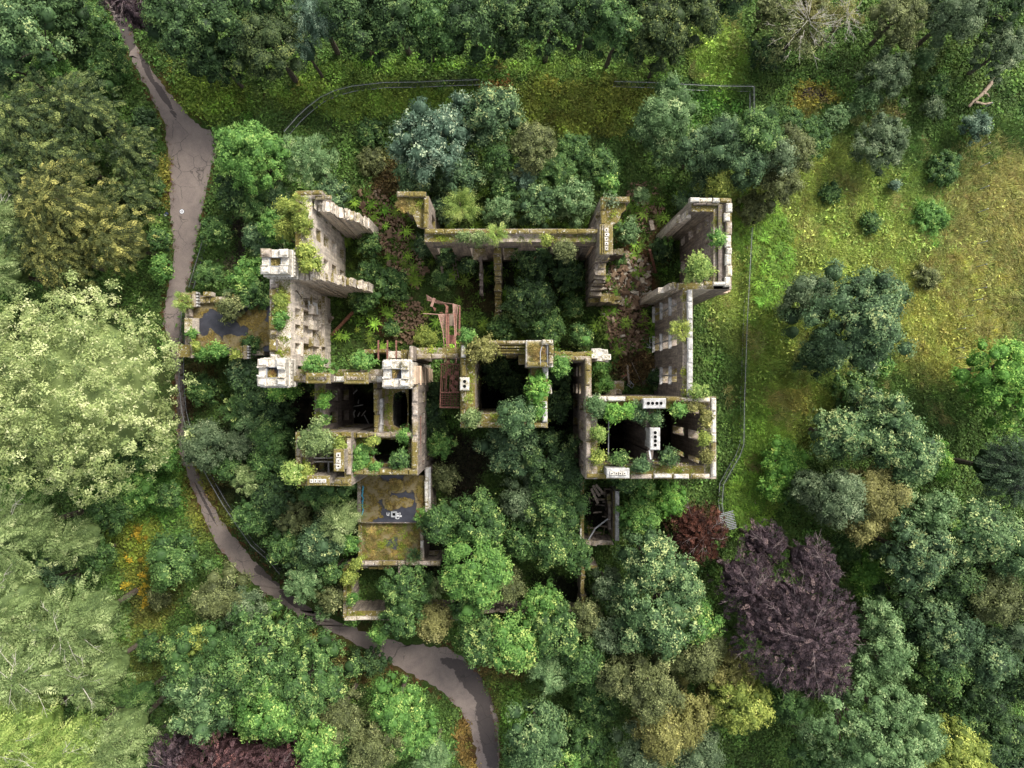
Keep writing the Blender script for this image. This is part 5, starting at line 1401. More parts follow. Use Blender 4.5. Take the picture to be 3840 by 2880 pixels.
# white bed frame remains
fr = empty('white_metal_frame', (*W(2455, 1285, .8), ground_h(*W(2455, 1285, .8)) + .5), label='empty white metal window frame lying in the east court', cat='window frame')
c = fr.location
def pl(a, b): w_ = W(a, b, .8); return (w_[0] - c.x, w_[1] - c.y, .1)
mb = MB()
for a, b in (((2437,1265),(2470,1265)),((2470,1265),(2470,1301)),((2470,1301),(2437,1301)),((2437,1301),(2437,1265))): mb.tube([pl(*a), pl(*b)], .05, 5)
mb.build('outer_frame', M['whitepl'] if False else M['steel'], fr)
MB().tube([pl(2455,1265), pl(2455,1301)], .04, 5).build('glazing_bar', M['steel'], fr)
MB().tube([pl(2437,1284), pl(2470,1284)], .03, 5).build('glazing_bar', M['steel'], fr)
MB().tube([pl(2410,1270), pl(2436,1300)], .05, 5).build('loose_rail', M['steel'], fr)
MB().tube([pl(2418,1300), pl(2463,1310)], .05, 5).build('loose_rail', M['steel'], fr)
MB().tube([pl(2464,1305), pl(2472,1390)], .05, 5).build('loose_rail', M['steel'], fr)
fr = empty('broken_chair_frame', (*W(2365, 1440, .8), ground_h(*W(2365, 1440, .8)) + .4), label='bent tubular steel frame at the foot of the upright plank', cat='frame')
c = fr.location
MB().tube([pl(2352,1425), pl(2375,1443), pl(2368,1456), pl(2350,1443), pl(2362,1427)], .05, 5).build('tube_frame', M['steel'], fr)
MB().tube([pl(2358,1448), pl(2367,1432)], .035, 5).build('cross_bar', M['steel'], fr)

# fallen trunks and dead branches in the meadow
def dead_log(pts, radii, z, label, mat, name='fallen_log'):
    P = [WD(a, b, z) for a, b in pts[0]]; c = Vector((*P[0], ground_h(*P[0])))
    t = empty(name, c, label=label, cat='log')
    for k, pp in enumerate(pts):
        Q = [WD(a, b, z) for a, b in pp]
        MB().tube([(q[0] - c.x, q[1] - c.y, ground_h(*q) - c.z + z * (.4 + .6 * (1 - i / len(Q))) + .15) for i, q in enumerate(Q)], list(np.linspace(*radii[k], len(Q))), 7).build('stem' if k == 0 else 'branch_stub', mat, t)
    return t
DL = simple('grey_dead_wood', (.14, .10, .075), (.42, .33, .25), 5, .95, .1)
dead_log([[(2146,170),(2138,184),(2120,205),(2100,222),(2094,230)],[(2122,203),(2132,204),(2137,209)],[(2104,222),(2125,226),(2142,222)]], [(.24,.16),(.14,.06),(.16,.10)], .7, 'grey forked dead trunk lying in the scrub at the top right', DL)
dead_log([[(1618,1012),(1624,1030),(1627,1052),(1631,1075),(1632,1098)],[(1620,1018),(1612,1022)]], [(.07,.17),(.05,.02)], .3, 'long thin dead branch on the grass right of the collapsed fence', DL, 'fallen_branch')
dead_log([[(2098,470),(2116,510),(2128,540)],[(2128,540),(2150,600),(2168,660)]], [(.07,.06),(.06,.03)], .1, 'thin buried pipe line crossing the straw coloured meadow', M['bark'], 'old_pipe')

# ------------------------------------------------------------------ undergrowth (geometry nodes, instanced leaf clumps)
def clump_mesh(kind, v):
    if kind == 'leafy':
        n = 64; P = rng.normal(size=(n, 3)) * np.array([.28, .28, .12]) + [0, 0, .22]
        N_ = unit(rng.normal(size=(n, 3)) * .5 + [0, 0, 1]); D = rdir(n); L = rng.uniform(.14, .32, n); w = L * .8
    elif kind == 'fern':
        k = 11; P = []; N_ = []; D = []; L = []; w = []
        a0 = rng.uniform(0, 6.28)
        for i in range(k):
            a = a0 + 6.283 * i / k + rng.uniform(-.2, .2); ln = rng.uniform(.45, .75)
            for t in (.25, .6, .9):
                P.append((math.cos(a) * ln * t, math.sin(a) * ln * t, .25 + .25 * math.sin(t * 2.6))); D.append((math.cos(a), math.sin(a), .5 - t)); N_.append((math.cos(a) * (t - .4), math.sin(a) * (t - .4), 1)); L.append(ln * .5); w.append(.3 * (1.15 - t))
        P, N_, D, L, w = map(np.array, (P, N_, D, L, w)); N_ = unit(N_ + 0.0); D = unit(D); n = len(P)
    elif kind == 'grass':
        n = 64; a = rng.uniform(0, 6.28, n); r = rng.random(n) * .35; lean = rng.normal(size=2) * .35
        D = unit(np.stack([np.cos(a) * .5 + .9 + lean[0], np.sin(a) * .5 + lean[1], np.full(n, .55)], 1)); P = np.stack([np.cos(a) * r, np.sin(a) * r, np.full(n, .12)], 1) + D * .16
        N_ = unit(np.cross(D, rdir(n)) + [0, 0, .8]); L = rng.uniform(.35, .75, n); w = rng.uniform(.04, .09, n)
    else:
        n = 60; P = rng.normal(size=(n, 3)) * np.array([.30, .30, .035]) + [0, 0, .07]
        N_ = unit(rng.normal(size=(n, 3)) * .4 + [0, 0, 1]); D = rdir(n); L = rng.uniform(.10, .2, n); w = L * .85
    me = leaf_mesh('clump_' + kind, P, N_, D, L, w, rng.normal(.5, .2, n)); me.materials.append(M['plant']); return me
def scatter(name, label, kinds, pts, zc, scale, colr, flat_rot=None):
    cc = bpy.data.collections.new(name + '_sources')
    for i, kd in enumerate(kinds):
        o = bpy.data.objects.new('%02d_%s' % (i, kd), clump_mesh(kd, i)); cc.objects.link(o)
    me = bpy.data.meshes.new(name); n = len(pts)
    me.vertices.add(n); me.vertices.foreach_set('co', np.column_stack([pts, zc]).astype(np.float32).ravel())
    a = me.attributes.new('gcol', 'FLOAT_COLOR', 'POINT'); c4 = np.ones((n, 4), np.float32); c4[:, :3] = np.clip(colr, 0, 1); a.data.foreach_set('color', c4.ravel())
    rz = rng.uniform(0, 6.28, n) if flat_rot is None else flat_rot
    a = me.attributes.new('rotz', 'FLOAT_VECTOR', 'POINT'); a.data.foreach_set('vector', np.stack([rng.normal(0, .15, n), rng.normal(0, .15, n), rz], 1).astype(np.float32).ravel())
    a = me.attributes.new('sc', 'FLOAT', 'POINT'); a.data.foreach_set('value', np.asarray(scale, np.float32))
    a = me.attributes.new('pick', 'INT', 'POINT'); a.data.foreach_set('value', rng.integers(0, len(kinds), n).astype(np.int32))
    me.update()
    o = link(name, me, M['plant'], kind='stuff', label=label, cat='undergrowth')
    ng = bpy.data.node_groups.new(name, 'GeometryNodeTree')
    ng.interface.new_socket('Geometry', in_out='INPUT', socket_type='NodeSocketGeometry'); ng.interface.new_socket('Geometry', in_out='OUTPUT', socket_type='NodeSocketGeometry')
    gi = ng.nodes.new('NodeGroupInput'); go = ng.nodes.new('NodeGroupOutput')
    ip = ng.nodes.new('GeometryNodeInstanceOnPoints'); ci = ng.nodes.new('GeometryNodeCollectionInfo')
    ci.inputs['Collection'].default_value = cc; ci.inputs['Separate Children'].default_value = True; ci.inputs['Reset Children'].default_value = True
    def na(nm, t): q = ng.nodes.new('GeometryNodeInputNamedAttribute'); q.data_type = t; q.inputs['Name'].default_value = nm; return [s for s in q.outputs if s.enabled and s.name == 'Attribute'][0]
    L = ng.links.new
    L(gi.outputs[0], ip.inputs['Points']); L(ci.outputs[0], ip.inputs['Instance']); ip.inputs['Pick Instance'].default_value = True
    L(na('pick', 'INT'), ip.inputs['Instance Index'])
    er = ng.nodes.new('FunctionNodeEulerToRotation'); L(na('rotz', 'FLOAT_VECTOR'), er.inputs[0]); L(er.outputs[0], ip.inputs['Rotation'])
    L(na('sc', 'FLOAT'), ip.inputs['Scale']); L(ip.outputs[0], go.inputs[0])
    md = o.modifiers.new('scatter', 'NODES'); md.node_group = ng
    return o
def cand(n, x0=-70, x1=70, y0=-54, y1=54):
    return np.column_stack([rng.uniform(x0, x1, n), rng.uniform(y0, y1, n)])
def rectmask(P, r, z=0, pad=0):
    x0, y0, x1, y1 = wrect(r, z)
    return (P[:, 0] > x0 - pad) & (P[:, 0] < x1 + pad) & (P[:, 1] > y0 - pad) & (P[:, 1] < y1 + pad)
def ell(P, dx, dy, rx, ry):
    a, b = WD(dx, dy); return np.hypot((P[:, 0] - a) / (rx * DS / PPM), (P[:, 1] - b) / (ry * DS / PPM)) < 1
BLD = [((722, 1112, 1010, 1332), 6), ((1352, 1782, 1593, 2102), 6), ((1103, 1385, 1434, 1434), 15), ((1108, 1620, 1568, 1822), 15), ((1012, 1045, 1085, 1434), 15), ((1108, 714, 1166, 1010), 15),
       ((1726, 1278, 1781, 1603), 16), ((1781, 1278, 2052, 1325), 16), ((1781, 1553, 2052, 1603), 16), ((1995, 1325, 2052, 1553), 16), ((1434, 1353, 1550, 1450), 16), ((2195, 1487, 2240, 1795), 15), ((2640, 1487, 2686, 1796), 15),
       ((2240, 1487, 2640, 1532), 15), ((2240, 1746, 2640, 1796), 15), ((2560, 1083, 2598, 1487), 15), ((2676, 745, 2743, 1085), 15)]
def blocked(P, rd=.35):
    m = road_dist(P[:, 0], P[:, 1]) < rd
    for r, z in BLD: m |= rectmask(P, r, z)
    m |= ell(P, 175, 845, 205, 215)          # deep under the linden
    return m
def holes(P): # bare floors inside the buildings, their shade painted into the ground colour
    m = np.zeros(len(P), bool)
    for r in ((1222, 1434, 1402, 1620), (1146, 1646, 1292, 1790), (1417, 1436, 1545, 1757), (2240, 1532, 2640, 1746)): m |= rectmask(P, r, 12)
    for e in ((650, 880, 45, 45), (1340, 945, 60, 60)): m |= ell(P, *e)
    return m
MEAD = lambda P: ell(P, 1800, 560, 300, 330) | ell(P, 2130, 520, 230, 260) | ell(P, 1650, 700, 90, 330) | ell(P, 2050, 720, 190, 190)
STRAW = lambda P: ell(P, 2130, 500, 150, 210) | ell(P, 2170, 640, 110, 120)
def mott(P): return np.exp(.30 * fbm(P[:, 0], P[:, 1], 1.3) + .25 * fbm(P[:, 1] + 5, P[:, 0], .5))[:, None]
def jitcol(c, s=.25):
    return c * np.exp(rng.normal(0, s, (len(c), 1))) * (1 + rng.normal(0, .06, (len(c), 3)))
P = cand(44000); P = P[~blocked(P) & ~holes(P)]
pn = fbm(P[:, 0], P[:, 1], .45) + rng.normal(0, .25, len(P))
court = rectmask(P, (1250, 720, 2540, 1330), 0)
keep = ~(MEAD(P) & (rng.random(len(P)) < .45)) & ~(court & (rng.random(len(P)) < .84)) & ~(STRAW(P) & (rng.random(len(P)) < .75))
P, pn = P[keep], pn[keep]
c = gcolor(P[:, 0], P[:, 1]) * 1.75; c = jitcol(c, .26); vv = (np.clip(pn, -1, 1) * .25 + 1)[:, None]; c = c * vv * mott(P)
# weeds in the court are a fresher green than the soil they stand in
ct = rectmask(P, (1250, 720, 2540, 1330), 0); c[ct] = jitcol(np.tile(np.array(srgb('#4f6a2a')), (ct.sum(), 1)), .35)
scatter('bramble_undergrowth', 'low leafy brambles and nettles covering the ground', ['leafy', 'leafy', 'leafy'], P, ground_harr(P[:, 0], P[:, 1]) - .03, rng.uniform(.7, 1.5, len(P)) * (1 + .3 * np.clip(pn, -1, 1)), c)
P = cand(30000); P = P[~blocked(P, .05) & ~holes(P)]; P = P[~(MEAD(P) & (rng.random(len(P)) < .3)) & ~(rectmask(P, (1250, 720, 2540, 1330)) & (rng.random(len(P)) < .6))]
c = jitcol(gcolor(P[:, 0], P[:, 1]) * 1.35, .3)
scatter('creeping_ground_plants', 'small creeping plants and moss between the brambles', ['creep', 'creep'], P, ground_harr(P[:, 0], P[:, 1]), rng.uniform(.7, 1.3, len(P)), c)
P = cand(60000, 18, 72, -30, 54); P = P[~blocked(P)]; mm_ = MEAD(P) | ell(P, 1550, 110, 60, 110) | (STRAW(P)); P = P[mm_]
st = STRAW(P); c = gcolor(P[:, 0], P[:, 1]) * 1.55
mixs = (fbm(P[:, 0], P[:, 1], .5) > .35) & (rng.random(len(P)) < .7) | (st & (rng.random(len(P)) < .6))
c[mixs] = c[mixs] * .35 + np.array(srgb('#a8a468')) * .65; c = jitcol(c, .2) * mott(P)
rot = 1.0 * fbm(P[:, 0], P[:, 1], .16) * 2.5 + rng.normal(0, .45, len(P)) + .9
scatter('meadow_grass', 'long tangled green and straw coloured meadow grass', ['grass', 'grass', 'grass'], P, ground_harr(P[:, 0], P[:, 1]), rng.uniform(.8, 1.7, len(P)), c, rot)
# ferns and docks
P = cand(420, -24, 24, -2, 24); P = P[rectmask(P, (1200, 720, 2560, 1340)) & ~blocked(P)]
c = jitcol(np.tile(np.array(srgb('#6f8f34')), (len(P), 1)), .35)
scatter('ferns', 'bright green ferns growing in the rubble of the court', ['fern', 'fern', 'fern'], P, ground_harr(P[:, 0], P[:, 1]) + .1, rng.uniform(.6, 1.7, len(P)), c)
P = cand(3200, 22, 36, -20, 24); P = P[ell(P, 1660, 560, 50, 110) | ell(P, 1620, 1080, 60, 60) | ell(P, 1620, 500, 40, 80)]
scatter('ferns', 'tall dock and fern bed along the east fence', ['fern', 'fern', 'leafy'], P, ground_harr(P[:, 0], P[:, 1]) + .1, rng.uniform(.8, 1.5, len(P)), jitcol(np.tile(np.array(srgb('#6f9236')), (len(P), 1)), .3))
# autumn-yellow leaves lower left, leaf litter along the drive
P = cand(240, -62, -45, -36, -2); P = P[ell(P, 300, 1200, 30, 90) | ell(P, 345, 1215, 22, 40) | ell(P, 320, 1300, 30, 40)]
scatter('yellowing_shrubs', 'yellow and orange leaves on the shrubs in the lower left clearing', ['leafy', 'leafy'], P, ground_harr(P[:, 0], P[:, 1]) + .5, rng.uniform(.6, 1.1, len(P)), jitcol(np.tile(np.array(srgb('#a8902f')), (len(P), 1)), .35))
P = cand(160000); rdv = road_dist(P[:, 0], P[:, 1]); P = P[(rdv > -.55) & (rdv < .5) & (rng.random(len(P)) < np.where(rdv < 0, .35, 1))]
scatter('leaf_litter', 'brown fallen leaves along both edges of the drive', ['creep'], P, np.maximum(.0, ground_harr(P[:, 0], P[:, 1])) - .01, rng.uniform(.25, .6, len(P)), jitcol(np.tile(np.array(srgb('#5a3c26')), (len(P), 1)), .4))
# weeds and grass on wall tops
def walltop(rects, n, colr, kinds, smin, smax, name, label):
    PP = []; ZZ = []
    areas = []
    for r, z in rects: x0, y0, x1, y1 = wrect(r, z); areas.append((x1 - x0) * (y1 - y0))
    areas = np.array(areas) / sum(areas)
    for (r, z), a in zip(rects, areas):
        x0, y0, x1, y1 = wrect(r, z); k = max(3, int(n * a))
        PP.append(np.column_stack([rng.uniform(min(x0 + .1, x1 - .1), max(x0 + .1, x1 - .1), k), rng.uniform(min(y0 + .1, y1 - .1), max(y0 + .1, y1 - .1), k)])); ZZ.append(np.full(k, z))
    PP = np.concatenate(PP); ZZ = np.concatenate(ZZ); kp = (fbm(PP[:, 0], PP[:, 1], 1.1) + rng.normal(0, .3, len(PP))) > -.1; PP, ZZ = PP[kp], ZZ[kp]
    scatter(name, label, kinds, PP, ZZ - .03, rng.uniform(smin, smax, len(PP)), jitcol(np.tile(np.array(srgb(colr)), (len(PP), 1)), .3))
WT = [((1040,1050,1085,1350),15.2),((1128,735,1166,1000),15.2),((1103,1385,1434,1410),15.2),((1180,1450,1220,1620),13.6),((1752,1300,1780,1600),16.2),((1781,1292,1972,1325),16.2),((1781,1553,2052,1585),16.2),((1995,1376,2033,1553),16.2),
      ((2218,1510,2240,1740),15.2),((2240,1506,2640,1532),15.2),((2240,1746,2640,1776),15.2),((2640,1510,2668,1776),15.2),((2560,1085,2577,1487),15.2),((2676,760,2705,1060),15.2),((1600,878,2240,905),12.2),((1492,738,1590,800),12.1),((2274,760,2340,835),12.8),
      ((1320,1622,1400,1757),13.0),((1433,1450,1470,1630),12.0),((1320,1757,1545,1770),14.75),((1115,1640,1145,1815),15.6),((1560,1304,1720,1325),12.6),((2076,1318,2215,1335),14.6),((1293,2130,1318,2320),4.6),((1300,2295,1420,2312),4.6),((1356,1965,1575,2100),5.5),((1430,1965,1575,1985),5.5)]
walltop(WT, 950, '#7e8a34', ['creep', 'creep', 'leafy'], .35, .8, 'wall_top_weeds', 'moss and small yellow-green weeds along the wall tops')
WG = [((1498,738,1560,790),12.1),((1985,1290,2040,1355),19.25),((1000,975,1052,990),17.95),((1000,1395,1042,1420),17.95),((1468,1378,1496,1410),17.95),((1465,1802,1505,1838),6.4),((1450,1880,1490,1905),6.4),((1568,1800,1588,1880),6.4),((1400,2070,1490,2098),5.5),((1375,1985,1410,2070),5.5),((1430,1965,1500,1990),5.5),((1515,1995,1560,2040),5.5)]
walltop(WG, 420, '#a09058', ['grass', 'grass'], .5, 1.1, 'dry_grass_tufts', 'tufts of dry straw coloured grass on the turret and annex roofs')
# ------------------------------------------------------------------ trees and bushes: x, y, radius (overview pixels), top height, kind, leaf colours, label
T = tree
# left side, top to bottom
T(60,85,88,15,'syc','bluel','pale green lobed broadleaf tree in the top left corner')
T(20,25,55,16,'silver','larch','feathery yellow-green crown cut by the top left corner of the picture')
T(133,168,38,8,'leafy','bright','small bright green tree below the pale top left broadleaf')
T(25,150,45,10,'syc','blue','blue-green crown at the left edge below the corner tree')
T(150,30,60,11,'syc','dgreen','dark green tree at the top, between the corner tree and the drive')
T(205,60,42,6,'bush','green','dense green thicket left of the drive at the very top')
T(228,130,48,5,'bush','green','dense thicket beside the drive, below the topmost one',1.3)
T(180,110,36,6,'bush','dgreen','dark thicket right of the small bright green tree')
T(80,270,98,13,'yew','yew','dark yew at the left edge under the blue-green crown')
T(200,250,92,12,'yew','yew','mid-green yew with arching sprays, upper one beside the drive')
T(290,330,62,8,'yew','yew','low yew spreading to the drive verge, level with the forked junction',1.2)
T(150,350,90,12,'yew','yew','deep green yew in the middle of the left yew grove')
T(35,390,70,12,'yew','yew','dark yew against the left edge, middle of the grove')
T(315,265,30,4,'bush','dgreen','dark round bush on the left verge near the drive junction')
T(295,430,66,7,'yew','yew','green yew reaching the left verge above the landing pad')
T(170,455,112,14,'yew','yewy','large yellowish yew in the lower yew grove')
T(270,525,88,12,'yew','yewy','large golden-green yew nearest the drive, left of the rucksack')
T(150,560,86,12,'yew','yewy','golden-green yew just above the big linden')
T(80,530,70,11,'yew','yew','green yew left of the golden ones')
T(25,470,55,12,'larch','larch','feathery pale larch at the left edge, half way up')
T(18,590,62,13,'larch','larch','feathery pale larch at the left edge above the linden')
T(345,520,28,4,'bush','green','leafy green shrub at the left verge below the bags')
T(352,580,26,4,'bush','bright','leafy shrub on the left verge right above the linden',1.3)
T(340,405,22,3.5,'bush','green','small shrub on the left verge level with the feathery grove')
T(172,845,207,20,'linden','linden','huge pale cream-green flowering linden filling the left side',1.03,zr=.55)
T(335,900,40,9,'linden','linden','lower right skirt of pale foliage beside the huge linden',1.2)
T(300,985,34,6,'bush','green','green shrub under the lower right of the linden')
T(360,985,30,4,'bush','bright','bright shrub on the grass verge below the linden')
T(300,1060,52,5,'bush','bright','bright leafy thicket in the clearing below the linden')
T(365,1070,30,4,'bush','green','leafy shrub just left of the narrow drive below the linden')
T(245,1100,50,6,'bush','green','green thicket at the left of the lower clearing')
T(60,1140,105,16,'larch','larch','sweeping grey-green larch at the left edge below the linden')
T(175,1160,70,12,'fir','larch','feathery fir-like crown between the sweeping larch and the clearing')
T(205,1195,42,7,'leafy','green','broadleaf shrub tree beside the yellow autumn shrubs')
T(378,1212,62,8,'syc','green','rounded mid-green sycamore standing alone left of the lower drive')
T(110,1250,48,9,'leafy','blue','blue-green bushy tree among the pale larches')
T(40,1300,100,17,'larch','larch','pale larch at the left edge, third from the linden')
T(195,1330,105,16,'larch','larch','pale larch with dead white boughs next to the lower clearing')
T(110,1420,110,18,'larch','larch','large pale larch showing curved bare boughs, lower left')
T(230,1440,80,15,'larch','larch','larch with a bowed white bough, right side of the pale grove')
T(60,1560,125,19,'larch','larchb','bright lime-green larch at the bottom left corner')
T(170,1600,90,18,'larch','larchb','lime larch at the bottom edge, second from the corner')
T(270,1580,88,16,'fir','larch','feathery green crown with long sprays left of the purple beech')
T(310,1500,50,9,'fir','green','green feathery tree above the purple beech on the bottom edge')
T(330,1395,34,4,'bush','green','low thicket in the clearing left of the large green tree')
T(345,1290,26,3,'bush','olive','low olive thicket in the middle of the lower clearing')
# bottom left
T(480,1285,58,10,'fine','olive','olive soft-leaved tree left of the drive, above the big green tree')
T(535,1315,46,9,'fine','willow','grey-green willow between the olive tree and the drive')
T(430,1400,66,13,'lime','green','left end crown of the big green group, bottom left')
T(560,1400,112,15,'lime','green','large mid-green tree in the middle of the bottom left group')
T(470,1485,86,14,'lime','bluel','green tree with pale tips above the purple beech')
T(672,1455,84,14,'lime','green','green tree of the bottom left group nearest the drive')
T(600,1510,84,15,'lime','bright','yellow-green tree directly above the purple beech')
T(440,1370,28,13,'leafy','ygreen','small yellow-tinted crown on the left of the green group')
T(740,1535,62,11,'fine','olive','grey olive willow at the bottom, left of the bright green one')
T(700,1590,60,13,'lime','bright','bright tipped crown at the bottom edge right of the purple beech')
T(858,1518,58,11,'leafy','bright','bright green tree between the olive willow and the bend of the drive')
T(820,1590,64,11,'fine','olive','olive tree at the bottom edge left of the feathery one')
T(890,1570,58,10,'leafy','bright','bright green tree right of the olive willow, at the bottom')
T(760,1640,50,10,'leafy','green','green tree cut by the bottom edge right of the purple beech')
T(940,1625,52,9,'fir','silvg','feathery pale green conifer at the bottom edge beside the drive')
T(505,1640,120,15,'beech','purpler','reddish purple copper beech cut by the bottom edge',.8)
T(400,1620,70,13,'beech','purple','dark purple copper beech crown at the bottom edge, left part')
T(620,1640,62,13,'beech','purpler','reddish purple beech crown at the bottom edge, right part')
T(800,1425,44,4,'bush','dgreen','low dark thicket along the inside of the drive bend',.7)
T(712,1392,26,4,'bush','green','low thicket under the green group beside the drive',.7)
T(655,1345,30,4,'bush','green','leafy verge thicket just below the lower drive',.6)
T(590,1315,26,3,'bush','bright','small verge shrub below the narrow part of the drive',.7)
# top strip
T(300,35,46,11,'beech','purple','pinkish purple beech hanging over the drive at the top')
T(262,10,36,12,'beech','purple','very dark purple crown at the top edge over the drive')
T(395,40,72,13,'syc','dgreen','dark broadleaf at the top edge right of the purple beech')
T(420,107,58,12,'syc','dgreen','dark tree right of the drive, below the top row')
T(500,58,80,13,'syc','dgreen','dark green broadleaf in the top row, second from the drive')
T(480,140,46,10,'leafy','dgreen','dark tree at the lower edge of the top wood near the junction')
T(590,107,78,13,'fine','yew','brown-tipped green tree at the lower edge of the top wood')
T(590,25,62,13,'syc','dgreen','dark crown at the top edge above the brown-tipped tree')
T(690,40,72,13,'fir','silv','silvery fir with hanging sprays at the top')
T(660,107,36,11,'fir','silv','silvery hanging spray crown below the silvery fir')
T(770,45,74,13,'syc','dgreen','dark green tree right of the silvery fir')
T(860,40,72,13,'syc','dgreen','dark green crown in the middle of the top wood')
T(830,5,50,13,'fine','olive','olive tinted crown at the top edge, middle of the wood')
T(945,50,70,13,'syc','green','slightly lighter crown in the top wood above the fence')
T(1020,62,66,13,'syc','dgreen','dark crown of the top wood, above the brown bramble patch')
T(1100,35,72,13,'lime','dgreen','dark crown at the top edge, right of the middle')
T(1185,58,62,13,'leafy','dgreen','dark leafy crown hanging lowest in the middle of the top wood')
T(1265,30,66,13,'lime','dgreen','dark green crown left of the large yellow-green one')
T(1330,74,58,13,'lime','green','green crown at the lower left of the large yellow-green tree')
T(1400,45,78,13,'lime','yew','large yellow-green tree at the right end of the top wood')
T(1480,30,70,13,'lime','yew','yellow-green crown at the right end of the top wood, top edge')
T(1430,103,50,12,'lime','yew','lowest hanging crown at the right end of the top wood')
T(800,95,42,9,'leafy','dgreen','small dark tree under the top wood, left of centre')
T(930,103,34,6,'bush','dgreen','low dark bush at the foot of the top wood, centre')
T(1090,99,34,6,'bush','dgreen','low dark bush at the foot of the top wood, right of centre')
T(1560,-20,60,13,'lime','dgreen','dark crown at the top edge just left of the open strip')
# top right
T(1720,75,80,9,'bare','olive','half-bare hawthorn with brown twigs, top right')
T(1740,40,50,8,'fine','olivey','yellow leaning crown above the half-bare hawthorn')
T(1810,55,44,8,'bare','olivey','thin yellow-green tree with white dead twigs')
T(1655,120,40,4,'bush','dgreen','dark low bush left of the half-bare hawthorn')
T(1660,30,36,6,'bush','olive','olive bush on the right side of the open strip, top edge')
T(1935,45,62,9,'fine','olive','olive-green rounded willow near the top edge')
T(2050,40,66,10,'fine','willow','grey-green willow near the top edge, right of the olive one')
T(2150,15,60,10,'leafy','dgreen','dark tree in the top right corner')
T(2150,120,52,8,'finet','willow','grey-green willow bush below the top right corner')
T(1912,165,52,6,'finet','willow','grey-green willow bush right of the bitumen patch')
T(1870,215,28,4,'finet','silvg','small silvery bush left of the dock leaves')
T(1995,128,26,3.5,'bush','silvg','small blue-green shrub between the grey willows')
T(2020,190,30,3,'bush','green','low green shrub left of the forked dead trunk')
T(1802,258,30,3.5,'finet','silvg','round grey-green dwarf willow, upper middle right')
T(1840,238,17,2.5,'finet','silvg','tiny grey-green shrub touching the round dwarf willow')
T(1898,312,62,7,'finet','willow','round dark-centred willow standing alone in the scrub')
T(2105,275,32,4,'bush','silv','blue-green bush in the scrub at the far right')
T(2015,235,24,3,'finet','willow','small pale bush beside the earthy patch on the right')
T(1930,402,13,1.8,'bush','silv','tiny blue shrub on the meadow')
T(2035,365,36,2.2,'bush','green','low leafy thicket at the edge of the straw meadow',1.2)
T(2010,470,40,1.6,'bush','bright','flat light green bramble mound in the meadow')
T(1880,480,26,1.6,'bush','green','low thicket in the middle of the upper meadow')
T(1790,420,24,1.8,'bush','green','low thicket beside the faint meadow track')
T(1745,300,46,6,'finet','green','green willow bush right of the tall tree group')
T(1700,270,34,5,'finet','green','green willow bush above the tree group by the fence corner')
T(1440,255,58,9,'fine','silvg','pale bluish-green crown inside the fence corner',1.25)
T(1400,275,42,8,'fine','silvg','left lobe crown of the pale bluish-green tree inside the fence corner')
T(1440,335,34,7,'finet','silvg','lowest crown of the pale bluish tree by the footpath')
T(1500,330,48,9,'fine','blue','dark blue-green willow left of the tall tree group')
T(1560,320,58,10,'fine','blue','blue-green tree in the group behind the north-east pavilion')
T(1625,300,62,11,'fine','green','mid-green willow crown just below the fence corner')
T(1665,345,52,10,'fine','willow','grey-green willow in the middle of the group')
T(1600,365,50,10,'fine','blue','dark willow crown above the north-east pavilion')
T(1705,330,44,9,'fine','olive','olive willow on the right side of the group',1.1)
T(1680,400,48,8,'fine','olive','olive willow lowest of the group, beside the meadow')
T(1525,395,38,6,'finet','blue','dark bush touching the left of the yellow-green wall bush')
T(1550,405,34,8,'finet','ygreen','yellow-green bush behind the north-east pavilion parapet')
T(1625,450,38,4,'finet','olive','low olive bush right of the north-east pavilion')
T(1475,440,30,4,'silver','blue','dark feathery bush outside the north-east gap')
T(1380,425,22,3.5,'silver','silvg','pale green bush outside the north-east gap')
# right side
T(1830,705,112,14,'syc','blue','large dark blue-green tree standing alone in the meadow',.98)
T(1740,640,56,9,'fine','willow','grey-green willow behind the upper left of the large lone tree')
T(1900,640,44,10,'syc','blue','upper right crown of the large lone tree')
T(1760,770,44,8,'syc','dgreen','lower left dark crown of the large lone tree')
T(1840,850,46,4,'bush','green','green bramble thicket between the lone tree and the double tree')
T(1900,790,30,3,'bush','bright','bright brambles on the right below the lone tree')
T(2000,600,30,2,'bush','olive','bramble mound on the slope right of the lone tree')
T(1805,935,60,11,'syct','bluel','left crown of the double blue-green tree')
T(1900,925,72,12,'syct','bluel','upper crown of the double blue-green tree')
T(1945,985,66,12,'syct','bluel','right hand crown of the double blue-green tree')
T(1860,870,34,8,'syct','blue','top fringe crown of the double blue-green tree')
T(1690,1000,50,5,'leafy','vivid','vivid green elder thicket left of the double tree',1.2)
T(1720,1060,36,5,'leafy','green','green thicket left of the grey willow pair')
T(1665,1050,34,4,'leafy','vivid','vivid green shrub right of the fallen branch')
T(2150,800,72,11,'lime','vivid','vivid yellow-green tree at the right edge',.95)
T(2190,870,60,10,'lime','vivid','vivid green tree at the right edge, lower crown')
T(2120,845,34,7,'leafy','vivid','small bright crown at the left foot of the vivid tree')
T(2155,1010,86,13,'layer','conif','dark layered cedar-like conifer at the right edge',1.05)
T(1800,1070,66,11,'fine','willow','pale grey-green willow of the willow pair')
T(1885,1065,70,11,'fine','khaki','golden khaki willow of the willow pair')
T(1850,1120,52,9,'fine','khaki','lower golden crown of the willow pair')
T(1740,1050,40,8,'fine','willow','darker left crown of the grey willow')
T(2020,1000,30,6,'leafy','vivid','narrow vivid green shrub between the double tree and the conifer',1.6)
T(1990,1110,60,12,'syc','silvg','pale blue-green crown right of the golden willow')
T(1960,1190,78,13,'syct','blue','blue-green crown with pale tips below the golden willow')
T(2090,1140,72,14,'syct','bluel','blue-green crown below the layered conifer')
T(2170,1180,74,14,'syc','bluel','pale blue-green crown at the right edge below the conifer')
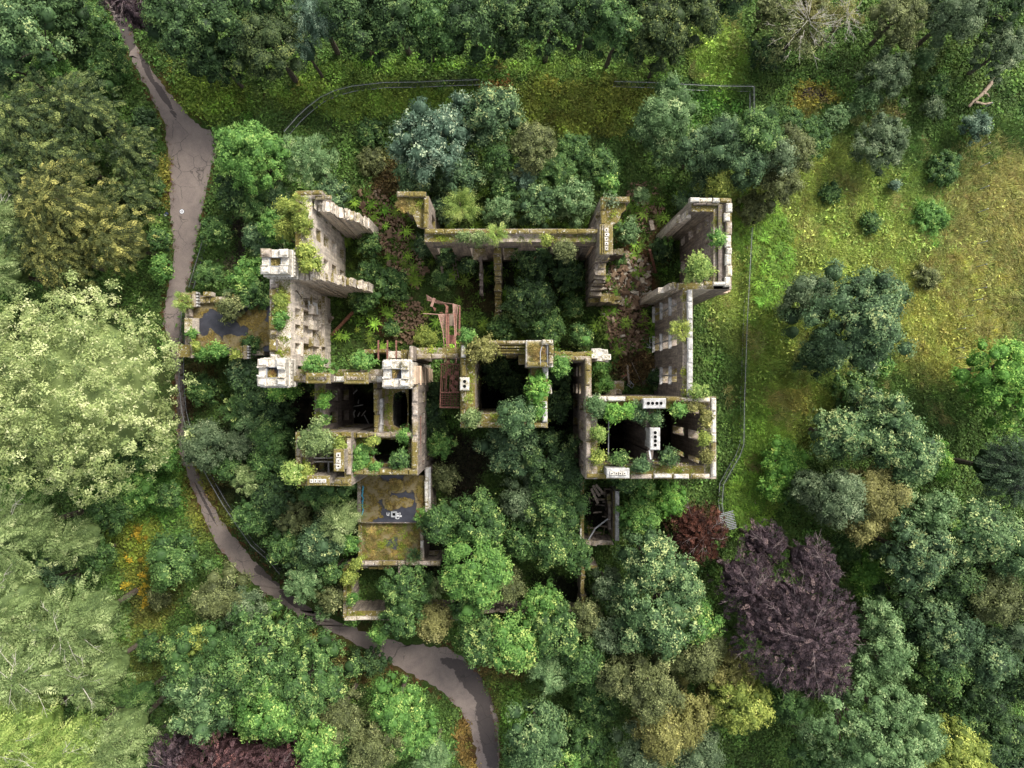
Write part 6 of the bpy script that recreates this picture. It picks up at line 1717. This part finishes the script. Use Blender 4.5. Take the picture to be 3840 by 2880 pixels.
T(2035,1125,30,12,'lime','bright','small bright yellow crown between two blue-green trees')
T(2050,1240,70,11,'syc','dgreen','dark green crown in the shaded wood at lower right')
T(2130,1280,72,13,'fine','olive','soft olive willow in the lower right wood')
T(2185,1330,66,13,'fine','willow','grey olive crown at the right edge, lower down')
T(1960,1290,58,9,'syc','dgreen','dark crown right of the purple beech')
T(2030,1350,74,12,'syc','blue','blue-green crown in the lower right wood')
T(2110,1400,60,12,'syc','blue','dark blue-green crown in the lower right wood, right of centre')
T(2010,1440,52,11,'lime','green','green crown right of the big domed tree')
T(2190,1440,62,11,'syc','dgreen','dark green crown at the right edge near the bottom')
T(2110,1500,60,9,'syc','dgreen','dark crown at lower right between the domed tree and the edge')
T(2060,1540,46,8,'leafy','green','shaded green crown right of the big domed tree')
T(2050,1620,72,12,'leafy','ygreen','yellow-green tree at the bottom edge, right')
T(2150,1590,62,9,'syc','dgreen','dark crown near the bottom right corner')
T(2200,1640,50,10,'syc','blue','blue-green crown in the bottom right corner')
T(1880,1330,38,12,'dome','silvg','narrow pale green crown touching the right of the purple beech')
T(1880,1400,62,13,'dome','silvg','pale green lobed crown right of the purple beech')
T(1845,1545,128,17,'dome','silvg','big domed light green tree at the bottom right',.95)
T(1930,1560,72,15,'dome','silvg','right shoulder crown of the big domed tree')
T(1700,1500,48,12,'dome','green','green lobed crown left of the big domed tree')
T(1760,1620,60,12,'dome','green','lower left crown of the big domed tree at the bottom edge')
T(1690,1330,148,17,'beech','purple','large dark purple copper beech at the lower right',1.0)
T(1740,1210,62,15,'beech','purple','top crown of the large purple copper beech')
T(1600,1250,72,14,'beech','purple','left crown of the large purple copper beech')
T(1640,1170,56,11,'beech','purple','grey-purple beech crown above the large copper beech')
T(1760,1430,72,14,'beech','purple','lower crown of the large purple copper beech')
T(1505,1150,72,7,'beech','rust','dead rust-brown fallen beech below the east fence')
T(1475,1110,30,5,'beech','rust','small rust-brown dead bough above the fallen beech')
T(1870,1250,36,5,'leafy','vivid','vivid green bush right of the top of the purple beech',1.4)
T(1830,1180,34,4,'bush','green','green thicket between the willow pair and the purple beech')
# bottom centre and right of centre
T(1590,1500,70,12,'leafy','ygreen','yellow-green tree below the left of the purple beech')
T(1570,1440,50,11,'leafy','olivey','yellowish crown directly under the left of the purple beech')
T(1500,1400,62,12,'fine','olive','olive willow left of the purple beech')
T(1400,1470,72,13,'fine','olive','tall olive-yellow willow at the bottom, left of centre right')
T(1430,1560,76,13,'fine','olivey','yellowish willow below the tall olive one')
T(1330,1440,48,10,'fine','olive','left crown of the olive willow group')
T(1490,1520,50,11,'fine','olivey','golden right crown of the olive willow group')
T(1380,1620,60,11,'fine','willow','grey willow at the bottom edge right of centre')
T(1500,1620,58,10,'fine','willow','grey willow at the bottom edge below the golden crown')
T(1290,1500,52,6,'leafy','green','dark green tangle right of the lower sycamore',1.2)
T(1270,1590,56,6,'leafy','green','green tangle at the bottom edge right of the sycamore')
T(1160,1585,70,9,'syc','bluel','blue-green sycamore at the bottom edge right of the drive')
T(1120,1640,40,6,'leafy','green','small green tree at the bottom edge beside the drive')
T(1220,1660,48,8,'leafy','bright','bright crown cut by the bottom edge')
T(1180,1440,56,10,'fir','silvg','pale feathery conifer above the lower sycamore')
T(1110,1380,62,11,'syct','bright','bright tipped tree just above the drive end')
T(1040,1380,52,10,'syct','green','yellow-tipped green tree left of the bright tipped one')
T(1200,1355,58,11,'syct','green','green crown with yellow tips, middle of the bottom wood')
T(1255,1410,58,10,'syc','green','green crown left of the olive willow group')
T(1170,1300,44,9,'leafy','bright','bright leafy crown above the yellow-tipped trees')
T(1265,1330,42,9,'fine','olive','small olive willow between the outbuilding and the wood')
T(1310,1360,42,10,'fine','willow','grey-green willow crown lower right of the outbuilding')
T(1310,1260,34,8,'fine','willow','pale grey-green willow at the foot of the outbuilding')
T(1290,1300,26,7,'star','bright','spiky bright sapling below the pale willow by the outbuilding')
T(1420,1290,104,14,'syct','bluel','large light green yellow-tipped tree right of the outbuilding',1.15)
T(1490,1330,56,13,'syct','bright','lower right crown of the large light green tree')
T(1400,1200,62,13,'syct','bluel','upper crown of the large light green tree')
T(1380,1115,44,9,'leafy','bright','green tree between the outbuilding and the rust-brown beech')
T(1440,1080,42,6,'leafy','vivid','vivid green thicket below the south-east block')
T(1350,1030,34,9,'leafy','green','green tree growing against the south wall of the south-east block')
T(1390,1050,24,8,'leafy','bright','bright narrow tree under the south wall of the south-east block')
# south court
T(1025,1225,82,13,'lime','bright','large bright yellow-green tree right of the flat-roofed annex',1.05)
T(960,1120,52,10,'lime','green','green tree touching the right edge of the annex roof')
T(1040,1120,62,11,'leafy','green','green tree above the large bright one')
T(1110,960,74,10,'leafy','blue','dark blue-green tree below the central tower')
T(1190,1000,76,11,'leafy','dgreen','dark green tree against the west side of the south-east block')
T(1200,1080,68,11,'leafy','green','green tree left of the roofless outbuilding',1.1)
T(1130,1075,50,9,'fine','willow','soft grey-green crown in the south court')
T(1190,1160,58,10,'syct','green','yellow-tipped green tree in the south court')
T(1120,1160,44,9,'leafy','green','green crown between the bright tree and the yellow-tipped one')
T(1240,1190,40,9,'leafy','green','green crown beside the lower outbuilding wall')
T(1100,1260,40,8,'fine','olive','olive crown at the lower right of the large bright tree')
T(945,1270,26,8,'star','larch','pale star-shaped sapling left of the large bright tree')
T(880,1270,60,9,'leafy','green','grey-green tree covering the right of the yard ruin')
T(872,1332,44,9,'leafy','green','green tree between the yard ruin and the drive')
T(942,1338,44,8,'fine','khaki','pale yellowish fine-leaved tree above the drive bend')
T(865,1325,24,10,'star','larchb','bright star-shaped sapling on the grey-green tree')
T(822,1362,22,7,'leafy','bright','small bright tree overhanging the drive by the yard')
T(1010,1310,38,7,'leafy','green','green crown left of the bright tipped trees')
T(765,1330,20,4,'bush','bright','small bush between the yard ruin wall and the drive')
T(950,955,34,8,'leafy','bright','bright green tree beside the south wing of the castle')
T(925,885,36,8,'leafy','dgreen','dark green tree below the rusty fire escape')
T(935,930,34,7,'leafy','dgreen','dark leafy tree between the fire escape and the bare earth')
T(940,850,26,6,'leafy','dgreen','dark green tree beside the stair tower face')
T(960,1030,34,6,'leafy','olive','thin tree with long twigs on the bare earth below the tower')
T(1075,800,34,9,'leafy','dgreen','dark tree inside the central tower, left')
T(1110,840,34,8,'leafy','dgreen','dark tree inside the central tower, right')
T(1205,800,30,9,'leafy','dgreen','dark tree in the deep gap east of the central tower',1.5)
T(1200,870,32,9,'leafy','dgreen','dark tree in the deep gap, lower end',1.4)
T(850,840,26,8,'leafy','dgreen','green tree growing through the oval hole of the landing')
# west of the castle
T(555,350,76,12,'dome','bright','dense round yellow-green tree right of the drive junction')
T(515,420,44,8,'leafy','dgreen','dark green bush below the dense round tree')
T(680,355,66,10,'silver','silvg','silvery feathery tree right of the dense round one')
T(630,330,38,8,'silver','silvg','left crown of the silvery feathery tree')
T(550,440,50,8,'silver','green','dark feathery tree between the round tree and the castle')
T(605,430,40,7,'silver','blue','blue-green feathery bush close to the castle corner')
T(720,425,38,7,'leafy','blue','dark leafy bush at the castle north-west corner')
T(475,502,36,5,'leafy','green','round green bush at the right verge below the landing pad')
T(455,595,34,4.5,'silver','green','feathery green bush inside the short fence')
T(500,640,22,4,'star','silvg','small starry bush above the porch')
T(575,520,44,7,'leafy','blue','dark bush behind the upper west turret')
T(545,600,44,8,'leafy','bright','green lobed tree in the corner between porch and west front')
T(560,640,40,8,'leafy','green','rounded green tree leaning on the porch roof')
T(600,500,34,10,'finet','bright','light green sapling clump against the west wall')
T(440,840,40,4,'bush','green','low green bush under the porch south wall')
T(535,800,40,6,'syc','blue','dark blue sycamore left of the lower west turret')
T(560,855,48,8,'leafy','dgreen','dark green tree below the lower west turret')
T(605,880,38,7,'leafy','dgreen','dark green tree right of the one below the west turret')
T(620,845,36,11,'syct','vivid','vivid green branch crown directly below the south parapet',.6)
T(520,890,44,6,'silver','green','grey-green feathery bush below the porch lawn')
T(445,960,56,7,'fine','willow','large grey-green willow bush right of the narrow drive')
T(525,960,42,6,'silver','willow','grey-green feathery bush right of the large willow bush')
T(550,910,40,7,'silver','silvg','bright starry bush in the west thicket')
T(590,940,44,8,'fine','green','green tree left of the south-west tower')
T(545,1035,44,7,'silver','larch','pale starry bush in the west thicket, lower part')
T(585,1000,38,7,'fine','green','green bush left of the lower south-west tower')
T(600,1070,50,8,'leafy','dgreen','dark tree in the thicket below the south-west tower')
T(560,1110,48,7,'leafy','green','green tree close to the lower drive fence')
T(640,1110,42,7,'leafy','olive','dark branching tree below the south-west tower')
T(690,1060,44,8,'silver','green','green tree between the south-west tower and the annex')
T(745,1120,56,11,'fir','larch','pale feathery larch-like conifer overhanging the annex roof')
T(740,1035,44,9,'syc','green','green tree against the annex below the south wing')
T(700,1165,52,9,'syct','blue','yellow-tipped blue-green tree left of the annex')
T(722,1228,28,7,'leafy','green','green tree between the annex and the yard ruin')
T(620,1175,42,7,'leafy','green','green tree in the thicket right of the drive fence')
T(660,1255,48,8,'silver','silvg','silvery feathery tree beside the lower drive')
T(696,1322,24,6,'star','silvg','silvery star-shaped bush at the drive left of the yard ruin')
T(720,1290,30,6,'leafy','olive','olive bush between the silvery trees and the yard wall')
T(660,1200,38,7,'leafy','dgreen','dark tree above the silvery feathery one')
T(500,1010,34,5,'fine','green','green bush beside the mossy bank right of the drive')
# north court
T(940,325,92,11,'syct','silv','large grey-blue tree with pale tips in front of the north wall')
T(1065,255,66,10,'syct','blue','dark blue-green tree with yellow tips, highest of the north group')
T(1000,240,28,8,'syct','silv','small grey-blue crown between the two large north trees')
T(905,385,48,8,'syc','blue','dark crown at the lower left of the large grey-blue tree')
T(990,385,46,8,'syc','blue','dark crown at the lower right of the large grey-blue tree')
T(1150,325,58,9,'finet','olive','olive-green tree right of the large grey-blue one')
T(1078,350,36,8,'finet','green','green crown between the grey-blue and olive trees')
T(1080,385,26,8,'star','silvg','star-shaped blue sapling in the middle of the north group')
T(1130,385,36,7,'silver','silv','dark spiky crown under the olive tree')
T(1205,375,48,8,'silver','green','feathery green tree right of the olive one')
T(1240,330,38,7,'finet','green','green crown near the footpath in the north group')
T(1290,370,48,7,'finet','green','soft green tree at the right end of the north group')
T(1312,405,22,8,'leafy','bright','light tipped small tree beside the five-pot parapet')
T(997,445,52,10,'star','larchb','lime green feathery larch just behind the north wall')
T(960,455,36,6,'syc','blue','blue-green tree under the lime green larch')
T(1080,460,36,7,'finet','silvg','grey-green bush behind the middle of the north wall')
T(1160,445,50,8,'leafy','bluel','yellow-tipped green tree behind the north wall')
T(1235,440,50,8,'leafy','silvg','pale green tree behind the right end of the north wall')
T(1090,415,34,6,'bush','green','dark bush above the grey-green one behind the north wall')
T(800,290,34,2,'bush','green','low shrub beside the curling footpath')
T(805,350,34,2,'bush','olive','scrubby bush with dead twigs by the footpath')
# inside the castle
T(800,530,30,3.5,'leafy','green','leafy bush inside the upper north-west wing')
T(845,615,42,4.5,'leafy','green','leafy bush in the west court, right part')
T(785,640,38,4.5,'leafy','green','leafy bush near the foot of the west front')
T(800,590,30,4,'bush','green','small bush between two larger ones in the west court')
T(845,710,20,2.5,'bush','green','small bush beside the bare sandy patch')
T(922,730,28,4.5,'finet','ygreen','yellow-green bush beside the fire escape')
T(920,530,26,4,'bush','blue','dark blue bush below the west end of the north wall')
T(965,555,24,5,'bush','dgreen','dark bush seen through the first north window')
T(955,605,28,4,'silver','green','spiky green bush in the court left of the wall stub')
T(1010,575,20,4,'bush','dgreen','dark bush between the two wall stubs')
T(1150,560,46,7,'leafy','dgreen','dark green tree inside the north range')
T(1145,650,56,7.5,'leafy','dgreen','dark green tree in the middle of the court')
T(1180,705,46,6,'leafy','green','green tree above the north side of the central tower')
T(1225,590,40,6,'bush','dgreen','dark bush at the foot of the north-east return wall')
T(1090,710,34,4,'bush','green','bush just north of the central tower')
T(1255,725,28,4,'bush','green','green bush right of the central tower turret')
T(1235,660,26,3.5,'bush','green','green bush below the broken north-east wall')
T(1355,505,28,4,'leafy','silvg','pale green bush inside the north-east gap')
T(1335,560,18,2.5,'bush','green','leafy weeds above the stone heap')
T(1430,540,30,3.5,'leafy','dgreen','dark bush under the leaning post fern')
T(1443,520,16,6,'star','bright','bright fern-like plant on top of the steel post')
T(1450,640,26,4,'bush','dgreen','dark bush under the round wall-top tree')
T(1420,820,24,3,'bush','dgreen','dark bush by the south end of the east court')
T(1290,790,0.1+26,7,'leafy','bright','bright bush right of the broken white masonry')
T(1300,828,24,6,'leafy','bright','bright bush above the corner of the south-east block')
# trees on wall tops
W1 = 'saplings rooted on the wall tops'
T(650,440,26,18.5,'star','ygreen','yellow-green feathery sapling on the north end of the west wall',1.2,zb=15.2,group=W1)
T(655,480,22,17.2,'finet','ygreen','yellow-green shrub on the west wall below the feathery one',1.2,zb=15.2,group=W1)
T(620,450,22,16,'leafy','ygreen','lime shrub hanging outside the north end of the west wall',1,zb=11,group=W1)
T(620,495,26,15,'finet','ygreen','pale lime shrub hanging outside the west wall',1,zb=10,group=W1)
T(663,547,24,17.3,'bush','ygreen','bright shrub on the cross wall beside the upper west turret',.8,zb=15.2,group=W1)
T(672,573,26,17.3,'bush','ygreen','bright shrub on the cross wall below the white copings',.75,zb=15.0,group=W1)
T(607,655,17,16.8,'bush','ygreen','upper shrub on the west front walkway',1.6,zb=15.2,group=W1)
T(606,690,16,16.6,'bush','bright','lower shrub on the west front walkway',1.5,zb=15.2,group=W1)
T(683,788,28,17.4,'finet','bright','pale bush on the south parapet left of the first stack',.8,zb=15.2,group=W1)
T(722,797,15,16.8,'star','bright','small bright fern-like sapling between the two mossy stacks',1,zb=15.2,group=W1)
T(785,782,30,17.2,'finet','bright','pale green bush behind the second mossy stack',.75,zb=14.6,group=W1)
T(700,866,14,15,'bush','vivid','small leafy shrub on the thin wall of the south-west rooms',1.6,zb=13.5,group=W1)
T(704,906,14,14.8,'star','bright','fern-like shrub lower on the thin wall of the south-west rooms',1.4,zb=13.5,group=W1)
T(688,952,42,18.6,'fine','larch','pale willow sapling covering the top of the south-west tower',.9,zb=15.6,group=W1)
T(637,1020,30,18,'leafy','larchb','pale yellow-green sapling on the lower left corner of the south-west tower',.8,zb=15.2,group=W1)
T(665,1018,18,17,'bush','ygreen','yellow-green shrub right of the pale corner sapling',1,zb=15.2,group=W1)
T(735,960,17,16.5,'bush','ygreen','shrub on the upper right corner of the south-west tower',1,zb=15.2,group=W1)
T(783,985,26,15.2,'leafy','bright','leafy bush filling the left of the south room',1.1,zb=13,group=W1)
T(765,1005,20,15.2,'bush','bright','leafy bush at the lower left of the south room',1,zb=13,group=W1)
T(807,952,13,16,'bush','ygreen','round yellow-green shrub on the cross wall of the south rooms',1,zb=14.4,group=W1)
T(872,940,18,15,'finet','bright','small green bush at the right end of the cross wall',.9,zb=12,group=W1)
T(865,990,24,15.6,'bush','green','thin green bush on the south-east corner of the south room',1,zb=13.5,group=W1)
T(812,1010,20,15,'bush','bright','low bush on the south wall of the south room',.7,zb=13,group=W1)
T(1043,755,38,18.2,'finet','olivey','yellow-green bush on the north-west corner of the central tower',.8,zb=16.2,group=W1)
T(1010,728,18,18,'finet','bright','pale wispy sapling above the north-west corner of the central tower',1,zb=15.2,group=W1)
T(1013,861,13,18,'star','ygreen','bright lime fern-like sapling beside the two-pot stack',1.3,zb=16.2,group=W1)
T(1018,903,24,17.6,'finet','larch','pale wispy shrub on the south-west corner of the central tower',.9,zb=16.2,group=W1)
T(1112,900,45,19.5,'fine','bluel','large grey-green sapling on the south wall of the central tower',.98,zb=16.2,group=W1)
T(1160,838,25,18.6,'leafy','vivid','vivid green sapling on the east wall of the central tower',1.3,zb=16.0,group=W1)
T(1158,885,20,17.6,'leafy','bright','green shrub below the vivid sapling on the central tower',1.2,zb=16.0,group=W1)
T(1208,792,24,16.6,'finet','bright','pale bush beside the stair turret of the central tower',1,zb=14,group=W1)
T(1265,735,5,13,'bush','bright','tuft of leaves on the broken white masonry',1,zb=12.4,group=W1)
T(1072,507,32,16,'star','larchb','pale feathery sapling in the middle of the north wall top',1,zb=12.2,group=W1)
T(1035,515,20,13.8,'finet','larch','wispy shrub left of the feathery sapling on the north wall',.7,zb=12.2,group=W1)
T(1000,512,18,13.6,'finet','larch','thin wispy shrub near the west end of the north wall top',.7,zb=12.2,group=W1)
T(1180,521,14,14.4,'finet','ygreen','round yellow-green shrub on the north wall top',1,zb=12.2,group=W1)
T(1218,543,26,14.8,'finet','olive','grey-green bush hanging over the right part of the north wall',1,zb=11.5,group=W1)
T(1318,440,18,14.6,'bare','willow','white-twigged shrub inside the mossy north-east return',1,zb=12.8,group=W1)
T(1507,583,35,19,'fine','larchb','round light green tree on the east wall of the north-east pavilion',.95,zb=15.2,group=W1)
T(1550,518,18,17.4,'finet','bright','green shrub beside the east copings of the pavilion',1.1,zb=15.2,group=W1)
T(1470,714,31,18.8,'star','ygreen','round yellow-green feathery tree on the east range wall',1,zb=15.2,group=W1)
T(1508,845,24,17.4,'finet','larchb','pale yellow-green bush at the south end of the east range wall',.7,zb=15.2,group=W1)
T(1287,880,24,17.4,'finet','silvg','grey-green wispy bush on the north-west corner of the south-east block',1.1,zb=15.2,group=W1)
T(1325,890,24,17.8,'leafy','vivid','bright yellow-green sapling, left one on the north wall of the south-east block',.9,zb=15.2,group=W1)
T(1352,884,18,17.6,'leafy','vivid','bright yellow-green sapling, right one on the north wall of the south-east block',.9,zb=15.2,group=W1)
T(1378,893,22,17.2,'finet','bluel','grey-green bush under the north four-pot stack',1,zb=15,group=W1)
T(1413,905,18,17,'finet','bluel','small grey-green bush at the head of the middle wall',1,zb=15,group=W1)
T(1462,884,20,17.4,'leafy','bright','light green bush right of the north four-pot stack',.8,zb=15.2,group=W1)
T(1494,878,22,16.8,'bush','olivey','yellow-olive shrub near the north-east corner of the south-east block',.6,zb=15.2,group=W1)
T(1292,935,18,17.2,'finet','larchb','bush on the west wall of the south-east block',1,zb=15.2,group=W1)
T(1290,986,17,17,'finet','ygreen','yellow-green bush near the lower west corner of the south-east block',1.1,zb=15.2,group=W1)
T(1337,990,26,16.6,'bush','green','thin green bush left on the south wall of the south-east block',.7,zb=15,group=W1)
T(1383,1004,26,17,'finet','bluel','grey-green bush right of the square-pot stack',.7,zb=15.2,group=W1)
T(1440,988,24,16.8,'leafy','dgreen','dark green fern-like bush against the south wall, middle of the block',.9,zb=14.8,group=W1)
T(1524,905,13,16.8,'bush','olivey','upper yellow shrub on the east wall of the south-east block',1.7,zb=15.2,group=W1)
T(1520,948,15,17,'finet','ygreen','middle yellow-green shrub on the east wall of the south-east block',1.2,zb=15.2,group=W1)
T(1525,987,16,16.8,'finet','olivey','lower olive shrub on the east wall of the south-east block',1.2,zb=15.2,group=W1)
T(1365,1030,20,9,'leafy','bright','light green sapling leaning below the south wall of the block',1,group=None)
T(397,650,29,9.4,'star','larchb','pale feathery sapling on the north-west pier of the porch',1,zb=7,group=W1)
T(500,668,28,8.8,'leafy','olive','olive sapling on the north-east pier of the porch',1.1,zb=6.6,group=W1)
T(472,757,24,8.6,'leafy','bright','green bush on the south side of the porch roof, right one',.9,zb=6.1,group=W1)
T(437,765,17,8,'bush','bright','lime shrub on the south side of the porch roof, left one',1,zb=6.1,group=W1)
T(553,748,28,7,'finet','green','soft green bush between the porch roof and the west front',1,group=None)
T(417,722,12,8.2,'finet','bright','small bush on the west parapet of the porch',1,zb=6.6,group=W1)
T(425,748,10,8.6,'bush','ygreen','small shrub on the south-west pier of the porch',1,zb=7,group=W1)
T(510,765,12,8.4,'bush','ygreen','small shrub on the south-east pier of the porch',1,zb=7,group=W1)
T(907,1113,20,8.6,'star','bright','spiky bright sapling at the right edge of the annex roof',1,zb=6.4,group=W1)
T(895,1200,24,7.8,'star','dgreen','round dark green sapling on the lower annex roof',1,zb=5.5,group=W1)
T(755,1175,22,7.6,'leafy','bright','bright bush at the left edge of the lower annex roof',.9,zb=5.5,group=W1)
T(770,1215,14,7,'bush','ygreen','small shrub above the yard ruin north corner',1,zb=5.5,group=W1)
T(757,1245,18,6.6,'finet','ygreen','yellow-green shrub on the yard ruin west wall, upper one',1.2,zb=4.6,group=W1)
T(762,1292,14,6.2,'bush','bright','bright shrub on the yard ruin west wall, lower one',1.1,zb=4.6,group=W1)
print('LEAF TRIS', NTRI[0], 'objects', len(bpy.data.objects))
